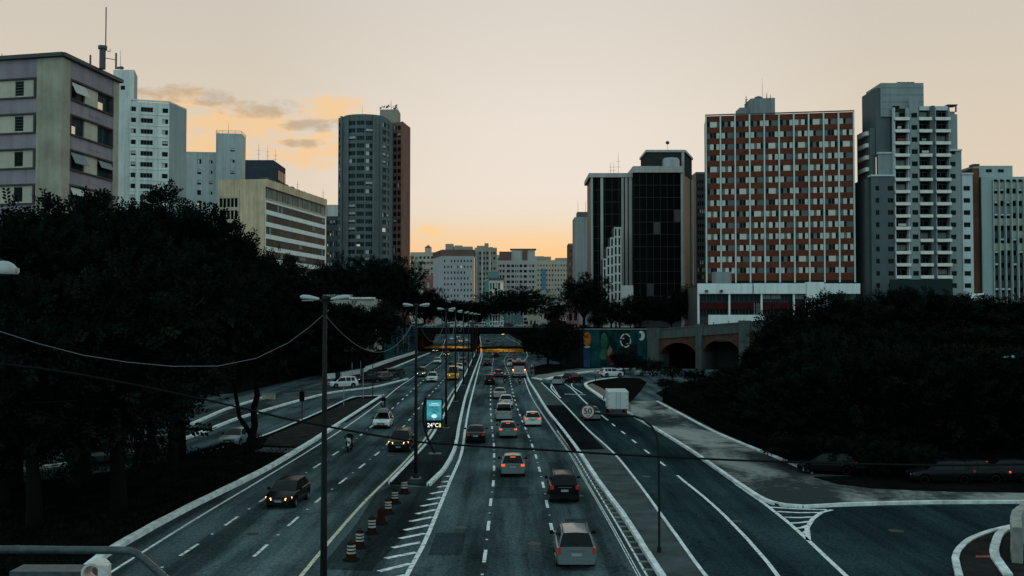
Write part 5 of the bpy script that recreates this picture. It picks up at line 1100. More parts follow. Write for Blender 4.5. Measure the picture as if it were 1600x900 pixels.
# ------------------------------------------------------------------ brick arched viaduct on the right
def viaduct():
    BRK = mat('viaduct_brick', (.095, .05, .038), .9, var=.3, scale=.8, streak=.25, bump=.3); CN = mat('viaduct_concrete', (.085, .092, .09), .9, var=.2, scale=.4, streak=.3)
    P0 = V(1012, 540, 226); P1 = V(1236, 540, 210); P2 = P1 + (P1 - P0) * .5; u = (P1 - P0).normalized(); ang = atan2(u.y, u.x); L = (P1 - P0).length; LT = (P2 - P0).length
    t = thing('arched_viaduct', 'old brick viaduct with shallow arches and grey concrete piers', 'bridge', (P0.x, P0.y, 0)); M = Matrix.Translation((P0.x, P0.y, 0)) @ Matrix.Rotation(ang, 4, 'Z')
    zp = lambda s: lerp(ZZ(515, 226), ZZ(497.5, 210), s / L)      # parapet top
    us = lambda px: (V(px, 540, lerp(226, 210, (px - 1012) / 224)) - P0).dot(u)
    piers = [(us(1014), us(1032)), (us(1089.5), us(1099)), (us(1157), us(1173)), (us(1240), us(1250)), (us(1320), us(1335))]
    par = MB(); N = 24
    for k in range(N):
        s0, s1 = LT * k / N, LT * (k + 1) / N; a, c = zp(s0), zp(s1); e = .02
        for y0, y1, lo, hi in ((-.35, .1, -2.0, 0.0), (-.5, .2, -.22, .05), (-.5, .2, -2.2, -1.98)):
            vs_ = [M @ Vector(q) for q in ((s0, y0, a + lo), (s1, y0, c + lo), (s1, y0, c + hi), (s0, y0, a + hi), (s0, y1, a + lo), (s1, y1, c + lo), (s1, y1, c + hi), (s0, y1, a + hi))]
            par.quad(vs_[0], vs_[1], vs_[2], vs_[3]); par.quad(vs_[3], vs_[2], vs_[6], vs_[7]); par.quad(vs_[0], vs_[4], vs_[5], vs_[1])
    par.build('parapet', CN, t)
    for (a, c), (e, f) in zip(piers, piers[1:]):
        b = MB(); n = 14; zs_ = min(zp(c), zp(e)) - 5.6; rise = 2.6
        for k in range(n):
            s0, s1 = lerp(c, e, k / n), lerp(c, e, (k + 1) / n); h = lambda q: zs_ + rise * sqrt(max(0, 1 - (2 * (q - c) / (e - c) - 1) ** 2)) ** 1.3
            b.quad(M @ Vector((s0, -.1, h(s0))), M @ Vector((s1, -.1, h(s1))), M @ Vector((s1, -.1, zp(s1) - 2.1)), M @ Vector((s0, -.1, zp(s0) - 2.1))); b.quad(M @ Vector((s0, -.1, h(s0))), M @ Vector((s0, 9, h(s0))), M @ Vector((s1, 9, h(s1))), M @ Vector((s1, -.1, h(s1))))
        b.build('brick_arch', BRK, t); ring = MB()
        for k in range(n):
            s0, s1 = lerp(c, e, k / n), lerp(c, e, (k + 1) / n); h = lambda q: zs_ + rise * sqrt(max(0, 1 - (2 * (q - c) / (e - c) - 1) ** 2)) ** 1.3
            ring.quad(M @ Vector((s0, -.16, h(s0) - .02)), M @ Vector((s1, -.16, h(s1) - .02)), M @ Vector((s1, -.16, h(s1) + .42)), M @ Vector((s0, -.16, h(s0) + .42)))
        ring.build('arch_ring', BRK, t)
    for a, c in piers:
        b = MB(); b.box((a, -.9, -.2), (c, 9, zp((a + c) / 2) - 1.9), 0, M); b.box((a - .15, -.7, zp((a + c) / 2) - 1.9), (c + .15, .3, zp((a + c) / 2) + .3), 0, M); b.build('pier', CN, t)
    bk = MB(); bk.box((0, 9, -.2), (LT, 9.4, zp(0) - .6), 0, M); bk.build('rear_wall', mat('dark_arch_back', (.04, .05, .05), .9), t); dk = MB(); dk.box((0, .12, zp(0) - 2.4), (LT, 9, zp(0) - 2.1), 0, M); dk.build('deck', CN, t)
    for k in range(14):
        s = 2 + k * 3.3; b = MB().tube([M @ Vector((s, -.1, zp(s))), M @ Vector((s, -.1, zp(s) + .55))], .09, 5); b.build('railing_post', CN, t)
viaduct()
# ================================================================== VEHICLES
CARGLASS = mat('car_glass', (.004, .005, .005), .08, spec=.2); TYRE = mat('tyre_rubber', (.006, .006, .006), .9, spec=.1); RIM = mat('alloy_rim', (.12, .125, .13), .45, metal=.5); BLACKP = mat('black_plastic', (.006, .006, .007), .6, spec=.1); PLATE = mat('number_plate', (.26, .28, .28), .6)
TAIL = mat('tail_light', (.16, .010, .008), .25, emit=(1, .06, .02), es=.10); BRAKE = mat('brake_light', (.4, .02, .01), .25, emit=(1, .11, .03), es=1.2); HEAD = mat('headlight_lens', (.45, .46, .46), .15, spec=.8); HEADON = mat('headlight_lit', (.8, .7, .5), .2, emit=(1, .80, .50), es=7.0); HEADAMB = mat('headlight_amber', (.8, .5, .2), .2, emit=(1, .48, .12), es=5.0); CHROME = mat('chrome_strip', (.5, .5, .5), .2, metal=.9)
def paint(name, rgb, metal=.0, rough=.35): return mat('paint_' + name, rgb, rough, metal=metal, coat=.3 if max(rgb) > .04 else .12, spec=.2 if max(rgb) > .04 else .08, var=.05, scale=.8)
P_SILV = paint('silver', (.30, .335, .335), .35); P_SILV2 = paint('grey_silver', (.15, .19, .195), .3); P_WHITE = paint('white', (.62, .62, .60)); P_BLACK = paint('black', (.005, .005, .006)); P_DGREY = paint('dark_grey', (.05, .053, .056), .3); P_TEAL = paint('grey_teal', (.13, .18, .19), .3); P_GREEN = paint('dark_green', (.018, .03, .024)); P_BLUEG = paint('blue_grey', (.16, .20, .22), .3); P_YELL = paint('school_yellow', (.62, .27, .015)); P_RED = paint('fire_red', (.13, .010, .009)); P_WINE = paint('wine', (.016, .006, .006))
STY = {  # L, W, H, rear glass base x, roof rear x, roof front x, cowl x, belt z rear, belt z front, deck z, nose z, wheel r, rear axle, front axle, kind
    'hatch': dict(L=4.05, W=1.74, H=1.48, xb=.10, xr=.55, xf=2.25, xc=3.12, br=.98, bf=.91, deck=.98, nose=.68, r=.31, ra=.72, fa=3.28),
    'sedan': dict(L=4.5, W=1.76, H=1.46, xb=.75, xr=1.35, xf=2.75, xc=3.5, br=.98, bf=.92, deck=1.02, nose=.70, r=.32, ra=.95, fa=3.65),
    'suv': dict(L=4.4, W=1.84, H=1.68, xb=.08, xr=.45, xf=2.65, xc=3.3, br=1.10, bf=1.05, deck=1.10, nose=.88, r=.36, ra=.85, fa=3.55),
    'wagon': dict(L=4.6, W=1.80, H=1.58, xb=.08, xr=.50, xf=2.75, xc=3.45, br=1.02, bf=.97, deck=1.02, nose=.80, r=.33, ra=.95, fa=3.7),
    'van': dict(L=4.3, W=1.78, H=1.86, xb=.05, xr=.2, xf=2.75, xc=3.35, br=1.12, bf=1.05, deck=1.12, nose=.85, r=.32, ra=.75, fa=3.45),
    'minivan': dict(L=4.6, W=1.80, H=1.68, xb=.08, xr=.45, xf=2.85, xc=3.75, br=1.02, bf=.98, deck=1.02, nose=.82, r=.33, ra=.85, fa=3.7),
    'bigvan': dict(L=5.2, W=2.02, H=2.45, xb=.05, xr=.18, xf=4.1, xc=4.65, br=1.35, bf=1.3, deck=1.35, nose=1.05, r=.36, ra=.95, fa=4.25),
    'pickup': dict(L=4.6, W=1.76, H=1.62, xb=1.75, xr=1.95, xf=2.9, xc=3.55, br=1.02, bf=.98, deck=1.0, nose=.80, r=.34, ra=.85, fa=3.7),
}
CM = {}
def car_meshes(sty):
    if sty in CM: return CM[sty]
    p = STY[sty]; L, W, H = p['L'], p['W'], p['H']; r = p['r']
    key = [0, .04, .12, p['xb'], p['xr'], p['xf'], p['xc'], L - .35, L - .12, L - .03, L]
    for ax in (p['ra'], p['fa']):
        for k in range(-5, 6): key.append(ax + (r + .07) * sin(pi / 2 * k / 5))
    mid = (p['xr'] + p['xf']) / 2; sw = [p['xr'] + .10, mid - .06, mid + .06, p['xf'] + .45 * (p['xc'] - p['xf'])]
    long_ = sty in ('wagon', 'minivan', 'suv', 'van', 'bigvan')
    if long_: sw = [p['xr'] + .12, p['xr'] + .30 * (p['xf'] - p['xr']) - .04, p['xr'] + .30 * (p['xf'] - p['xr']) + .04, p['xr'] + .66 * (p['xf'] - p['xr']) - .05, p['xr'] + .66 * (p['xf'] - p['xr']) + .05, p['xf'] + .45 * (p['xc'] - p['xf'])]
    if sty == 'pickup': sw = [p['xr'] + .08, p['xf'] + .45 * (p['xc'] - p['xf'])]
    key += sw + [L * k / 12 for k in range(13)]
    xs = sorted(set(round(min(max(k, 0), L), 3) for k in key)); xs = [x for i, x in enumerate(xs) if i == 0 or x - xs[i - 1] > .012]
    xs[-1] = L
    box = sty in ('van', 'bigvan')
    def wd(x):
        e = min(x, L - x); t = min(1, e / (.35 if not box else .2)); f = 1 - (1 - t) ** 2
        return W / 2 * (lerp(.90 if x < L / 2 else .80, 1, f))
    def belt(x): return lerp(p['br'], p['bf'], min(1, x / p['xc']))
    def top(x):
        if x < p['xb']: return p['deck'] - .10 * (1 - min(1, x / max(p['xb'], .15))) if sty == 'sedan' else (p['deck'] if sty != 'pickup' else p['deck'])
        if x <= p['xc']: return belt(x)
        t = (x - p['xc']) / (L - p['xc']); return lerp(belt(p['xc']), p['nose'], t ** 1.3) - (.10 if t > .985 else 0)
    def bot(x):
        z = .22 if .15 < x < L - .15 else .30
        for ax in (p['ra'], p['fa']):
            dx = abs(x - ax); rr = r + .07
            if dx < rr: z = max(z, r + sqrt(max(0, rr * rr - dx * dx)))
        return z
    def roof(x):
        if x <= p['xb'] or x >= p['xc']: return top(x)
        if x < p['xr']: t = (x - p['xb']) / (p['xr'] - p['xb']); return lerp(belt(x), H - .05, t ** .85)
        if x <= p['xf']: t = (x - p['xr']) / (p['xf'] - p['xr']); return H - .05 + .05 * sin(pi * min(1, .15 + t * .85))
        t = (x - p['xf']) / (p['xc'] - p['xf']); return lerp(roof(p['xf']), belt(x), t ** 1.1)
    def low(x):
        w = wd(x); zt = top(x); zb = bot(x); zm = max(.52, zb + .03)
        return [(w * .93, zb), (w, min(zm, zt - .1)), (w * .995, min(zt - .08, max(zm + .05, zt - .22))), (w * .955, zt - .03), (w * .89, zt), (0, zt + (.03 if x > p['xc'] else .015))]
    hm = H - belt(mid)
    tum = .10 if box else .19
    def gre(x):
        w = wd(x); zt = top(x); h = roof(x) - zt; s = max(0, min(1, h / hm))
        return [(w * .89, zt - .005), (w * (.89 - tum * s), zt + h * .90), (w * (.89 - tum * s) - .07 * s - .01, zt + h * .985), (0, zt + h + .025 * s)]
    bm = MB(); glz = {}
    def both(mb, a, b, c, d):
        mb.quad(a, b, c, d); mir = [(q[0], -q[1], q[2]) for q in (a, b, c, d)]; mb.quad(mir[3], mir[2], mir[1], mir[0])
    C = L / 2
    pt = lambda x, q: (x - C, q[0], q[1])
    for x0, x1 in zip(xs, xs[1:]):
        A, B = low(x0), low(x1)
        for k in range(5): both(bm, pt(x0, A[k]), pt(x0, A[k + 1]), pt(x1, B[k + 1]), pt(x1, B[k]))
        bm.quad((x0 - C, A[0][0], A[0][1]), (x1 - C, B[0][0], B[0][1]), (x1 - C, -B[0][0], B[0][1]), (x0 - C, -A[0][0], A[0][1]), 1)
        xm = (x0 + x1) / 2
        if p['xb'] - 1e-3 <= x0 and x1 <= p['xc'] + 1e-3:
            A, B = gre(x0), gre(x1)
            nsw = None
            for i in range(0, len(sw), 2):
                if sw[i] - .001 <= x0 and x1 <= sw[i + 1] + .001: nsw = i // 2
            pan = sty in ('van',) and nsw is not None and nsw == 0
            if nsw is None or pan: both(bm, pt(x0, A[0]), pt(x0, A[1]), pt(x1, B[1]), pt(x1, B[0]))
            else:
                for sgn in (1, -1):
                    g = glz.setdefault(('side_window', nsw, sgn), MB()); q = [pt(x0, A[0]), pt(x0, A[1]), pt(x1, B[1]), pt(x1, B[0])]
                    if sgn < 0: q = [(v[0], -v[1], v[2]) for v in q][::-1]
                    g.quad(*q)
            both(bm, pt(x0, A[1]), pt(x0, A[2]), pt(x1, B[2]), pt(x1, B[1]))
            if xm < p['xr'] and sty != 'bigvan' and x0 >= p['xb'] + (.0 if sty != 'pickup' else 0): both(glz.setdefault(('rear_window', 0, 0), MB()), pt(x0, A[2]), pt(x0, A[3]), pt(x1, B[3]), pt(x1, B[2]))
            elif xm > p['xf']: both(glz.setdefault(('windshield', 0, 0), MB()), pt(x0, A[2]), pt(x0, A[3]), pt(x1, B[3]), pt(x1, B[2]))
            else: both(bm, pt(x0, A[2]), pt(x0, A[3]), pt(x1, B[3]), pt(x1, B[2]))
    for x, e in ((0, 0), (L, 1)):
        A = low(x); q = [pt(x, a) for a in A] + [(x - C, -a[0], a[1]) for a in A[-2::-1]]; bm.poly(q if not e else q[::-1])
    body_ = bm.mesh('car_body', [P_SILV, BLACKP], True); weld_mesh(body_, .0015)
    body_.polygons.foreach_set('use_smooth', [True] * len(body_.polygons))
    try: body_.set_sharp_from_angle(angle=radians(38))
    except Exception: pass
    out = {'body': body_, 'glass': [(k[0], g.mesh(k[0], CARGLASS)) for k, g in glz.items()]}
    ty = MB().lathe([(r * .62, -.11), (r * .95, -.11), (r, -.07), (r, .07), (r * .95, .11), (r * .62, .11)], 20, axis='Y'); out['tyre'] = ty.mesh('tyre', TYRE, True)
    rm = MB(); rm.lathe([(.001, .085), (r * .18, .09), (r * .2, .07)], 14, axis='Y'); rm.lathe([(r * .62, .11), (r * .56, .06), (r * .5, .05)], 20, axis='Y'); rm.lathe([(r * .6, .02), (.001, .02)], 14, axis='Y')
    for k in range(6):
        a = 2 * pi * k / 6; rm.box((r * .12, .05, -.035), (r * .58, .085, .035), 0, Matrix.Rotation(a, 4, 'Y'))
    out['rim'] = rm.mesh('rim', RIM)
    z = top(.0); suv = sty in ('suv', 'wagon'); wr = wd(0)
    def bx(lo, hi, m, name): return MB().box(lo, hi).mesh(name, m)
    tl = {'suv': (.17, .22, z - .24, z - .01), 'wagon': (.10, .24, z - .28, z + .0), 'van': (.10, .35, z - .4, z - .08), 'bigvan': (.14, .5, z - .6, z - .1), 'minivan': (.16, .4, z - .2, z + .2), 'hatch': (.22, .16, z - .20, z - .05), 'sedan': (.28, .13, z - .20, z - .07), 'pickup': (.14, .35, z - .42, z - .06)}[sty]
    out['tail'] = []
    for s in (1, -1):
        y0, y1 = wr * .985 - tl[0], wr * .985 + .03
        b = MB().box((-C - .025, min(s * y0, s * y1), tl[2]), (-C + .16, max(s * y0, s * y1), tl[3])); out['tail'].append(b.mesh('tail_light', TAIL))
    nz_ = p['nose']; wf = wd(L - .1); out['head'] = []
    for s in (1, -1):
        b = MB(); y0, y1 = s * (wf * .52), s * (wf * 1.0); zz = nz_ - .06
        v = [(C - .02, y0, zz - .10), (C - .02, y0, zz + .03), (C - .16, y1, zz - .06), (C - .18, y1, zz + .10), (C - .30, y1, zz + .10), (C - .16, y0, zz + .06)]
        if s > 0: b.quad(v[0], v[2], v[3], v[1]); b.quad(v[1], v[3], v[4], v[5])
        else: b.quad(v[2], v[0], v[1], v[3]); b.quad(v[3], v[1], v[5], v[4])
        b.v = [(q[0] + .035, q[1] * 1.005, q[2]) for q in b.v]; out['head'].append(b.mesh('headlight', HEAD))
    out['plate'] = bx((-C - .035, -.22, z - (.38 if suv else .30)), (-C - .008, .22, z - (.25 if suv else .17)), PLATE, 'number_plate'); out['fplate'] = bx((C - .01, -.2, .42), (C + .03, .2, .53), PLATE, 'number_plate')
    b = MB(); b.box((-C - .07, -wr * .97, .30), (-C + .10, wr * .97, .52)); out['bumper'] = b.mesh('rear_bumper', BLACKP if suv else P_SILV); b = MB(); b.box((C - .12, -wf * .86, .26), (C + .05, wf * .86, .42)); out['fbumper'] = b.mesh('front_bumper', BLACKP)
    b = MB(); b.box((C - .08, -wf * .46, nz_ - .24), (C + .02, wf * .46, nz_ - .07))
    for k in range(3): b.box((C + .015, -wf * .44, nz_ - .22 + .05 * k), (C + .028, wf * .44, nz_ - .20 + .05 * k), 1)
    out['grille'] = b.mesh('grille', [BLACKP, CHROME])
    out['mirror'] = []
    for s in (1, -1):
        b = MB().lathe([(.001, -.10), (.07, -.08), (.095, -.02), (.095, .04), (.075, .08), (.001, .09)], 8, axis='Y', c=(p['xc'] - .42 - C, s * (W / 2 + .10), p['bf'] + .10)); b.tube([(p['xc'] - .40 - C, s * (W / 2 - .1), p['bf'] + .03), (p['xc'] - .42 - C, s * (W / 2 + .08), p['bf'] + .09)], .03, 5); out['mirror'].append(b.mesh('mirror', BLACKP, True))
    out['rail'] = []
    for s in (1, -1):
        yy = W / 2 * (.89 - tum) - .05; pts = [(p['xr'] + .12 - C, s * yy, H - .06), (p['xr'] + .25 - C, s * yy, H + .05), (mid - C, s * yy, H + .07), (p['xf'] - .25 - C, s * yy, H + .05), (p['xf'] - .1 - C, s * yy, H - .05)]; out['rail'].append(MB().tube(pts, .025, 5).mesh('roof_rail', DARKMETAL))
    out['strip'] = bx((-C - .03, -wr * .5, z - .14), (-C - .005, wr * .5, z - .105), CHROME, 'trim_strip'); out['brake3'] = bx((p['xr'] - C - .14, -.18, H - .13), (p['xr'] - C + .02, .18, H - .085), BRAKE, 'high_brake_light')
    out['wiper'] = MB().tube([(p['xb'] + .02 - C, -.1, top(p['xb']) + .05), (p['xb'] + .12 - C, .3, top(p['xb']) + .16)], .015, 4).mesh('rear_wiper', BLACKP)
    out['handle'] = [MB().box((mid - .35 - C, min(s * W / 2 * .985, s * (W / 2 * .985 + .03)), p['br'] - .16), (mid - .15 - C, max(s * W / 2 * .985, s * (W / 2 * .985 + .03)), p['br'] - .12)).mesh('door_handle', DARKMETAL) for s in (1, -1)]
    CM[sty] = out; return out
def child(name, me, par, loc=(0, 0, 0), m=None, rot=None):
    o = bpy.data.objects.new(name, me); COL.objects.link(o); o.parent = par; o.location = loc
    if rot: o.rotation_euler = rot
    if m is not None:
        s = o.material_slots[0]; s.link = 'OBJECT'; s.material = m
    return o
def car(label, sty, pnt, loc, rz, view='rear', lights='tail', det=2, roofload=False, cat='car', group=None, name=None):
    """view: which end the photograph shows; fittings of the hidden end are kept simple"""
    ms = car_meshes(sty); p = STY[sty]
    t = thing(name or {'suv': 'sport_utility_car', 'wagon': 'estate_car', 'van': 'delivery_van', 'bigvan': 'school_van', 'minivan': 'minivan', 'pickup': 'pickup_truck', 'hatch': 'hatchback_car', 'sedan': 'sedan_car'}[sty], label, cat, loc, rz or 1e-6, group)
    child('body', ms['body'], t, m=pnt)
    for nm, me in ms['glass']: child(nm, me, t)
    for ax in (p['ra'], p['fa']):
        for s in (1, -1):
            w = child('wheel', ms['tyre'], t, (ax - p['L'] / 2, s * (p['W'] / 2 - .13), p['r']), rot=(0, 0, 0 if s > 0 else pi))
            if det > 0: child('rim', ms['rim'], w)
    for me in ms['tail']: child('tail_light', me, t, m=BRAKE if 'brake' in lights else TAIL)
    for me in ms['head']: child('headlight', me, t, m=HEADON if 'head' in lights else HEADAMB if 'amber' in lights else HEAD)
    if det > 0:
        for me in ms['mirror']: child('mirror', me, t)
        child('number_plate', ms['plate' if view == 'rear' else 'fplate'], t); child('rear_bumper', ms['bumper'], t, m=BLACKP if sty == 'suv' else pnt); child('front_bumper', ms['fbumper'], t)
        if view != 'rear': child('grille', ms['grille'], t)
    if det > 1:
        if view == 'rear': child('trim_strip', ms['strip'], t); child('rear_wiper', ms['wiper'], t) if sty not in ('sedan', 'pickup') else None
        for me in ms['handle']: child('door_handle', me, t)
    if sty in ('suv', 'wagon') and det > 0:
        for me in ms['rail']: child('roof_rail', me, t)
    if 'brake' in lights and sty != 'pickup': child('high_brake_light', ms['brake3'], t)
    if roofload:
        b = MB(); H = p['H']; 
        for x in (-.5, .4): b.box((x, -.6, H - .02), (x + .06, .6, H + .06))
        b.build('roof_rack', DARKMETAL, t).location = (0, 0, 0); b = MB(); b.box((-.75, -.48, H + .06), (.75, .48, H + .30)); b.box((-.9, -.3, H + .3), (.6, .35, H + .38)); b.build('roof_load', BLIND_G, t).location = (0, 0, 0)
    return t
def tangent(line, y):
    S = line
    for a, c in zip(S, S[1:]):
        if a.y <= y <= c.y: return (c - a).normalized()
    return (S[-1] - S[-2]).normalized()
SL1 = smooth(lane1, 2); SLA = smooth(laneB, 2)
def on_road(line, px, py, L):
    g = G(px, py); d = tangent(line, g.y); return g + d * (L / 2), d
def away(label, sty, pnt, px, py, lights='tail', det=2, dx=0.0, **k):
    c, d = on_road(SL1, px, py, STY[sty]['L']); return car(label, sty, pnt, (c.x + dx, c.y, .02), atan2(d.y, d.x), 'rear', lights, det, **k)
def toward(label, sty, pnt, px, py, lights='', det=2, turn=0.0, **k):
    c, d = on_road(SLA, px, py, STY[sty]['L']); return car(label, sty, pnt, (c.x, c.y, .02), atan2(-d.y, -d.x) + turn, 'front', lights, det, **k)
# --- right carriageway, driving away
away('silver estate car with black roof rails, nearest on the right carriageway', 'wagon', P_SILV2, 901, 893)
away('black sport utility car with a pale roof ahead of the silver estate', 'suv', P_BLACK, 882.5, 788)
away('silver hatchback braking just behind the overhead cable', 'hatch', P_SILV2, 801.5, 747, 'brake')
away('black sedan in the left lane beside the central reserve', 'sedan', P_BLACK, 743, 694)
away('silver-grey hatchback with glowing brake lights behind the pale van', 'hatch', P_SILV2, 794, 686, 'brake')
away('white hatchback with black rear window in the right lane', 'hatch', P_WHITE, 833, 668, 'brake')
away('pale grey box-shaped delivery van in the middle lane', 'van', P_SILV, 787.5, 659, cat='van')
away('white hatchback half hidden ahead of the pale van', 'hatch', P_WHITE, 791, 637, 'tail', 1)
away('silver sedan ahead of the half hidden white hatchback', 'sedan', P_SILV, 781, 624, 'tail', 1)
away('black van-like car in the left lane with no lights showing', 'minivan', P_BLACK, 765, 602, '', 1)
away('dark car with amber-looking tail lights in the middle lane', 'hatch', P_DGREY, 778.5, 590, 'brake', 1)
away('dark sedan near the central reserve short of the overpass', 'sedan', P_BLACK, 761.5, 572, 'tail', 1)
away('dark car about to pass under the overpass', 'hatch', P_BLACK, 775.5, 559, 'tail', 0)
away('white car passing left of the red fire engine', 'minivan', P_WHITE, 798, 573, 'tail', 0)
away('dark distant car beyond the overpass on the right carriageway', 'sedan', P_BLACK, 762, 535, '', 0)
# --- left carriageway, coming closer
toward('black hatchback with amber headlights, nearest on the left carriageway', 'hatch', P_BLACK, 437, 797, 'amber', turn=-.05)
toward('black sport utility car with lit headlights beside the central reserve', 'suv', P_BLACK, 622, 708, 'amber')
toward('white hatchback carrying a loaded roof rack', 'hatch', P_WHITE, 595, 671, roofload=True)
toward('white sport utility car left of the yellow school van', 'suv', P_WHITE, 674.5, 598, '', 1)
toward('dark grey van with headlights on beside the lamp post', 'van', P_DGREY, 656.5, 590, 'head', 1, cat='van')
toward('yellow school van with lit headlights', 'bigvan', P_YELL, 707.5, 595, 'amber', 1, cat='van')
toward('white car ahead of the shadow of the overpass', 'sedan', P_WHITE, 683, 569, '', 1)
toward('dark sport utility car with pale bonnet near the central reserve', 'suv', P_DGREY, 722, 571, '', 1)
toward('white car half hidden behind the yellow school van', 'hatch', P_WHITE, 717, 580, '', 1)
toward('dark car with bright headlights leaving the underpass', 'sedan', P_BLACK, 698, 557, 'head', 0)
toward('dark car with lit headlights at the left underpass wall', 'sedan', P_BLACK, 680, 551, 'head', 0)
for i, (x, y, pn, nm) in enumerate(((705.5, 531, P_WHITE, 'white car farthest left beyond the overpass'), (719.5, 535, P_YELL, 'yellowish car in the middle beyond the overpass'), (730, 534, P_WHITE, 'white car farthest right beyond the overpass'), (716, 528, P_DGREY, 'grey car following the yellowish one beyond the overpass'), (745, 545, P_BLUEG, 'blue-grey car beside the reserve under the overpass'))):
    toward(nm, 'hatch', pn, x, y, 'head' if i in (1, 3) else '', 0)
# --- slip and service roads on the left
g = G(365, 697); car('blue-grey sedan on the left slip road beside the forked tree', 'sedan', P_BLUEG, (g.x, g.y + 1.2, .02), radians(-97), 'front', '', 2)
for lab, sty, pn, px, py, a, li in (('white minivan waiting on the left service road', 'minivan', P_WHITE, 534, 606, -152, ''), ('black car with headlights on behind the white minivan', 'sedan', P_BLACK, 574, 599, -145, 'head'), ('dark car with amber headlights on the left service road', 'hatch', P_DGREY, 596, 596, -125, 'amber'), ('dark green car entering the left service road', 'suv', P_GREEN, 617, 590, -112, ''), ('pale car behind the dark amber-lit one', 'sedan', P_SILV, 604, 588, -118, '')):
    g = G(px, py); car(lab, sty, pn, (g.x, g.y + 1.0, .02), radians(a), 'front', li, 1)
for lab, sty, pn, px, py, a in (('dark car parked leftmost behind the left tree trunks', 'sedan', P_DGREY, 146, 728, -150), ('black car parked under the left trees', 'hatch', P_BLACK, 196, 722, -152), ('dark grey car parked right of the black one under the left trees', 'suv', P_DGREY, 232, 716, -152)):
    g = G(px, py); car(lab, sty, pn, (g.x, g.y + 1.5, .02), radians(a), 'front', '', 1)
# --- right slip road
SLR = smooth(GL([(915, 629), (950, 657), (1000, 700), (1053, 739)])[::-1], 2)
def slip(label, sty, pnt, px, py, ang, **k): g = G(px, py); a = radians(ang); return car(label, sty, pnt, (g.x + cos(a) * 1.9, g.y + sin(a) * 1.9, .02), a, 'rear', 'tail', 1, **k)
slip('grey-teal car half hidden by the round speed sign', 'sedan', P_BLUEG, 926, 658, 93)
slip('silver car following the bend of the right slip road', 'hatch', P_SILV, 870.5, 602, 80)
slip('black car in the bend of the right slip road', 'suv', P_BLACK, 886, 599, 55)
g = G(955, 589); car('white sport utility car turning in front of the mural', 'suv', P_WHITE, (g.x, g.y, .02), radians(22), 'rear', '', 1)
g = G(1012, 588); car('silver car behind bushes below the arched viaduct', 'sedan', P_SILV, (g.x, g.y + 1, .02), radians(10), 'rear', '', 0)
for lab, sty, pn, px, py, a in (('black hatchback parked far right under the trees', 'hatch', P_BLACK, 1578, 760, 172), ('dark sedan with one tail light glowing, second from the right', 'sedan', P_BLACK, 1530, 761, 175), ('black car parked third from the right under the trees', 'hatch', P_BLACK, 1480, 762, 178), ('black car parked at the tip of the right kerb', 'hatch', P_BLACK, 1300, 746, 165)):
    g = G(px, py); car(lab, sty, pn, (g.x, g.y + 1.2, .15), radians(a), 'rear', 'brake' if 'glowing' in lab else '', 0)
# --- on the overpass, seen from the side
for i, (px, sty, pn, lab, row) in enumerate(((672, 'sedan', P_SILV, 'silver car farthest left on the overpass', 0), (693, 'hatch', P_DGREY, 'dark car second from left on the overpass', 0), (706, 'suv', P_WHITE, 'white sport utility car behind the railing on the overpass', 1), (724, 'sedan', P_WHITE, 'white sedan in the middle of the overpass', 0), (741, 'van', P_DGREY, 'dark van on the overpass', 1), (752, 'minivan', P_SILV, 'silver minivan beside the dark van on the overpass', 0), (776, 'sedan', P_WHITE, 'bright white sedan right of centre on the overpass', 0), (797, 'hatch', P_BLACK, 'black hatchback on the overpass below the domed tree', 1), (814, 'sedan', P_SILV, 'silver sedan farthest right on the overpass', 0))):
    y = 333.5 + 4 * row; x = V(px, 500, y).x; car(lab, sty, pn, (x, y, OVZ - .1), 0 if row else pi, 'rear', '', 0)

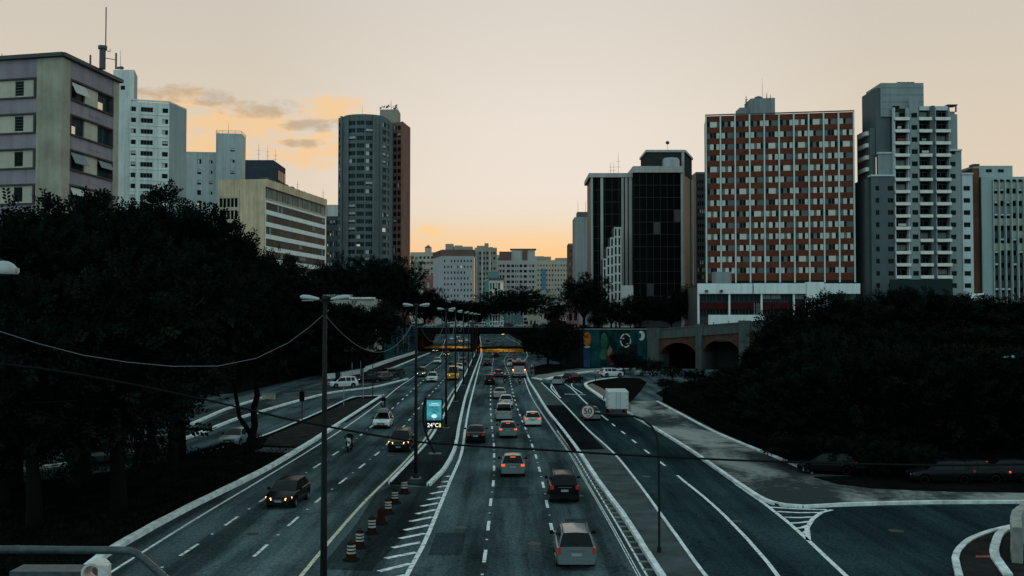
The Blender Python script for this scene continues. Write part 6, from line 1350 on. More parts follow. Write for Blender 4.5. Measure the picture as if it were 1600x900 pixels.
# --- box truck
def box_truck():
    g = G(966, 653); a = radians(88); t = thing('box_truck', 'white box truck with closed rear doors on the right slip road', 'truck', (g.x + cos(a) * 3.2, g.y + sin(a) * 3.2, .02), a)
    WB = paint('truck_white', (.60, .62, .60), 0, .5); L = 6.4
    def lb(name, lo, hi, m, par=t): o = MB().box(lo, hi).build(name, m, par); o.location = (0, 0, 0); return o
    b = MB(); b.box((-L / 2, -1.14, .92), (1.35, 1.14, 2.92)); bo = b.build('cargo_box', WB, t); bo.location = (0, 0, 0); md = bo.modifiers.new('bevel', 'BEVEL'); md.width = .05; md.segments = 2
    for s in (-1, 1):
        lb('rear_door', (-L / 2 - .04, min(s * .03, s * 1.08), 1.02), (-L / 2 - .003, max(s * .03, s * 1.08), 2.84), WB); lb('lock_bar', (-L / 2 - .09, s * .22 - .025, 1.0), (-L / 2 - .043, s * .22 + .025, 2.84), METAL)
        for z in (1.3, 2.0, 2.6): lb('hinge', (-L / 2 - .07, s * 1.0 - .08, z), (-L / 2 - .042, s * 1.0 + .1, z + .08), METAL)
        lb('tail_light', (-L / 2 - .02, min(s * .75, s * 1.0), .70), (-L / 2 + .05, max(s * .75, s * 1.0), .82), TAIL)
        m_ = MB().lathe([(.001, -.03), (.09, -.02), (.09, .02), (.001, .03)], 8, axis='X', c=(2.6, s * 1.28, 1.75)); m_.v = [(v[0], v[1], 1.75 + (v[2] - 1.75) * 2.2) for v in m_.v]; m_.tube([(2.6, s * 1.0, 1.6), (2.6, s * 1.28, 1.7)], .025, 5); m_.build('mirror', BLACKP, t).location = (0, 0, 0)
        for x in (-1.7, 2.2):
            w = child('wheel', MB().lathe([(.22, -.14), (.42, -.14), (.45, -.09), (.45, .09), (.42, .14), (.22, .14)], 18, axis='Y').mesh('tyre', TYRE, True), t, (x, s * .92, .45)); child('rim', MB().lathe([(.26, .12), (.2, .04), (.001, .04)], 14, axis='Y').mesh('rim', RIM), w, rot=(0, 0, 0 if s > 0 else pi))
    cab = MB(); prof = [(1.5, .55), (3.15, .55), (3.2, 1.15), (2.95, 1.35), (2.55, 2.15), (1.5, 2.2)]
    for (x0, z0), (x1, z1) in zip(prof, prof[1:] + prof[:1]): cab.quad((x0, -1.0, z0), (x1, -1.0, z1), (x1, 1.0, z1), (x0, 1.0, z0))
    for s in (-1, 1): q = [(x, s * 1.0, z) for x, z in prof]; cab.poly(q if s < 0 else q[::-1])
    cab.build('cab', WB, t).location = (0, 0, 0); lb('chassis', (-L / 2 + .1, -.5, .55), (3.0, .5, .90), DARKMETAL); lb('bumper_bar', (-L / 2 - .02, -1.0, .45), (-L / 2 + .08, 1.0, .60), DARKMETAL)
box_truck()
# --- fire engine
def fire_engine():
    c, d = on_road(SL1, 811, 591, 8.0); a = atan2(d.y, d.x); t = thing('fire_engine', 'red fire engine with roof ladder and lit rear lamps on the right shoulder', 'truck', (c.x, c.y, .02), a)
    def lb(name, lo, hi, m): o = MB().box(lo, hi).build(name, m, t); o.location = (0, 0, 0); return o
    b = lb('body', (-4, -1.24, .75), (1.9, 1.24, 3.0), P_RED); b.modifiers.new('bevel', 'BEVEL').width = .06
    lb('cab', (2.0, -1.22, .7), (4.0, 1.22, 2.7), P_RED); lb('cab_window', (3.0, -1.24, 1.6), (4.02, 1.24, 2.45), CARGLASS); lb('chassis', (-3.9, -.6, .5), (3.9, .6, .74), DARKMETAL)
    lb('rear_shutter', (-4.04, -.95, 1.15), (-4.003, .95, 2.2), METAL)
    for k in range(7): lb('shutter_slat', (-4.07, -.93, 1.2 + .14 * k), (-4.043, .93, 1.29 + .14 * k), METAL)
    lb('window_band', (-4.05, -1.0, 2.3), (-4.003, 1.0, 2.75), CARGLASS); lb('rear_step', (-4.35, -1.15, .5), (-4.01, 1.15, .62), METAL); lb('white_band', (-4.06, -1.2, .85), (-4.005, 1.2, 1.08), BLIND)
    for s in (-1, 1):
        lb('tail_lamp', (-4.08, min(s * .92, s * 1.18), 1.12), (-4.005, max(s * .92, s * 1.18), 1.4), BRAKE); lb('amber_lamp', (-4.08, min(s * .98, s * 1.18), 1.45), (-4.005, max(s * .98, s * 1.18), 1.6), HEADAMB); lb('roof_rail', (-3.9, s * 1.1 - .04, 3.05), (1.8, s * 1.1 + .04, 3.15), METAL)
        for x in (-2.3, 2.9): w = child('wheel', MB().lathe([(.25, -.16), (.48, -.16), (.5, -.1), (.5, .1), (.48, .16), (.25, .16)], 16, axis='Y').mesh('tyre', TYRE, True), t, (x, s * 1.0, .5))
        lb('mirror', (3.8, s * 1.45 - .08, 1.7), (3.9, s * 1.45 + .08, 2.3), BLACKP)
    ld = MB()
    for s in (-.28, .28): ld.box((-4.2, s - .04, 3.28), (2.4, s + .04, 3.4))
    for k in range(16): ld.box((-4.1 + .4 * k, -.24, 3.31), (-4.05 + .4 * k, .24, 3.36))
    ld.box((-2.6, -.5, 3.02), (-2.4, .5, 3.27)); ld.box((1.2, -.5, 3.02), (1.4, .5, 3.27)); ld.build('ladder', METAL, t).location = (0, 0, 0); lb('beacon', (2.6, -.6, 2.71), (2.9, .6, 2.9), BRAKE)
fire_engine()
# ================================================================== TREES
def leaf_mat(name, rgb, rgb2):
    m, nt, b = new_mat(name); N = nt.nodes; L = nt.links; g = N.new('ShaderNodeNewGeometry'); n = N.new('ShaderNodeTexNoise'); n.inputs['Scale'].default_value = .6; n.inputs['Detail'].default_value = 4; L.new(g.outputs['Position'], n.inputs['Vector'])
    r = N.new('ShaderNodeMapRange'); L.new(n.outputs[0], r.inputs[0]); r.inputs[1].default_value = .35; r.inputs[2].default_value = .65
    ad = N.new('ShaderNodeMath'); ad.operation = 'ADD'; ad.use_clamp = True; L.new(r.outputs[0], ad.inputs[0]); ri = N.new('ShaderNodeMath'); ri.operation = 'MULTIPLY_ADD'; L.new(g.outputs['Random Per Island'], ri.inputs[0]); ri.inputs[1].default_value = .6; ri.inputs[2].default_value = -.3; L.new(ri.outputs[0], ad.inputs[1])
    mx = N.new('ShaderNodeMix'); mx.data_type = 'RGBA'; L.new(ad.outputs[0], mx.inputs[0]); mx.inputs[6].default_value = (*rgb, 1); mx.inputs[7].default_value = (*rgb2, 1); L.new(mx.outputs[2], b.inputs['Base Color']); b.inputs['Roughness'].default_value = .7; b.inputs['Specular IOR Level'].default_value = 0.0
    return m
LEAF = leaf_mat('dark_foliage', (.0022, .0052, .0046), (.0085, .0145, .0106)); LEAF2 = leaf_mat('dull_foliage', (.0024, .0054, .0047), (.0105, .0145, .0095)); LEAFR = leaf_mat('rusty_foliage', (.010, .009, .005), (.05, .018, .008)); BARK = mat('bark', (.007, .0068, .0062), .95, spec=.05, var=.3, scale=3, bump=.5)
def crown_mesh(seed, rx, rz, lobes, leaves, leaf=.34, up=.0, m=LEAF, zc=0.0, spread=.62, plumes=9):
    """crown of lobes, each lobe a shell of leaf sprays; z measured from the crown centre"""
    r = random.Random(seed); b = MB(); LB = []
    for i in range(lobes):
        a = 2 * pi * (i + r.random() * .7) / lobes * 2.4; rr = rx * spread * sqrt(r.random() * .9 + .1); h = r.uniform(-.45, .62) * rz * (1 - .5 * rr / rx)
        s = r.uniform(.30, .50) * rx; LB.append((Vector((cos(a) * rr, sin(a) * rr, h)), s, s * r.uniform(.55, .85) * (rz / rx) ** .4))
    for i in range(plumes):   # smaller tufts standing out of the shell
        a = r.uniform(0, 6.28); e = r.uniform(.15, 1.3); q = r.uniform(.85, 1.05); s = r.uniform(.10, .19) * rx; LB.append((Vector((cos(a) * cos(e) * rx * .8 * q, sin(a) * cos(e) * rx * .8 * q, sin(e) * rz * .8 * q)), s, s * r.uniform(.8, 1.5)))
    LB.append((Vector((0, 0, .05 * rz)), rx * .55, rz * .6))
    per = leaves // len(LB)
    for c, s, sz in LB:
        nsp = int(per / 9 * (1.15 if s > .25 * rx else .35))
        for k in range(nsp):
            d = Vector((r.gauss(0, 1), r.gauss(0, 1), r.gauss(0, 1) + .25)).normalized(); q = r.uniform(.72, 1.08) if r.random() < .8 else r.uniform(.2, .7); q += (r.random() ** 6) * .35
            p = c + Vector((d.x * s * q, d.y * s * q, d.z * sz * q)); out = (d + Vector((0, 0, up)) + Vector((r.gauss(0, .35), r.gauss(0, .35), r.gauss(0, .35)))).normalized()
            sd_ = out.cross(Vector((r.gauss(0, 1), r.gauss(0, 1), r.gauss(0, 1)))).normalized(); nn = out.cross(sd_)
            for j in range(9):   # one spray: leaves along a twig
                t = j / 9; o = p + out * (leaf * 2.6 * (t - .3)); sg = 1 if j % 2 else -1; dr = (out * .6 + sd_ * sg * .8 + nn * r.uniform(-.5, .5)).normalized(); w = dr.cross(nn).normalized() * leaf * .26; l = leaf * r.uniform(.7, 1.2)
                b.quad(o, o + dr * l * .5 + w, o + dr * l, o + dr * l * .5 - w)
    return b.mesh('crown', m), LB
def trunk_mesh(seed, LB, H, zc, r0, forks=6, bend=.6, split=.3):
    r = random.Random(seed); b = MB(); top = H * split; j = Vector((r.uniform(-bend, bend), r.uniform(-bend, bend), top)); b.tube([(0, 0, -.5), (j.x * .2, j.y * .2, top * .4), tuple(j)], [r0 * 1.25, r0, r0 * .8], 9)
    for c, s, sz in LB[:forks]:
        e = Vector((c.x * .85, c.y * .85, zc + c.z * .8)); m1 = j.lerp(e, .4) + Vector((r.uniform(-.5, .5), r.uniform(-.5, .5), .5)); b.tube([tuple(j - Vector((0, 0, .2))), tuple(m1), tuple(e)], [r0 * .62, r0 * .4, r0 * .12], 7)
        for k in range(3): e2 = c + Vector((r.gauss(0, s * .5), r.gauss(0, s * .5), r.uniform(0, sz))); b.tube([tuple(m1.lerp(e, .5)), (e2.x, e2.y, zc + e2.z)], [r0 * .2, r0 * .05], 5)
    return b.mesh('trunk', BARK, True)
KIND = {}
def kind(key, seed, H, rx, rz, lobes, leaves, r0, leaf=.34, m=LEAF, up=0.0, split=.3, bend=.6, spread=.62):
    cm, LB = crown_mesh(seed, rx, rz, lobes, leaves, leaf, up, m, spread=spread); zs_ = sorted(v.co.z for v in cm.vertices); zc = H - zs_[int(len(zs_) * .995)]; KIND[key] = (cm, trunk_mesh(seed + 1, LB, H, zc, r0, 7, bend, split), zc, H)
kind('broad', 1, 16, 7.6, 6.6, 13, 34000, .42, .29, up=.35)
kind('broad2', 2, 16, 7.2, 7.0, 12, 34000, .40, .29, LEAF2, up=.5)
kind('tall', 3, 18, 6.2, 8.0, 14, 34000, .40, .29, up=.5, spread=.7)
kind('dome', 4, 15, 9.5, 5.4, 16, 22000, .5, .42, up=.1)
kind('wall', 5, 13, 7.0, 6.2, 14, 22000, .35, .34, LEAF2, up=.2)
kind('wall2', 6, 13, 6.6, 6.0, 12, 20000, .35, .34, up=.3)
kind('rust', 7, 13, 6.0, 5.5, 11, 12000, .35, .34, LEAFR, up=.2)
kind('bushy', 10, 9.5, 6.2, 4.9, 14, 18000, .3, .34, LEAF, up=.25, split=.2)
kind('bushy2', 11, 9.0, 6.6, 4.6, 13, 18000, .3, .34, LEAF2, up=.25, split=.2)
kind('shrub', 8, 4.2, 2.6, 2.1, 8, 4500, .12, .26, LEAF2, up=.2)
kind('shrub2', 9, 3.6, 2.4, 1.8, 7, 4000, .12, .26, LEAF, up=.2)
def tree(key, label, x, y, h, rot=None, wide=1.0, cat='tree', group=None, name=None, z=None, rad=0.0):
    cm, tm, zc, H = KIND[key]; s = h / H; rx0 = {'wall': 7, 'wall2': 6.6, 'bushy': 6.2, 'bushy2': 6.6, 'dome': 9.5}.get(key, 7.0); wide = max(wide, rad / rx0 / s); z = terrain_z(x, y) if z is None else z; rz = R.uniform(0, 6.28) if rot is None else rot
    t = thing(name or {'broad': 'fig_tree', 'broad2': 'fig_tree', 'tall': 'tall_tree', 'dome': 'domed_tree', 'wall': 'bank_tree', 'wall2': 'bank_tree', 'rust': 'rust_leaved_tree', 'bushy': 'bushy_tree', 'bushy2': 'bushy_tree', 'shrub': 'shrub', 'shrub2': 'shrub'}[key], label, cat, (x, y, z - .1), rz or .001, group)
    t.scale = (s * wide, s * wide, s); child('crown', cm, t, (0, 0, zc)); child('trunk', tm, t); return t
def tree_px(key, label, px, d, ytop, wide=1.0, **k):
    v = V(px, ytop, d); z = k.pop('z', None); z = terrain_z(v.x, d) if z is None else z; return tree(key, label, v.x, d, v.z - z, wide=wide, z=z, **k)
# --- dark trees on the left island
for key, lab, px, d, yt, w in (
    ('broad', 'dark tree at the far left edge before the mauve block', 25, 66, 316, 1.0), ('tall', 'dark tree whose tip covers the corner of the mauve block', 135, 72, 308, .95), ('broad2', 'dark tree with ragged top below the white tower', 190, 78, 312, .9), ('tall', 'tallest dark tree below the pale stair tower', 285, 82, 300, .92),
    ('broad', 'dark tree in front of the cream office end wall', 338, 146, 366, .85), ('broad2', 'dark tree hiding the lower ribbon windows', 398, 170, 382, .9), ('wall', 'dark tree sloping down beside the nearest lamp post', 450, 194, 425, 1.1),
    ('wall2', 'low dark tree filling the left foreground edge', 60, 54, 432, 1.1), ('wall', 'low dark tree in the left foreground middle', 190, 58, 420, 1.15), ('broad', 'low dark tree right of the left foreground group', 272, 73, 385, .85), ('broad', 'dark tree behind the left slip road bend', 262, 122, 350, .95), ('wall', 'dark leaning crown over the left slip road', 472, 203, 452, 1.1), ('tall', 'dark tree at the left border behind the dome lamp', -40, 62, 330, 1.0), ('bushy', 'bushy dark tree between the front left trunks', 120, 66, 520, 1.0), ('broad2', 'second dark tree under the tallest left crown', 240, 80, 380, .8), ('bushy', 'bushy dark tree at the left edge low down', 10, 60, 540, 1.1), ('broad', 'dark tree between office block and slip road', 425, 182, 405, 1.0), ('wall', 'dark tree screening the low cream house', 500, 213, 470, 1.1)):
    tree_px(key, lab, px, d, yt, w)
# forked trunk standing clear of the crowns beside the slip road
def forked():
    g = G(386, 712); t = thing('forked_tree', 'slender forked trunk leaning over the left slip road', 'tree', (g.x, g.y, .14), .001); b = MB(); P = lambda px, py: tuple(V(px, py, g.y) - Vector((g.x, g.y, .14)))
    b.tube([(0, 0, -.3), P(391, 690), P(398, 665), P(396, 640), P(402, 618), P(399, 595), P(408, 560)], [.42, .34, .28, .26, .24, .2, .14], 9); b.tube([P(392, 680), P(384, 666), P(374, 652), P(371, 632), P(366, 605), P(360, 570)], [.22, .2, .18, .17, .14, .1], 8); b.tube([P(397, 600), P(420, 575), P(440, 560)], [.14, .1, .05], 6)
    o = b.build('trunk', BARK, t, smooth=True); o.location = (0, 0, 0); c, _ = crown_mesh(21, 5.0, 3.0, 10, 9000, .32, .2, LEAF); child('crown', c, t, tuple(V(398, 545, g.y) - Vector((g.x, g.y, .14))))
forked()
# --- trees round the overpass and the far end
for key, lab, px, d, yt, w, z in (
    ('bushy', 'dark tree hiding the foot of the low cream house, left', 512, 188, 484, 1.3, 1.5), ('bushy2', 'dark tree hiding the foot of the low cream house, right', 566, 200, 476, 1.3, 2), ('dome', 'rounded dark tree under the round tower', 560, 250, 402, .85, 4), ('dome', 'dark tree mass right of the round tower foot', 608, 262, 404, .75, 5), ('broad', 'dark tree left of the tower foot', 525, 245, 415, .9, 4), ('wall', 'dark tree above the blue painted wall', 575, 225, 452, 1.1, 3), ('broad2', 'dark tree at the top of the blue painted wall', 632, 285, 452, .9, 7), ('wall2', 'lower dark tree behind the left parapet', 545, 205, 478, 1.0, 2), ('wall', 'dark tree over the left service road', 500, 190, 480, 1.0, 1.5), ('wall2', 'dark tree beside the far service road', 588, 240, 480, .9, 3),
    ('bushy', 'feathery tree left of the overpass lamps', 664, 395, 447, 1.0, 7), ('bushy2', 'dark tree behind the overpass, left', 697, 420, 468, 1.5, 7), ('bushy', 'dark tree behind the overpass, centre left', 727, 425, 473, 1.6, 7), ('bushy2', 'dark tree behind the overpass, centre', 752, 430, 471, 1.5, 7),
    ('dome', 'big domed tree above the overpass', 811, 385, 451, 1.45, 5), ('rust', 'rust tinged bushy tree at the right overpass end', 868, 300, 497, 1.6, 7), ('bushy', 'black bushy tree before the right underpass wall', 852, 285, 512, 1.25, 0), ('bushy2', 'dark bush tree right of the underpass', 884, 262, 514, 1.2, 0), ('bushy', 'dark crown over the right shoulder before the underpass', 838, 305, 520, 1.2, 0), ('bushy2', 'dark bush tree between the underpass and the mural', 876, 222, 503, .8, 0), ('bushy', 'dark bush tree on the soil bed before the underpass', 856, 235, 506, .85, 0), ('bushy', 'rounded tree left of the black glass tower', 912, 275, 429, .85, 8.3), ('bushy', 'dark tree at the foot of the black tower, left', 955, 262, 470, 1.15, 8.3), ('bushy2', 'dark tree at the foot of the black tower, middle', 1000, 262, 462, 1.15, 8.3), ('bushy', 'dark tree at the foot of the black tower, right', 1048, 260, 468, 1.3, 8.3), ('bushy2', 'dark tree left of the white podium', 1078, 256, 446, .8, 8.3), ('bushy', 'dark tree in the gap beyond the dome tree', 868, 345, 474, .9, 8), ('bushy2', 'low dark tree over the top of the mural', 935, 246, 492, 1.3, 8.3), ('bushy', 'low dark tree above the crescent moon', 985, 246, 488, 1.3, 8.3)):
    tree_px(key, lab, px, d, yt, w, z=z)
# --- wooded bank on the right
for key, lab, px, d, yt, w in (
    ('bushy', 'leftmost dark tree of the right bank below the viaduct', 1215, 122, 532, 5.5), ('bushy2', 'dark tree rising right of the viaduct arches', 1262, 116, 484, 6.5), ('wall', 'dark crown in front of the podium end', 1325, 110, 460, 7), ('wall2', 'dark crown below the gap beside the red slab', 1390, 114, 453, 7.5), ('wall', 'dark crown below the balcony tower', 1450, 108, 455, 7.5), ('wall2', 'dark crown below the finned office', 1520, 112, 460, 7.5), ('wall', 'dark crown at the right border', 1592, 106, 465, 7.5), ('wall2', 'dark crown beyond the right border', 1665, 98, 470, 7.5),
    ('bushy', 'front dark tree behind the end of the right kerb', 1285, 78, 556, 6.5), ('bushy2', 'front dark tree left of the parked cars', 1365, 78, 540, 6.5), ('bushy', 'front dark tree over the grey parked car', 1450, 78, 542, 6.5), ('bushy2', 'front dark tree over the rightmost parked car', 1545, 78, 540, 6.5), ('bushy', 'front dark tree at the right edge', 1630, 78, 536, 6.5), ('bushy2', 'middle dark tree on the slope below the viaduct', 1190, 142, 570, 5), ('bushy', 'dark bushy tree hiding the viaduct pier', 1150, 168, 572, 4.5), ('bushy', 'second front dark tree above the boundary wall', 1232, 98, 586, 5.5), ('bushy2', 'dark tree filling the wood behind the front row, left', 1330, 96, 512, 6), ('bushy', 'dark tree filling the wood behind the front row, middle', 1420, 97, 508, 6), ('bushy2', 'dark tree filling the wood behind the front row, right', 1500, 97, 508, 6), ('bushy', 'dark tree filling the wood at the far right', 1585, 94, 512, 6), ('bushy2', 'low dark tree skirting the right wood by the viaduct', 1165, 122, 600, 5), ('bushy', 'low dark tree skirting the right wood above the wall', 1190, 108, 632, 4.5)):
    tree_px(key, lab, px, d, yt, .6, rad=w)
for i, (px, d) in enumerate(((1262, 75.5), (1318, 73), (1350, 72), (1390, 71.5), (1430, 71.5), (1478, 77), (1525, 76.5), (1572, 77), (1620, 76.5))):
    v = V(px, 700, d); tree('shrub' if i % 2 else 'shrub2', 'dark hedge shrub at the foot of the right wood, %s from the kerb end' % ('first', 'second', 'third', 'fourth', 'fifth', 'sixth', 'seventh', 'eighth', 'ninth')[i], v.x, d, R.uniform(2.2, 2.8), wide=1.5, cat='shrub', group='hedge shrubs on the right')
for i, (px, d, yt, w) in enumerate(((1020, 190, 560, 1.3), (1050, 182, 572, 1.4), (1085, 172, 576, 1.5), (1120, 160, 582, 1.5), (1040, 160, 592, 1.3), (1085, 150, 596, 1.4), (1135, 140, 592, 1.5), (1170, 126, 606, 1.5), (1115, 130, 618, 1.3), (1165, 112, 640, 1.3), (1205, 104, 640, 1.4), (1240, 94, 668, 1.3), (975, 200, 548, 1.2), (996, 205, 555, 1.1))):
    v = V(px, yt, d); z = terrain_z(v.x, d); h = max(1.6, v.z - z)
    where = ('left of the first arch', 'below the first arch', 'below the second arch', 'below the third arch', 'on the slope above the apron tip', 'on the slope above the apron', 'on the slope below the third pier', 'at the left skirt of the right wood', 'above the start of the dark wall', 'above the middle of the dark wall', 'near the end of the dark wall', 'over the end of the apron kerb', 'before the dark mural figure', 'before the crescent moon', 'climbing before the first arch', 'climbing before the second arch')[i]
    tree('shrub' if i % 2 else 'shrub2', 'dark shrub ' + where, v.x, d, h, wide=w * max(.8, 2.6 / h * .9), cat='shrub', group='shrubs on the right bank')
# low plants along the left slip road edge and grass on the banks
def grass(name, label, pts_fn, n, h, m, cat='grass'):
    b = MB()
    for i in range(n):
        p = pts_fn()
        for k in range(3):
            a = R.uniform(0, 6.28); w = Vector((cos(a), sin(a), 0)) * .03; tip = Vector((R.gauss(0, .12), R.gauss(0, .12), h * R.uniform(.5, 1.2))); b.tri(p - w, p + w, p + tip)
    o = b.build(name, m); tag(o, label, cat); stuff(o)
def left_pt():
    while True:
        p = G(R.uniform(0, 520), R.uniform(700, 900), .14)
        S = kerbL
        for a, c in zip(S, S[1:]):
            if a.y <= p.y <= c.y:
                if p.x < lerp(a.x, c.x, (p.y - a.y) / (c.y - a.y)) - .6: return p
                break
grass('left_island_grass', 'dark rough grass on the left island under the trees', left_pt, 9000, .22, LEAF2)
grass('slip_edge_weeds', 'thin weeds along the edge of the left slip road', lambda: (lambda t: smooth(islA[5:8], 1)[int(t * (len(smooth(islA[5:8], 1)) - 1))] + Vector((R.uniform(-.3, .6), R.uniform(-.8, 0), .14)))(R.random()), 500, .55, LEAF2, 'weeds')
def bank_pt():
    while True:
        x = R.uniform(22, 44); y = R.uniform(74, 190); 
        if x > interp(XR, y) + .3: return Vector((x, y, terrain_z(x, y) - .02))
grass('bank_grass', 'dark undergrowth on the right bank above the boundary wall', bank_pt, 9000, .7, LEAF2, 'undergrowth')
# ================================================================== STREET FURNITURE, CABLES, RIDERS
POLE = mat('lamp_pole', (.008, .010, .011), .7, metal=.0, spec=.2, var=.25, scale=2); HEADM = mat('lamp_head_grey', (.36, .38, .38), .55, var=.15, scale=3); LENS = mat('lamp_lens', (.30, .31, .30), .25)
def lamp_meshes():
    p = MB().tube([(0, 0, -.1), (0, 0, 4), (0, 0, 8), (0, 0, 11.75)], [.14, .12, .095, .07], 10); p.tube([(0, 0, 0), (0, 0, .35)], .22, 10); pole = p.mesh('pole', POLE, True)
    arms = []
    for s in (-1, 1):
        a = MB().tube([(0, 0, 11.6), (s * .18, 0, 11.72), (s * .3, 0, 11.76)], .045, 6); a = a.mesh('arm', POLE)
        h = MB()
        prof = [(.22, .05, .05, .04), (.36, .10, .08, .07), (.6, .17, .12, .08), (.82, .17, .11, .07), (.92, .10, .06, .04)]; n = 10; rings = []
        for x, w, up, dn in prof:
            ring = []
            for k in range(n):
                t = 2 * pi * k / n; ring.append((s * x, w * cos(t), 11.77 + .10 * (x - .22) + (up if sin(t) > 0 else dn) * sin(t)))
            rings.append(ring)
        for r0, r1 in zip(rings, rings[1:]):
            for k in range(n): h.quad(r0[k], r0[(k + 1) % n], r1[(k + 1) % n], r1[k])
        h.poly(rings[0][::-1]); h.poly(rings[-1]); hm = h.mesh('lamp_head', HEADM, True)
        l = MB().box((min(s * .45, s * .85), -.12, 11.70), (max(s * .45, s * .85), .12, 11.73)).mesh('lens', LENS); arms.append((a, hm, l))
    cap = MB().lathe([(.09, 11.7), (.13, 11.78), (.1, 11.88), (.01, 11.92)], 8).mesh('pole_cap', POLE); return pole, arms, cap
LPOLE, LARMS, LCAP = lamp_meshes()
med_mid = [(a + b) / 2 for a, b in zip(smooth(medL[1:], 5)[:1], smooth(medR[1:], 5)[:1])]
lamp_at = []
for i, (px, d) in enumerate(((507, 38.5), (650, 70), (697, 102), (711.5, 134), (724, 166), (732, 198), (738.5, 232), (743, 268), (746, 305))):
    g = V(px, 640, d); lab = ('nearest double-headed street lamp, its foot out of the picture', 'double-headed street lamp behind the traffic drums', 'double-headed street lamp just right of the digital sign', 'fourth double-headed street lamp along the reserve', 'fifth double-headed street lamp along the reserve', 'sixth double-headed street lamp along the reserve', 'seventh double-headed street lamp along the reserve', 'eighth double-headed street lamp, near the overpass', 'farthest double-headed street lamp, right before the overpass')[i]
    t = thing('street_lamp', lab, 'street lamp', (g.x, g.y, .15 if i else .02), .0001, 'double street lamps on the central reserve'); lamp_at.append(Vector((g.x, g.y, 11.2)))
    child('pole', LPOLE, t); child('pole_cap', LCAP, t)
    for a, h, l in LARMS: child('arm', a, t); hh = child('lamp_head', h, t); child('lens', l, hh)
    if i: MB().box((-.35, -.35, -.12), (.35, .35, .06)).build('footing', KERB_G, t).location = (0, 0, 0)
# cables slung from lamp to lamp
CAB = mat('pale_cable', (.17, .18, .175), .7); CABD = mat('black_cable', (.012, .012, .012), .7)
def sag(a, c, s, n=24): return [a.lerp(c, k / n) - Vector((0, 0, s * 4 * (k / n) * (1 - k / n))) for k in range(n + 1)]
def cable(name, label, pts, r, m, seg=6, group=None): o = MB().tube(pts, r, seg).build(name, m, smooth=True); tag(o, label, 'cable', group); return o
P_l1 = lamp_at[0]
a0 = V(515, 483, 38.6); b0 = V(-260, 455, 36); pts = [V(x, y, d) for x, y, d in ((-260, 440, 36), (-120, 480, 36.4), (0, 518, 36.8), (60, 537, 37), (130, 555, 37.3), (200, 566, 37.5), (270, 572.5, 37.7), (340, 572, 38), (400, 560, 38.2), (450, 536, 38.4), (485, 510, 38.5), (514, 484, 38.5))]
cable('slung_cable', 'pale rope-like cable sagging from the left edge to the nearest lamp', smooth(pts, 1.0), .013, CAB)
for k, (p, q, s, lab) in enumerate(((lamp_at[0], lamp_at[1], 1.9, 'pale cable sagging between the nearest lamp and the second'), (lamp_at[1], lamp_at[2], 2.1, 'pale cable sagging from the second lamp to the third'), (lamp_at[2], lamp_at[3], 2.2, 'pale cable sagging from the third lamp to the fourth'), (lamp_at[3], lamp_at[4], 2.2, 'pale cable sagging from the fourth lamp to the fifth'))):
    cable('slung_cable', lab, sag(p, q, s), .014 if k < 2 else .022, CAB)
pts = [V(x, y, 34) for x, y in ((-120, 555), (60, 575), (220, 603), (380, 638), (450, 655), (520, 668), (580, 679), (650, 690.5), (740, 697), (850, 703), (960, 710), (1060, 715), (1160, 719.5), (1270, 723), (1400, 726), (1500, 727), (1700, 724))]
cable('power_cable', 'thick black cable hanging right across the avenue', smooth(pts, 1.0), .036, CABD)
for px, py, lab in ((-120, 555, 'dark utility pole outside the left edge holding the black cable'), (1700, 724, 'dark utility pole outside the right edge holding the black cable')):
    v = V(px, py, 34); o = MB().tube([(v.x, v.y, -.1), (v.x, v.y, v.z + 1.2)], [.16, .11], 8).build('utility_pole', POLE); tag(o, lab, 'pole')
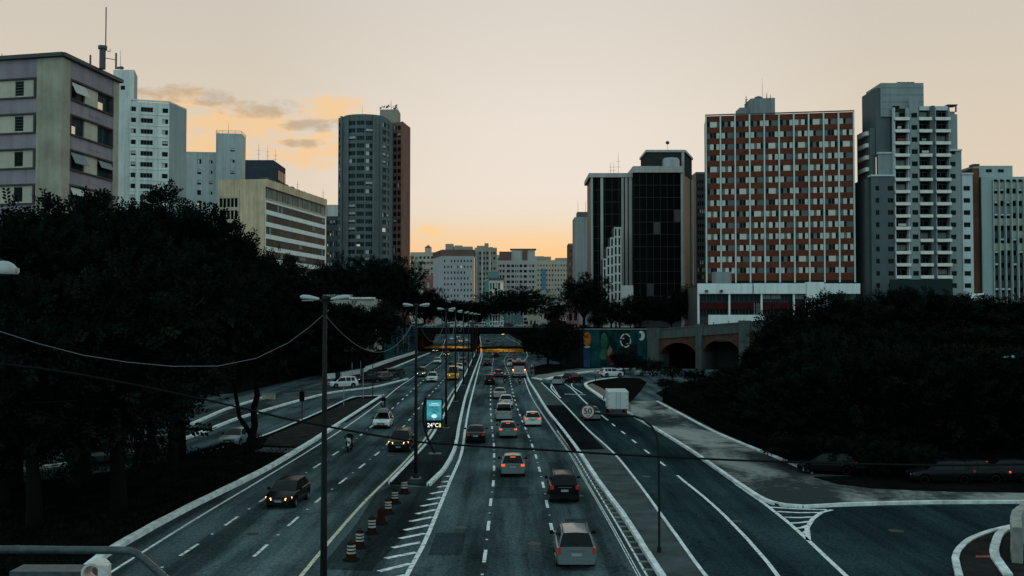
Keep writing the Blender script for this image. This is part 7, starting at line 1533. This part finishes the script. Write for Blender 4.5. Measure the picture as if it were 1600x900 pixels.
# digital clock and poster sign on the reserve
def digital_sign():
    g = G(679, 712); d = g.y; t = thing('digital_sign', 'tall digital sign showing 24°C under a teal poster, on a curved post', 'sign', (g.x, g.y, .15)); X = lambda p: V(p, 650, d).x; z = lambda y: ZZ(y, d)
    pts = [V(x, y, d + .05) for x, y in ((680, 712), (672, 693), (665, 675), (661.5, 655), (662, 638), (665, 621))]; pts[0].z = .1
    S = smooth(pts, .25); b = MB(); 
    for p, q in zip(S, S[1:]): b.box((-.11, -.09, 0), (.11, .09, (q - p).length * 1.03), 0, Matrix.Translation(p) @ (q - p).to_track_quat('Z', 'Y').to_matrix().to_4x4())
    b.build('curved_post', POLE, t)
    MB().box((X(680) - .5, d - .3, .1), (X(680) + .5, d + .4, .2)).build('footing', KERB_G, t)
    cas = MB(); cas.box((X(665.0), d - .12, z(670)), (X(691.5), d + .16, z(622.5))); cas.build('casing', BLACKP, t)
    for yy in (632, 664): boxo('bracket', METAL, t, (X(662), d - .02, z(yy + 1)), (X(665.2), d + .08, z(yy - 1)))
    m, nt, p = new_mat('poster_screen'); N = nt.nodes; L = nt.links; tc = N.new('ShaderNodeTexCoord'); sp = N.new('ShaderNodeSeparateXYZ'); L.new(tc.outputs['Generated'], sp.inputs[0])
    r = N.new('ShaderNodeValToRGB'); L.new(sp.outputs[2], r.inputs[0]); e = r.color_ramp.elements; e[0].position = 0; e[0].color = (.015, .11, .13, 1); e[1].position = 1; e[1].color = (.02, .16, .19, 1)
    for pz, c in ((.3, (.05, .33, .38)), (.6, (.03, .24, .28)), (.85, (.06, .36, .40))): x = e.new(pz); x.color = (*c, 1)
    nz = N.new('ShaderNodeTexNoise'); nz.inputs['Scale'].default_value = 3; L.new(tc.outputs['Generated'], nz.inputs['Vector']); mx = N.new('ShaderNodeMix'); mx.data_type = 'RGBA'; mx.blend_type = 'MULTIPLY'; mx.inputs[0].default_value = .4; L.new(r.outputs[0], mx.inputs[6]); L.new(nz.outputs['Color'], mx.inputs[7])
    L.new(mx.outputs[2], p.inputs['Emission Color']); p.inputs['Emission Strength'].default_value = 1.25; p.inputs['Base Color'].default_value = (.02, .05, .055, 1); p.inputs['Roughness'].default_value = .2
    sc = boxo('poster_screen', m, t, (X(667), d - .135, z(656.5)), (X(689.8), d - .121, z(624.5)))
    PW = mat('poster_white', (.6, .7, .7), .5, emit=(.55, .9, .92), es=.75); PD = mat('poster_ink', (.02, .06, .07), .5, emit=(.01, .07, .09), es=.6)
    def pr(a, c, y0, y1, m_): boxo('poster_print', m_, t, (X(a), d - .145, z(y1)), (X(c), d - .137, z(y0)))
    for a, c, y in ((674, 685, 630), (671, 687, 632.3)): pr(a, c, y, y + .9, PW)
    for a, c, y in ((672, 678, 636), (680, 684, 636), (675, 686, 639), (673, 680, 641.6), (682, 686, 641.6)): pr(a, c, y, y + .8, PD)
    b = MB(); cx, cz = X(678.5), z(650); b.poly([(cx + .22 * cos(k * pi / 8) * (1 + .2 * sin(k * 3)), d - .142, cz + .16 * sin(k * pi / 8)) for k in range(15, -1, -1)]); b.build('poster_print', PW, t); pr(676, 682, 643.8, 645.2, PD); pr(678, 679, 655, 656, PW)
    LED = mat('led_white', (.7, .7, .7), .5, emit=(1, .98, .9), es=1.25); LEDY = mat('led_lime', (.5, .5, .1), .5, emit=(.75, .78, .10), es=.9)
    cu = bpy.data.curves.new('digits', 'FONT'); cu.body = '24°C'; cu.size = .66; cu.extrude = .004; cu.offset = .0; fo = bpy.data.objects.new('digits', cu); me = bpy.data.meshes.new_from_object(fo); me.materials.clear(); me.materials.append(LED); bpy.data.objects.remove(fo)
    me.transform(Matrix.Rotation(pi / 2, 4, 'X')); xs = [v.co.x for v in me.vertices]; zs = [v.co.z for v in me.vertices]; sx = (X(685.4) - X(668)) / (max(xs) - min(xs)); sz = (z(660.6) - z(667)) / (max(zs) - min(zs)); me.transform(Matrix.Translation((X(668) - min(xs) * sx, d - .13, z(667) - min(zs) * sz)) @ Matrix.Diagonal((sx, 1, sz, 1)))
    link('temperature_digits', me, t); boxo('led_bar', LEDY, t, (X(686.4), d - .14, z(667.2)), (X(689), d - .121, z(661.8))); boxo('led_bar_tip', LEDY, t, (X(687.1), d - .14, z(661.7)), (X(688.3), d - .121, z(660.6)))
digital_sign()
# speed limit sign on a swan-neck post
def text_mesh(body, w, h, m):
    cu = bpy.data.curves.new('text', 'FONT'); cu.body = body; cu.extrude = .003; cu.offset = .012; fo = bpy.data.objects.new('text', cu); me = bpy.data.meshes.new_from_object(fo); bpy.data.objects.remove(fo); me.materials.clear(); me.materials.append(m)
    xs = [v.co.x for v in me.vertices]; ys = [v.co.y for v in me.vertices]; me.transform(Matrix.Diagonal((w / (max(xs) - min(xs)), h / (max(ys) - min(ys)), 1, 1)) @ Matrix.Translation((-(max(xs) + min(xs)) / 2, -(max(ys) + min(ys)) / 2, 0))); me.transform(Matrix.Rotation(pi / 2, 4, 'X')); return me
def speed_sign():
    g = G(1030, 863, .14); d = g.y; t = thing('speed_limit_sign', 'round 50 speed limit sign on a tall swan-neck post', 'sign', tuple(g))
    P = [V(x, y, d) for x, y in ((1030, 863), (1030, 800), (1029.5, 740), (1028.8, 697), (1026, 680), (1018, 666), (1006, 656), (992, 650.5), (975, 648.5), (950, 647), (928, 645.5))]; MB().tube(smooth(P, .3), .058, 8).build('post', POLE, t, smooth=True); MB().tube([P[0] - Vector((0, 0, .1)), P[0] + Vector((0, 0, .25))], .1, 8).build('post_foot', POLE, t)
    c = V(918.5, 643, d); r = 11.6 * d / 1600
    disc = MB().lathe([(r, -.02), (r, .02)], 32, axis='Y', c=tuple(c)); disc.poly([(c.x + r * cos(2 * pi * k / 32), c.y - .02, c.z + r * sin(2 * pi * k / 32)) for k in range(32)]); disc.poly([(c.x - r * cos(2 * pi * k / 32), c.y + .02, c.z + r * sin(2 * pi * k / 32)) for k in range(32)]); disc.build('sign_plate', BLACKP, t)
    b = MB(); n = 32
    for k in range(n):
        a0, a1 = 2 * pi * k / n, 2 * pi * (k + 1) / n; q = lambda rr, a: (c.x + rr * cos(a), c.y - .026, c.z + rr * sin(a)); b.quad(q(r * .98, a0), q(r * .80, a0), q(r * .80, a1), q(r * .98, a1))
    b.build('red_ring', mat('faded_red_ring', (.10, .022, .020), .6), t); b = MB(); b.poly([(c.x + r * .81 * cos(2 * pi * k / n), c.y - .023, c.z + r * .81 * sin(2 * pi * k / n)) for k in range(n)]); b.build('sign_face', mat('sign_white', (.50, .44, .40), .6), t)
    o = link('speed_figures', text_mesh('50', r * 1.08, r * .78, BLACKP), t); o.location = c + Vector((0, -.034, r * .06)) - Vector(t['base']); o = link('unit_text', text_mesh('km/h', r * .5, r * .2, BLACKP), t); o.location = c + Vector((0, -.034, -r * .55)) - Vector(t['base'])
    for dz in (-.12, .12): boxo('clamp', METAL, t, (c.x - .05, c.y + .021, c.z + dz - .03), (c.x + .3, c.y + .06, c.z + dz + .03))
speed_sign()
# traffic drums
ORG = mat('drum_orange', (.030, .011, .008), .7, var=.4, scale=4); WHT = mat('drum_white', (.36, .35, .31), .7, var=.35, scale=4); RUB = mat('drum_rubber', (.015, .015, .014), .9)
def drum_mesh():
    cuts = [(.27, .10), (.265, .34), (.235, .36), (.23, .45), (.23, .52), (.225, .61), (.225, .68), (.22, .77), (.22, .84)]; cols = ['orange_band', 'orange_band', 'white_band', 'orange_band', 'white_band', 'orange_band', 'white_band', 'orange_band']; parts = []
    for i in range(8): parts.append((cols[i], MB().lathe([cuts[i], cuts[i + 1]], 18).mesh('band', WHT if cols[i] == 'white_band' else ORG, True)))
    cap = MB().lathe([(.22, .84), (.17, .89), (.05, .91), (.001, .92)], 18); cap.tube([(-.08, 0, .9), (-.08, 0, 1.0), (.08, 0, 1.0), (.08, 0, .9)], .02, 5); parts.append(('lid', cap.mesh('lid', ORG, True)))
    base = MB(); base.prism([(.42 * cos(pi / 4 + k * pi / 4) * (1.08 if k % 2 == 0 else .95), .42 * sin(pi / 4 + k * pi / 4) * (1.08 if k % 2 == 0 else .95)) for k in range(8)], 0, .10); parts.append(('rubber_base', base.mesh('base', RUB))); return parts
DRUM = drum_mesh()
for i, (px, py, s) in enumerate(((548.7, 876, 1.02), (562, 856, 1.0), (581, 834, 1.02), (595.5, 819, .98), (606.5, 803, 1.0), (617, 787, 1.0), (631.8, 771, 1.05))):
    g = G(px, py, .03); t = thing('traffic_drum', 'orange drum with white bands, %s of the row of seven' % ('nearest', 'second nearest', 'third nearest', 'dark middle one', 'third from the far end', 'second from the far end', 'farthest')[i], 'traffic drum', (g.x, g.y, .028), R.uniform(.1, 6), 'drums along the reserve nose'); t.scale = (s * .84, s * .84, s * .92)
    for nm, me in DRUM: child(nm, me, t, m=(ORG if (i == 3 and nm == 'white_band') else None))
# posts and small signs left
def small(name, label, cat, parts, loc): 
    t = thing(name, label, cat, tuple(loc))
    for nm, mb, m in parts: mb.build(nm, m, t)
    return t
g = G(472, 661, .14); X = lambda p: V(p, 630, g.y).x; Zp = lambda y: ZZ(y, g.y)
b1 = MB().tube([(g.x, g.y, .1), (g.x, g.y, Zp(606))], .05, 7); b2 = MB().box((X(468.5), g.y - .25, Zp(627)), (X(476), g.y - .06, Zp(611))); b3 = MB()
for k in range(3): b3.lathe([(.13, -.03), (.16, -.12), (.16, 0)], 10, axis='Y', c=((X(468.5) + X(476)) / 2, g.y - .22, Zp(613.5 + 5.2 * k)))
small('traffic_light', 'dark traffic light on a slim pole beside the left slip road', 'traffic light', [('pole', b1, POLE), ('signal_box', b2, BLACKP), ('visor', b3, BLACKP)], g)
g = G(582.5, 623, .14); W = lambda x, y: V(x, y, g.y); small('swan_neck_post', 'thin swan-neck sign post at the tip of the left island', 'pole', [('post', MB().tube(smooth([Vector((g.x, g.y, .05)), W(582.5, 590), W(583, 568), W(589, 559), W(596, 553.5), W(610, 552.5), W(628, 552.5)], .5), .06, 6), POLE)], g)
g = G(567.5, 622, .14); small('frame_post', 'thin steel portal frame at the tip of the left island', 'pole', [('frame', MB().tube([Vector((g.x, g.y, .05)), V(567.5, 576.5, g.y), V(582, 576.5, g.y)], .05, 6), METAL)], g)
for px, py, yt, lab in ((537, 634, 606, 'short thin post on the slip road edge'), (563.5, 592, 564, 'thin white post behind the white minivan'), (550, 595, 567, 'thin grey post left of the white minivan'), (603, 566, 560, 'short post against the white parapet')):
    g = G(px, py, .1); small('thin_post', lab, 'post', [('post', MB().tube([(g.x, g.y, .0), (g.x, g.y, ZZ(yt, g.y))], .045, 6), METAL), ('cap', MB().lathe([(.06, ZZ(yt, g.y)), (.001, ZZ(yt, g.y) + .06)], 6, c=(g.x, g.y, 0)), METAL)], g)
g = G(627, 592.5, .14); small('roadside_bin', 'dark green bin standing at the end of the slip road kerb', 'bin', [('drum', MB().lathe([(.28, .1), (.32, .2), (.32, .95), (.26, 1.05)], 12, c=(g.x, g.y, 0)), mat('bin_green', (.02, .06, .05), .7)), ('lid', MB().lathe([(.34, 1.05), (.30, 1.18), (.001, 1.28)], 12, c=(g.x, g.y, 0)), mat('bin_green', (.02, .06, .05)))], g)
g = G(930.5, 602, .14); small('round_sign_post', 'small round sign on a thin post at the bend island', 'sign', [('post', MB().tube([(g.x, g.y, .0), (g.x, g.y, ZZ(580, g.y))], .05, 6), POLE), ('sign_plate', MB().lathe([(.001, -.02), (.28, -.02), (.28, .02), (.001, .02)], 14, axis='Y', c=(g.x, g.y - .08, ZZ(581, g.y))), METAL)], g)
# cement block at service island
g = G(421, 625); small('concrete_block', 'pale concrete block at the end of the service road kerb', 'block', [('block', MB().box((g.x - .9, g.y - .4, .1), (g.x + .7, g.y + .4, .75)), mat('old_cream_block', (.36, .33, .25), .9, var=.3)), ('cap', MB().box((g.x - .95, g.y - .45, .75), (g.x + .75, g.y + .45, .83)), KERB_G)], g)
# lamp heads entering the picture
v = V(0, 420, 30); t = thing('dome_lamp', 'pale dome-shaped lamp head cut by the left edge', 'street lamp', (v.x - 3, 30, .14))
b = MB(); 
b.lathe([(.001, .34), (.16, .32), (.30, .24), (.40, .12), (.43, 0), (.40, -.06)], 20, c=(v.x + .08, 30, v.z - .10)); b.build('dome', HEADM, t, smooth=True); MB().lathe([(.40, -.06), (.001, -.09)], 20, c=(v.x + .08, 30, v.z - .10)).build('lens', LENS, t); MB().tube(smooth([Vector((v.x - 3, 30, .1)), Vector((v.x - 3, 30, 11.0)), Vector((v.x - 2.6, 30, 12.6)), Vector((v.x - 1.4, 30, 13.1)), Vector((v.x - .2, 30, 12.9)), Vector((v.x + .08, 30, v.z + .2))], .4), .07, 7).build('post', POLE, t); MB().box((v.x + .46, 29.95, v.z - .12), (v.x + .55, 30.05, v.z + .02)).build('latch', METAL, t)
v = V(1577, 558, 78); t = thing('side_street_lamp', 'single lamp head glinting among the right hand trees', 'street lamp', (v.x + 2.2, 78, terrain_z(v.x + 2.2, 78)))
MB().tube(smooth([Vector((v.x + 2.2, 78, .5)), Vector((v.x + 2.2, 78, v.z - .6)), Vector((v.x + 1.6, 78, v.z + .1)), Vector((v.x + .4, 78, v.z + .05))], .4), .06, 6).build('post', POLE, t); MB().lathe([(.001, -.5), (.10, -.4), (.15, 0), (.12, .4), (.03, .5)], 10, axis='X', c=(v.x, 78, v.z)).build('lamp_head', HEADM, t, smooth=True)
# bent pipe rail in the lower left foreground
d = 8.0; pipe = thing('bent_pipe_rail', 'bent grey steel pipe rail in the lower left corner', 'railing', (V(0, 858, d).x, d, 0)); PM = mat('weathered_pipe', (.055, .072, .076), .6, metal=.35, var=.45, scale=14, bump=.4)
pp = [V(x, y, d) for x, y in ((-150, 858.5), (28, 858.5), (120, 859.5), (190, 860), (203, 861), (214, 865.5), (224, 873), (262, 907), (300, 941))]; end = pp[-1]; MB().tube(smooth(pp, .1), .030, 14).build('pipe', PM, pipe, smooth=True)
MB().tube([end, Vector((end.x + .1, d, end.z - .5)), Vector((end.x + .12, d, .0))], .03, 10).build('support_leg', PM, pipe); q = pp[0]; MB().tube([q, Vector((q.x, d, 0))], .03, 10).build('support_leg', PM, pipe); q = V(28, 858.5, d); MB().tube([q - Vector((.012, 0, 0)), q + Vector((.012, 0, 0))], .0325, 14).build('coupling', PM, pipe)
# object under the pipe: open ended clamp with white rim
d = 8.6; q = V(146, 894, d); t = thing('pipe_clamp', 'white rimmed ring clamp below the bent pipe', 'clamp', (q.x, d, q.z - .4)); b = MB()
for k in range(20):
    a0, a1 = 2 * pi * k / 20, 2 * pi * (k + 1) / 20
    for ra, rb_, ya, yb in ((.085, .065, -.05, -.05), (.085, .085, -.05, .16), (.065, .065, .12, -.05)): b.quad(*[(q.x + r_ * cos(a), d + y_, q.z + r_ * sin(a)) for r_, a, y_ in ((ra, a0, ya), (ra, a1, ya), (rb_, a1, yb), (rb_, a0, yb))])
b.build('ring', mat('clamp_white', (.55, .52, .48), .5, var=.3, scale=12), t); MB().box((q.x + .06, d - .06, q.z - .05), (q.x + .14, d + .02, q.z + .07)).build('lug', MATS['clamp_white'], t); MB().tube([Vector((q.x, d + .1, q.z - .07)), Vector((q.x, d + .1, .0))], .03, 8).build('stem', PM, t); boxo('box', PM, t, (q.x - .75, d + .1, q.z - .22), (q.x - .09, d + .35, q.z - .02))

# ---- motorcycles and riders
def skin_person(name, label, loc, rz, cloth, helmet, scale=1.0, group='motorcyclists'):
    V_ = []; E = []; Rr = []
    def add(p, r, par=None):
        V_.append(p); Rr.append(r)
        if par is not None: E.append((par, len(V_) - 1))
        return len(V_) - 1
    pel = add((-.15, 0, .86), .17); ch = add((-.05, 0, 1.12), .16, pel); sh = add((.02, 0, 1.34), .15, ch); nk = add((.05, 0, 1.46), .065, sh); hd = add((.08, 0, 1.62), .09, nk)
    for s in (-1, 1):
        sd = add((.02, s * .20, 1.36), .085, sh); el = add((.22, s * .33, 1.16), .055, sd); wr = add((.47, s * .33, 1.10), .036, el); pm = add((.54, s * .33, 1.10), .036, wr)
        for k, (dx, dz, l) in enumerate(((.02, .025, .05), (.03, .008, .06), (.03, -.01, .055), (.02, -.026, .045))):
            f1 = add((.57 + dx, s * .33, 1.10 + dz), .010, pm); add((.58 + dx, s * .33, 1.10 + dz - .03), .009, f1)
        th = add((.54, s * .29, 1.08), .011, pm); add((.58, s * .28, 1.07), .010, th)
        hp = add((-.12, s * .13, .82), .11, pel); kn = add((.26, s * .24, .72), .075, hp); an = add((.06, s * .22, .36), .05, kn); ft = add((.20, s * .22, .30), .04, an); add((.28, s * .22, .29), .035, ft)
    me = bpy.data.meshes.new('rider'); me.from_pydata([tuple(Vector(v) * scale) for v in V_], E, []); me.materials.append(cloth)
    o = bpy.data.objects.new(name, me); COL.objects.link(o); sk = o.modifiers.new('skin', 'SKIN')
    for i, r in enumerate(Rr): me.skin_vertices[0].data[i].radius = (r * scale, r * scale)
    me.skin_vertices[0].data[0].use_root = True; sk.use_smooth_shade = True; sb = o.modifiers.new('sub', 'SUBSURF'); sb.levels = 1; sb.render_levels = 1
    o.location = loc; o.rotation_euler = (0, 0, rz); tag(o, label, 'person', group)
    h = MB(); n = 10
    h.lathe([(.001, -.16), (.10, -.15), (.135, -.05), (.14, .04), (.11, .11), (.05, .145), (.001, .15)], 14, c=(.09, 0, 1.66)); h.v = [(.09 + (v[0] - .09) * 1.12, v[1], v[2]) for v in h.v]; hm = h.mesh('helmet', helmet, True); child('helmet', hm, o)
    vz = MB()
    for k in range(6):
        a0, a1 = -1.0 + 2.0 * k / 6, -1.0 + 2.0 * (k + 1) / 6; P = lambda a, z: (.09 + .165 * cos(a), .148 * sin(a), z); vz.quad(P(a0, 1.62), P(a1, 1.62), P(a1, 1.70), P(a0, 1.70))
    child('visor', vz.mesh('visor', CARGLASS), o); return o
def motorcycle(label, plabel, px, py, line, toward_, cloth, helmet, pnt, lit, topbox=True):
    g = G(px, py); d = tangent(line, g.y); a = atan2(d.y, d.x) + (pi if toward_ else 0); c = g + d * 1.0; loc = (c.x, c.y, .02)
    t = thing('motorcycle', label, 'motorcycle', loc, a, 'motorcycles on the avenue')
    wm = MB().lathe([(.2, -.05), (.28, -.06), (.31, 0), (.28, .06), (.2, .05)], 18, axis='Y'); wme = wm.mesh('wheel', TYRE, True); rimm = MB().lathe([(.2, -.02), (.001, -.03)], 12, axis='Y').lathe([(.001, .03), (.2, .02)], 12, axis='Y').mesh('rim', RIM)
    for x in (-.66, .66): w = child('wheel', wme, t, (x, 0, .31)); child('rim', rimm, w)
    def lp(name, mb, m, sm=True): o = mb.build(name, m, t, smooth=sm); o.location = (0, 0, 0)
    lp('fork', MB().tube([(.66, -.09, .31), (.42, -.09, .95)], .028, 6).tube([(.66, .09, .31), (.42, .09, .95)], .028, 6), METAL); lp('frame', MB().tube([(.42, 0, .9), (.1, 0, .45), (-.3, 0, .4), (-.66, .07, .31)], .045, 6).tube([(.4, 0, .85), (-.1, 0, .78), (-.6, 0, .8)], .05, 6), DARKMETAL)
    lp('tank', MB().lathe([(.001, -.28), (.10, -.24), (.15, 0), (.12, .22), (.001, .28)], 12, axis='X', c=(.15, 0, .88)), pnt); lp('engine', MB().box((-.15, -.16, .28), (.25, .16, .62)), DARKMETAL, False); lp('seat', MB().lathe([(.001, -.36), (.12, -.33), (.14, 0), (.10, .28), (.001, .32)], 10, axis='X', c=(-.32, 0, .80)), BLACKP); lp('handlebar', MB().tube([(.46, -.36, 1.08), (.48, -.15, 1.04), (.48, .15, 1.04), (.46, .36, 1.08)], .018, 6), DARKMETAL)
    lp('headlight', MB().lathe([(.001, .1), (.10, .09), (.11, 0), (.05, -.12)], 12, axis='X', c=(.55, 0, .92)), HEADON if lit else HEAD); lp('fairing', MB().box((.46, -.14, .94), (.56, .14, 1.14)), pnt, False); lp('tail_light', MB().box((-.78, -.08, .74), (-.70, .08, .82)), BRAKE if not toward_ else TAIL, False); lp('mudguard', MB().tube([(.36, 0, .58), (.62, 0, .66), (.9, 0, .52)], .06, 6), pnt); lp('exhaust', MB().tube([(.1, -.14, .35), (-.4, -.18, .36), (-.8, -.2, .45)], .045, 7), METAL)
    for s in (-1, 1): lp('mirror', MB().tube([(.46, s * .3, 1.08), (.44, s * .36, 1.25)], .01, 4).box((.42, s * .36 - .06, 1.24), (.45, s * .36 + .06, 1.32)), BLACKP, False)
    if topbox: lp('top_box', MB().box((-.98, -.22, .9), (-.56, .22, 1.28)), BLACKP, False); lp('box_rack', MB().box((-.9, -.12, .82), (-.5, .12, .899)), DARKMETAL, False)
    skin_person('person', plabel, loc, a, cloth, helmet)
CL1 = mat('black_jacket', (.012, .013, .014), .8); CL2 = mat('dark_jacket', (.02, .022, .024), .8); H1 = mat('grey_helmet', (.36, .38, .38), .3, coat=.5); H2 = mat('dark_helmet', (.03, .03, .03), .3, coat=.5); H3 = mat('white_helmet', (.6, .58, .54), .3, coat=.5); CLR = mat('red_jacket', (.28, .03, .02), .8)
motorcycle('white-fronted motorcycle left of the black sport utility car', 'rider in black with a grey helmet on the nearer motorcycle', 543, 708, SLA, True, CL1, H1, P_WHITE, False, False)
motorcycle('dark motorcycle hugging the left kerb', 'rider in black with a pale helmet by the left kerb', 597.5, 641, SLA, True, CL1, H3, P_BLACK, False, True)
motorcycle('dark motorcycle between lanes beside the amber-lit car', 'rider with white helmet between the lanes driving away', 789, 601, SL1, False, CL2, H3, P_BLACK, False, True)
motorcycle('low dark motorcycle behind the fire engine', 'hunched dark rider behind the fire engine', 812.5, 602, SL1, False, CL2, H2, P_BLACK, False, False)
motorcycle('red motorcycle right of the fire engine', 'rider in a red jacket right of the fire engine', 831, 585, SL1, False, CLR, H3, P_RED, False, True)
motorcycle('far motorcycle on the right shoulder at the underpass', 'rider in a red jacket at the underpass mouth', 803, 558, SL1, False, CLR, H1, P_RED, False, False)
motorcycle('motorcycle in front of the yellow school van', 'rider in black beyond the yellow school van', 702.5, 578, SLA, True, CL1, H2, P_BLACK, False, False)
# bright shop wall seen between the left trunks
v = V(40, 690, 96); t = thing('pale_kiosk', 'small pale kiosk glimpsed between the left tree trunks', 'kiosk', (v.x, 96, 0)); KW = mat('kiosk_white', (.5, .5, .46), .85, var=.2); boxo('wall', KW, t, (V(30, 690, 96).x, 96, 0), (V(52, 690, 96).x, 99, ZZ(687, 96))); boxo('awning', G_TEAL, t, (V(27, 690, 96).x, 95, ZZ(687, 96)), (V(54, 690, 96).x, 99, ZZ(678, 96))); boxo('door', mat('pinkish_door', (.36, .24, .2), .8), t, (V(32, 690, 96).x, 95.9, 0), (V(35, 690, 96).x, 95.99, ZZ(690, 96)))
# lit roadside lamps above the overpass right (glass shelter)
d = 345; t = thing('glass_shelter', 'teal glass bus shelter behind the overpass railing', 'shelter', (V(788, 490, d).x, d, 8))
for k in range(6): boxo('glass_panel', mat('shelter_glass', (.05, .11, .115), .5), t, (V(788 + 5 * k, 490, d).x, d, 8), (V(792.2 + 5 * k, 490, d).x, d + .1, ZZ(490 + (k % 2) * 3, d))); boxo('post', METAL, t, (V(792.4 + 5 * k, 490, d).x, d - .05, 8), (V(792.9 + 5 * k, 490, d).x, d + .15, ZZ(488, d)))
boxo('roof', METAL, t, (V(768, 490, d).x, d - 1, ZZ(492.5, d)), (V(787, 490, d).x, d + 1, ZZ(491.8, d))); boxo('post', METAL, t, (V(768.3, 490, d).x, d - .1, 8), (V(769, 490, d).x, d + .1, ZZ(492.6, d)))
for o in BASES:
    if 'base' in o: del o['base']
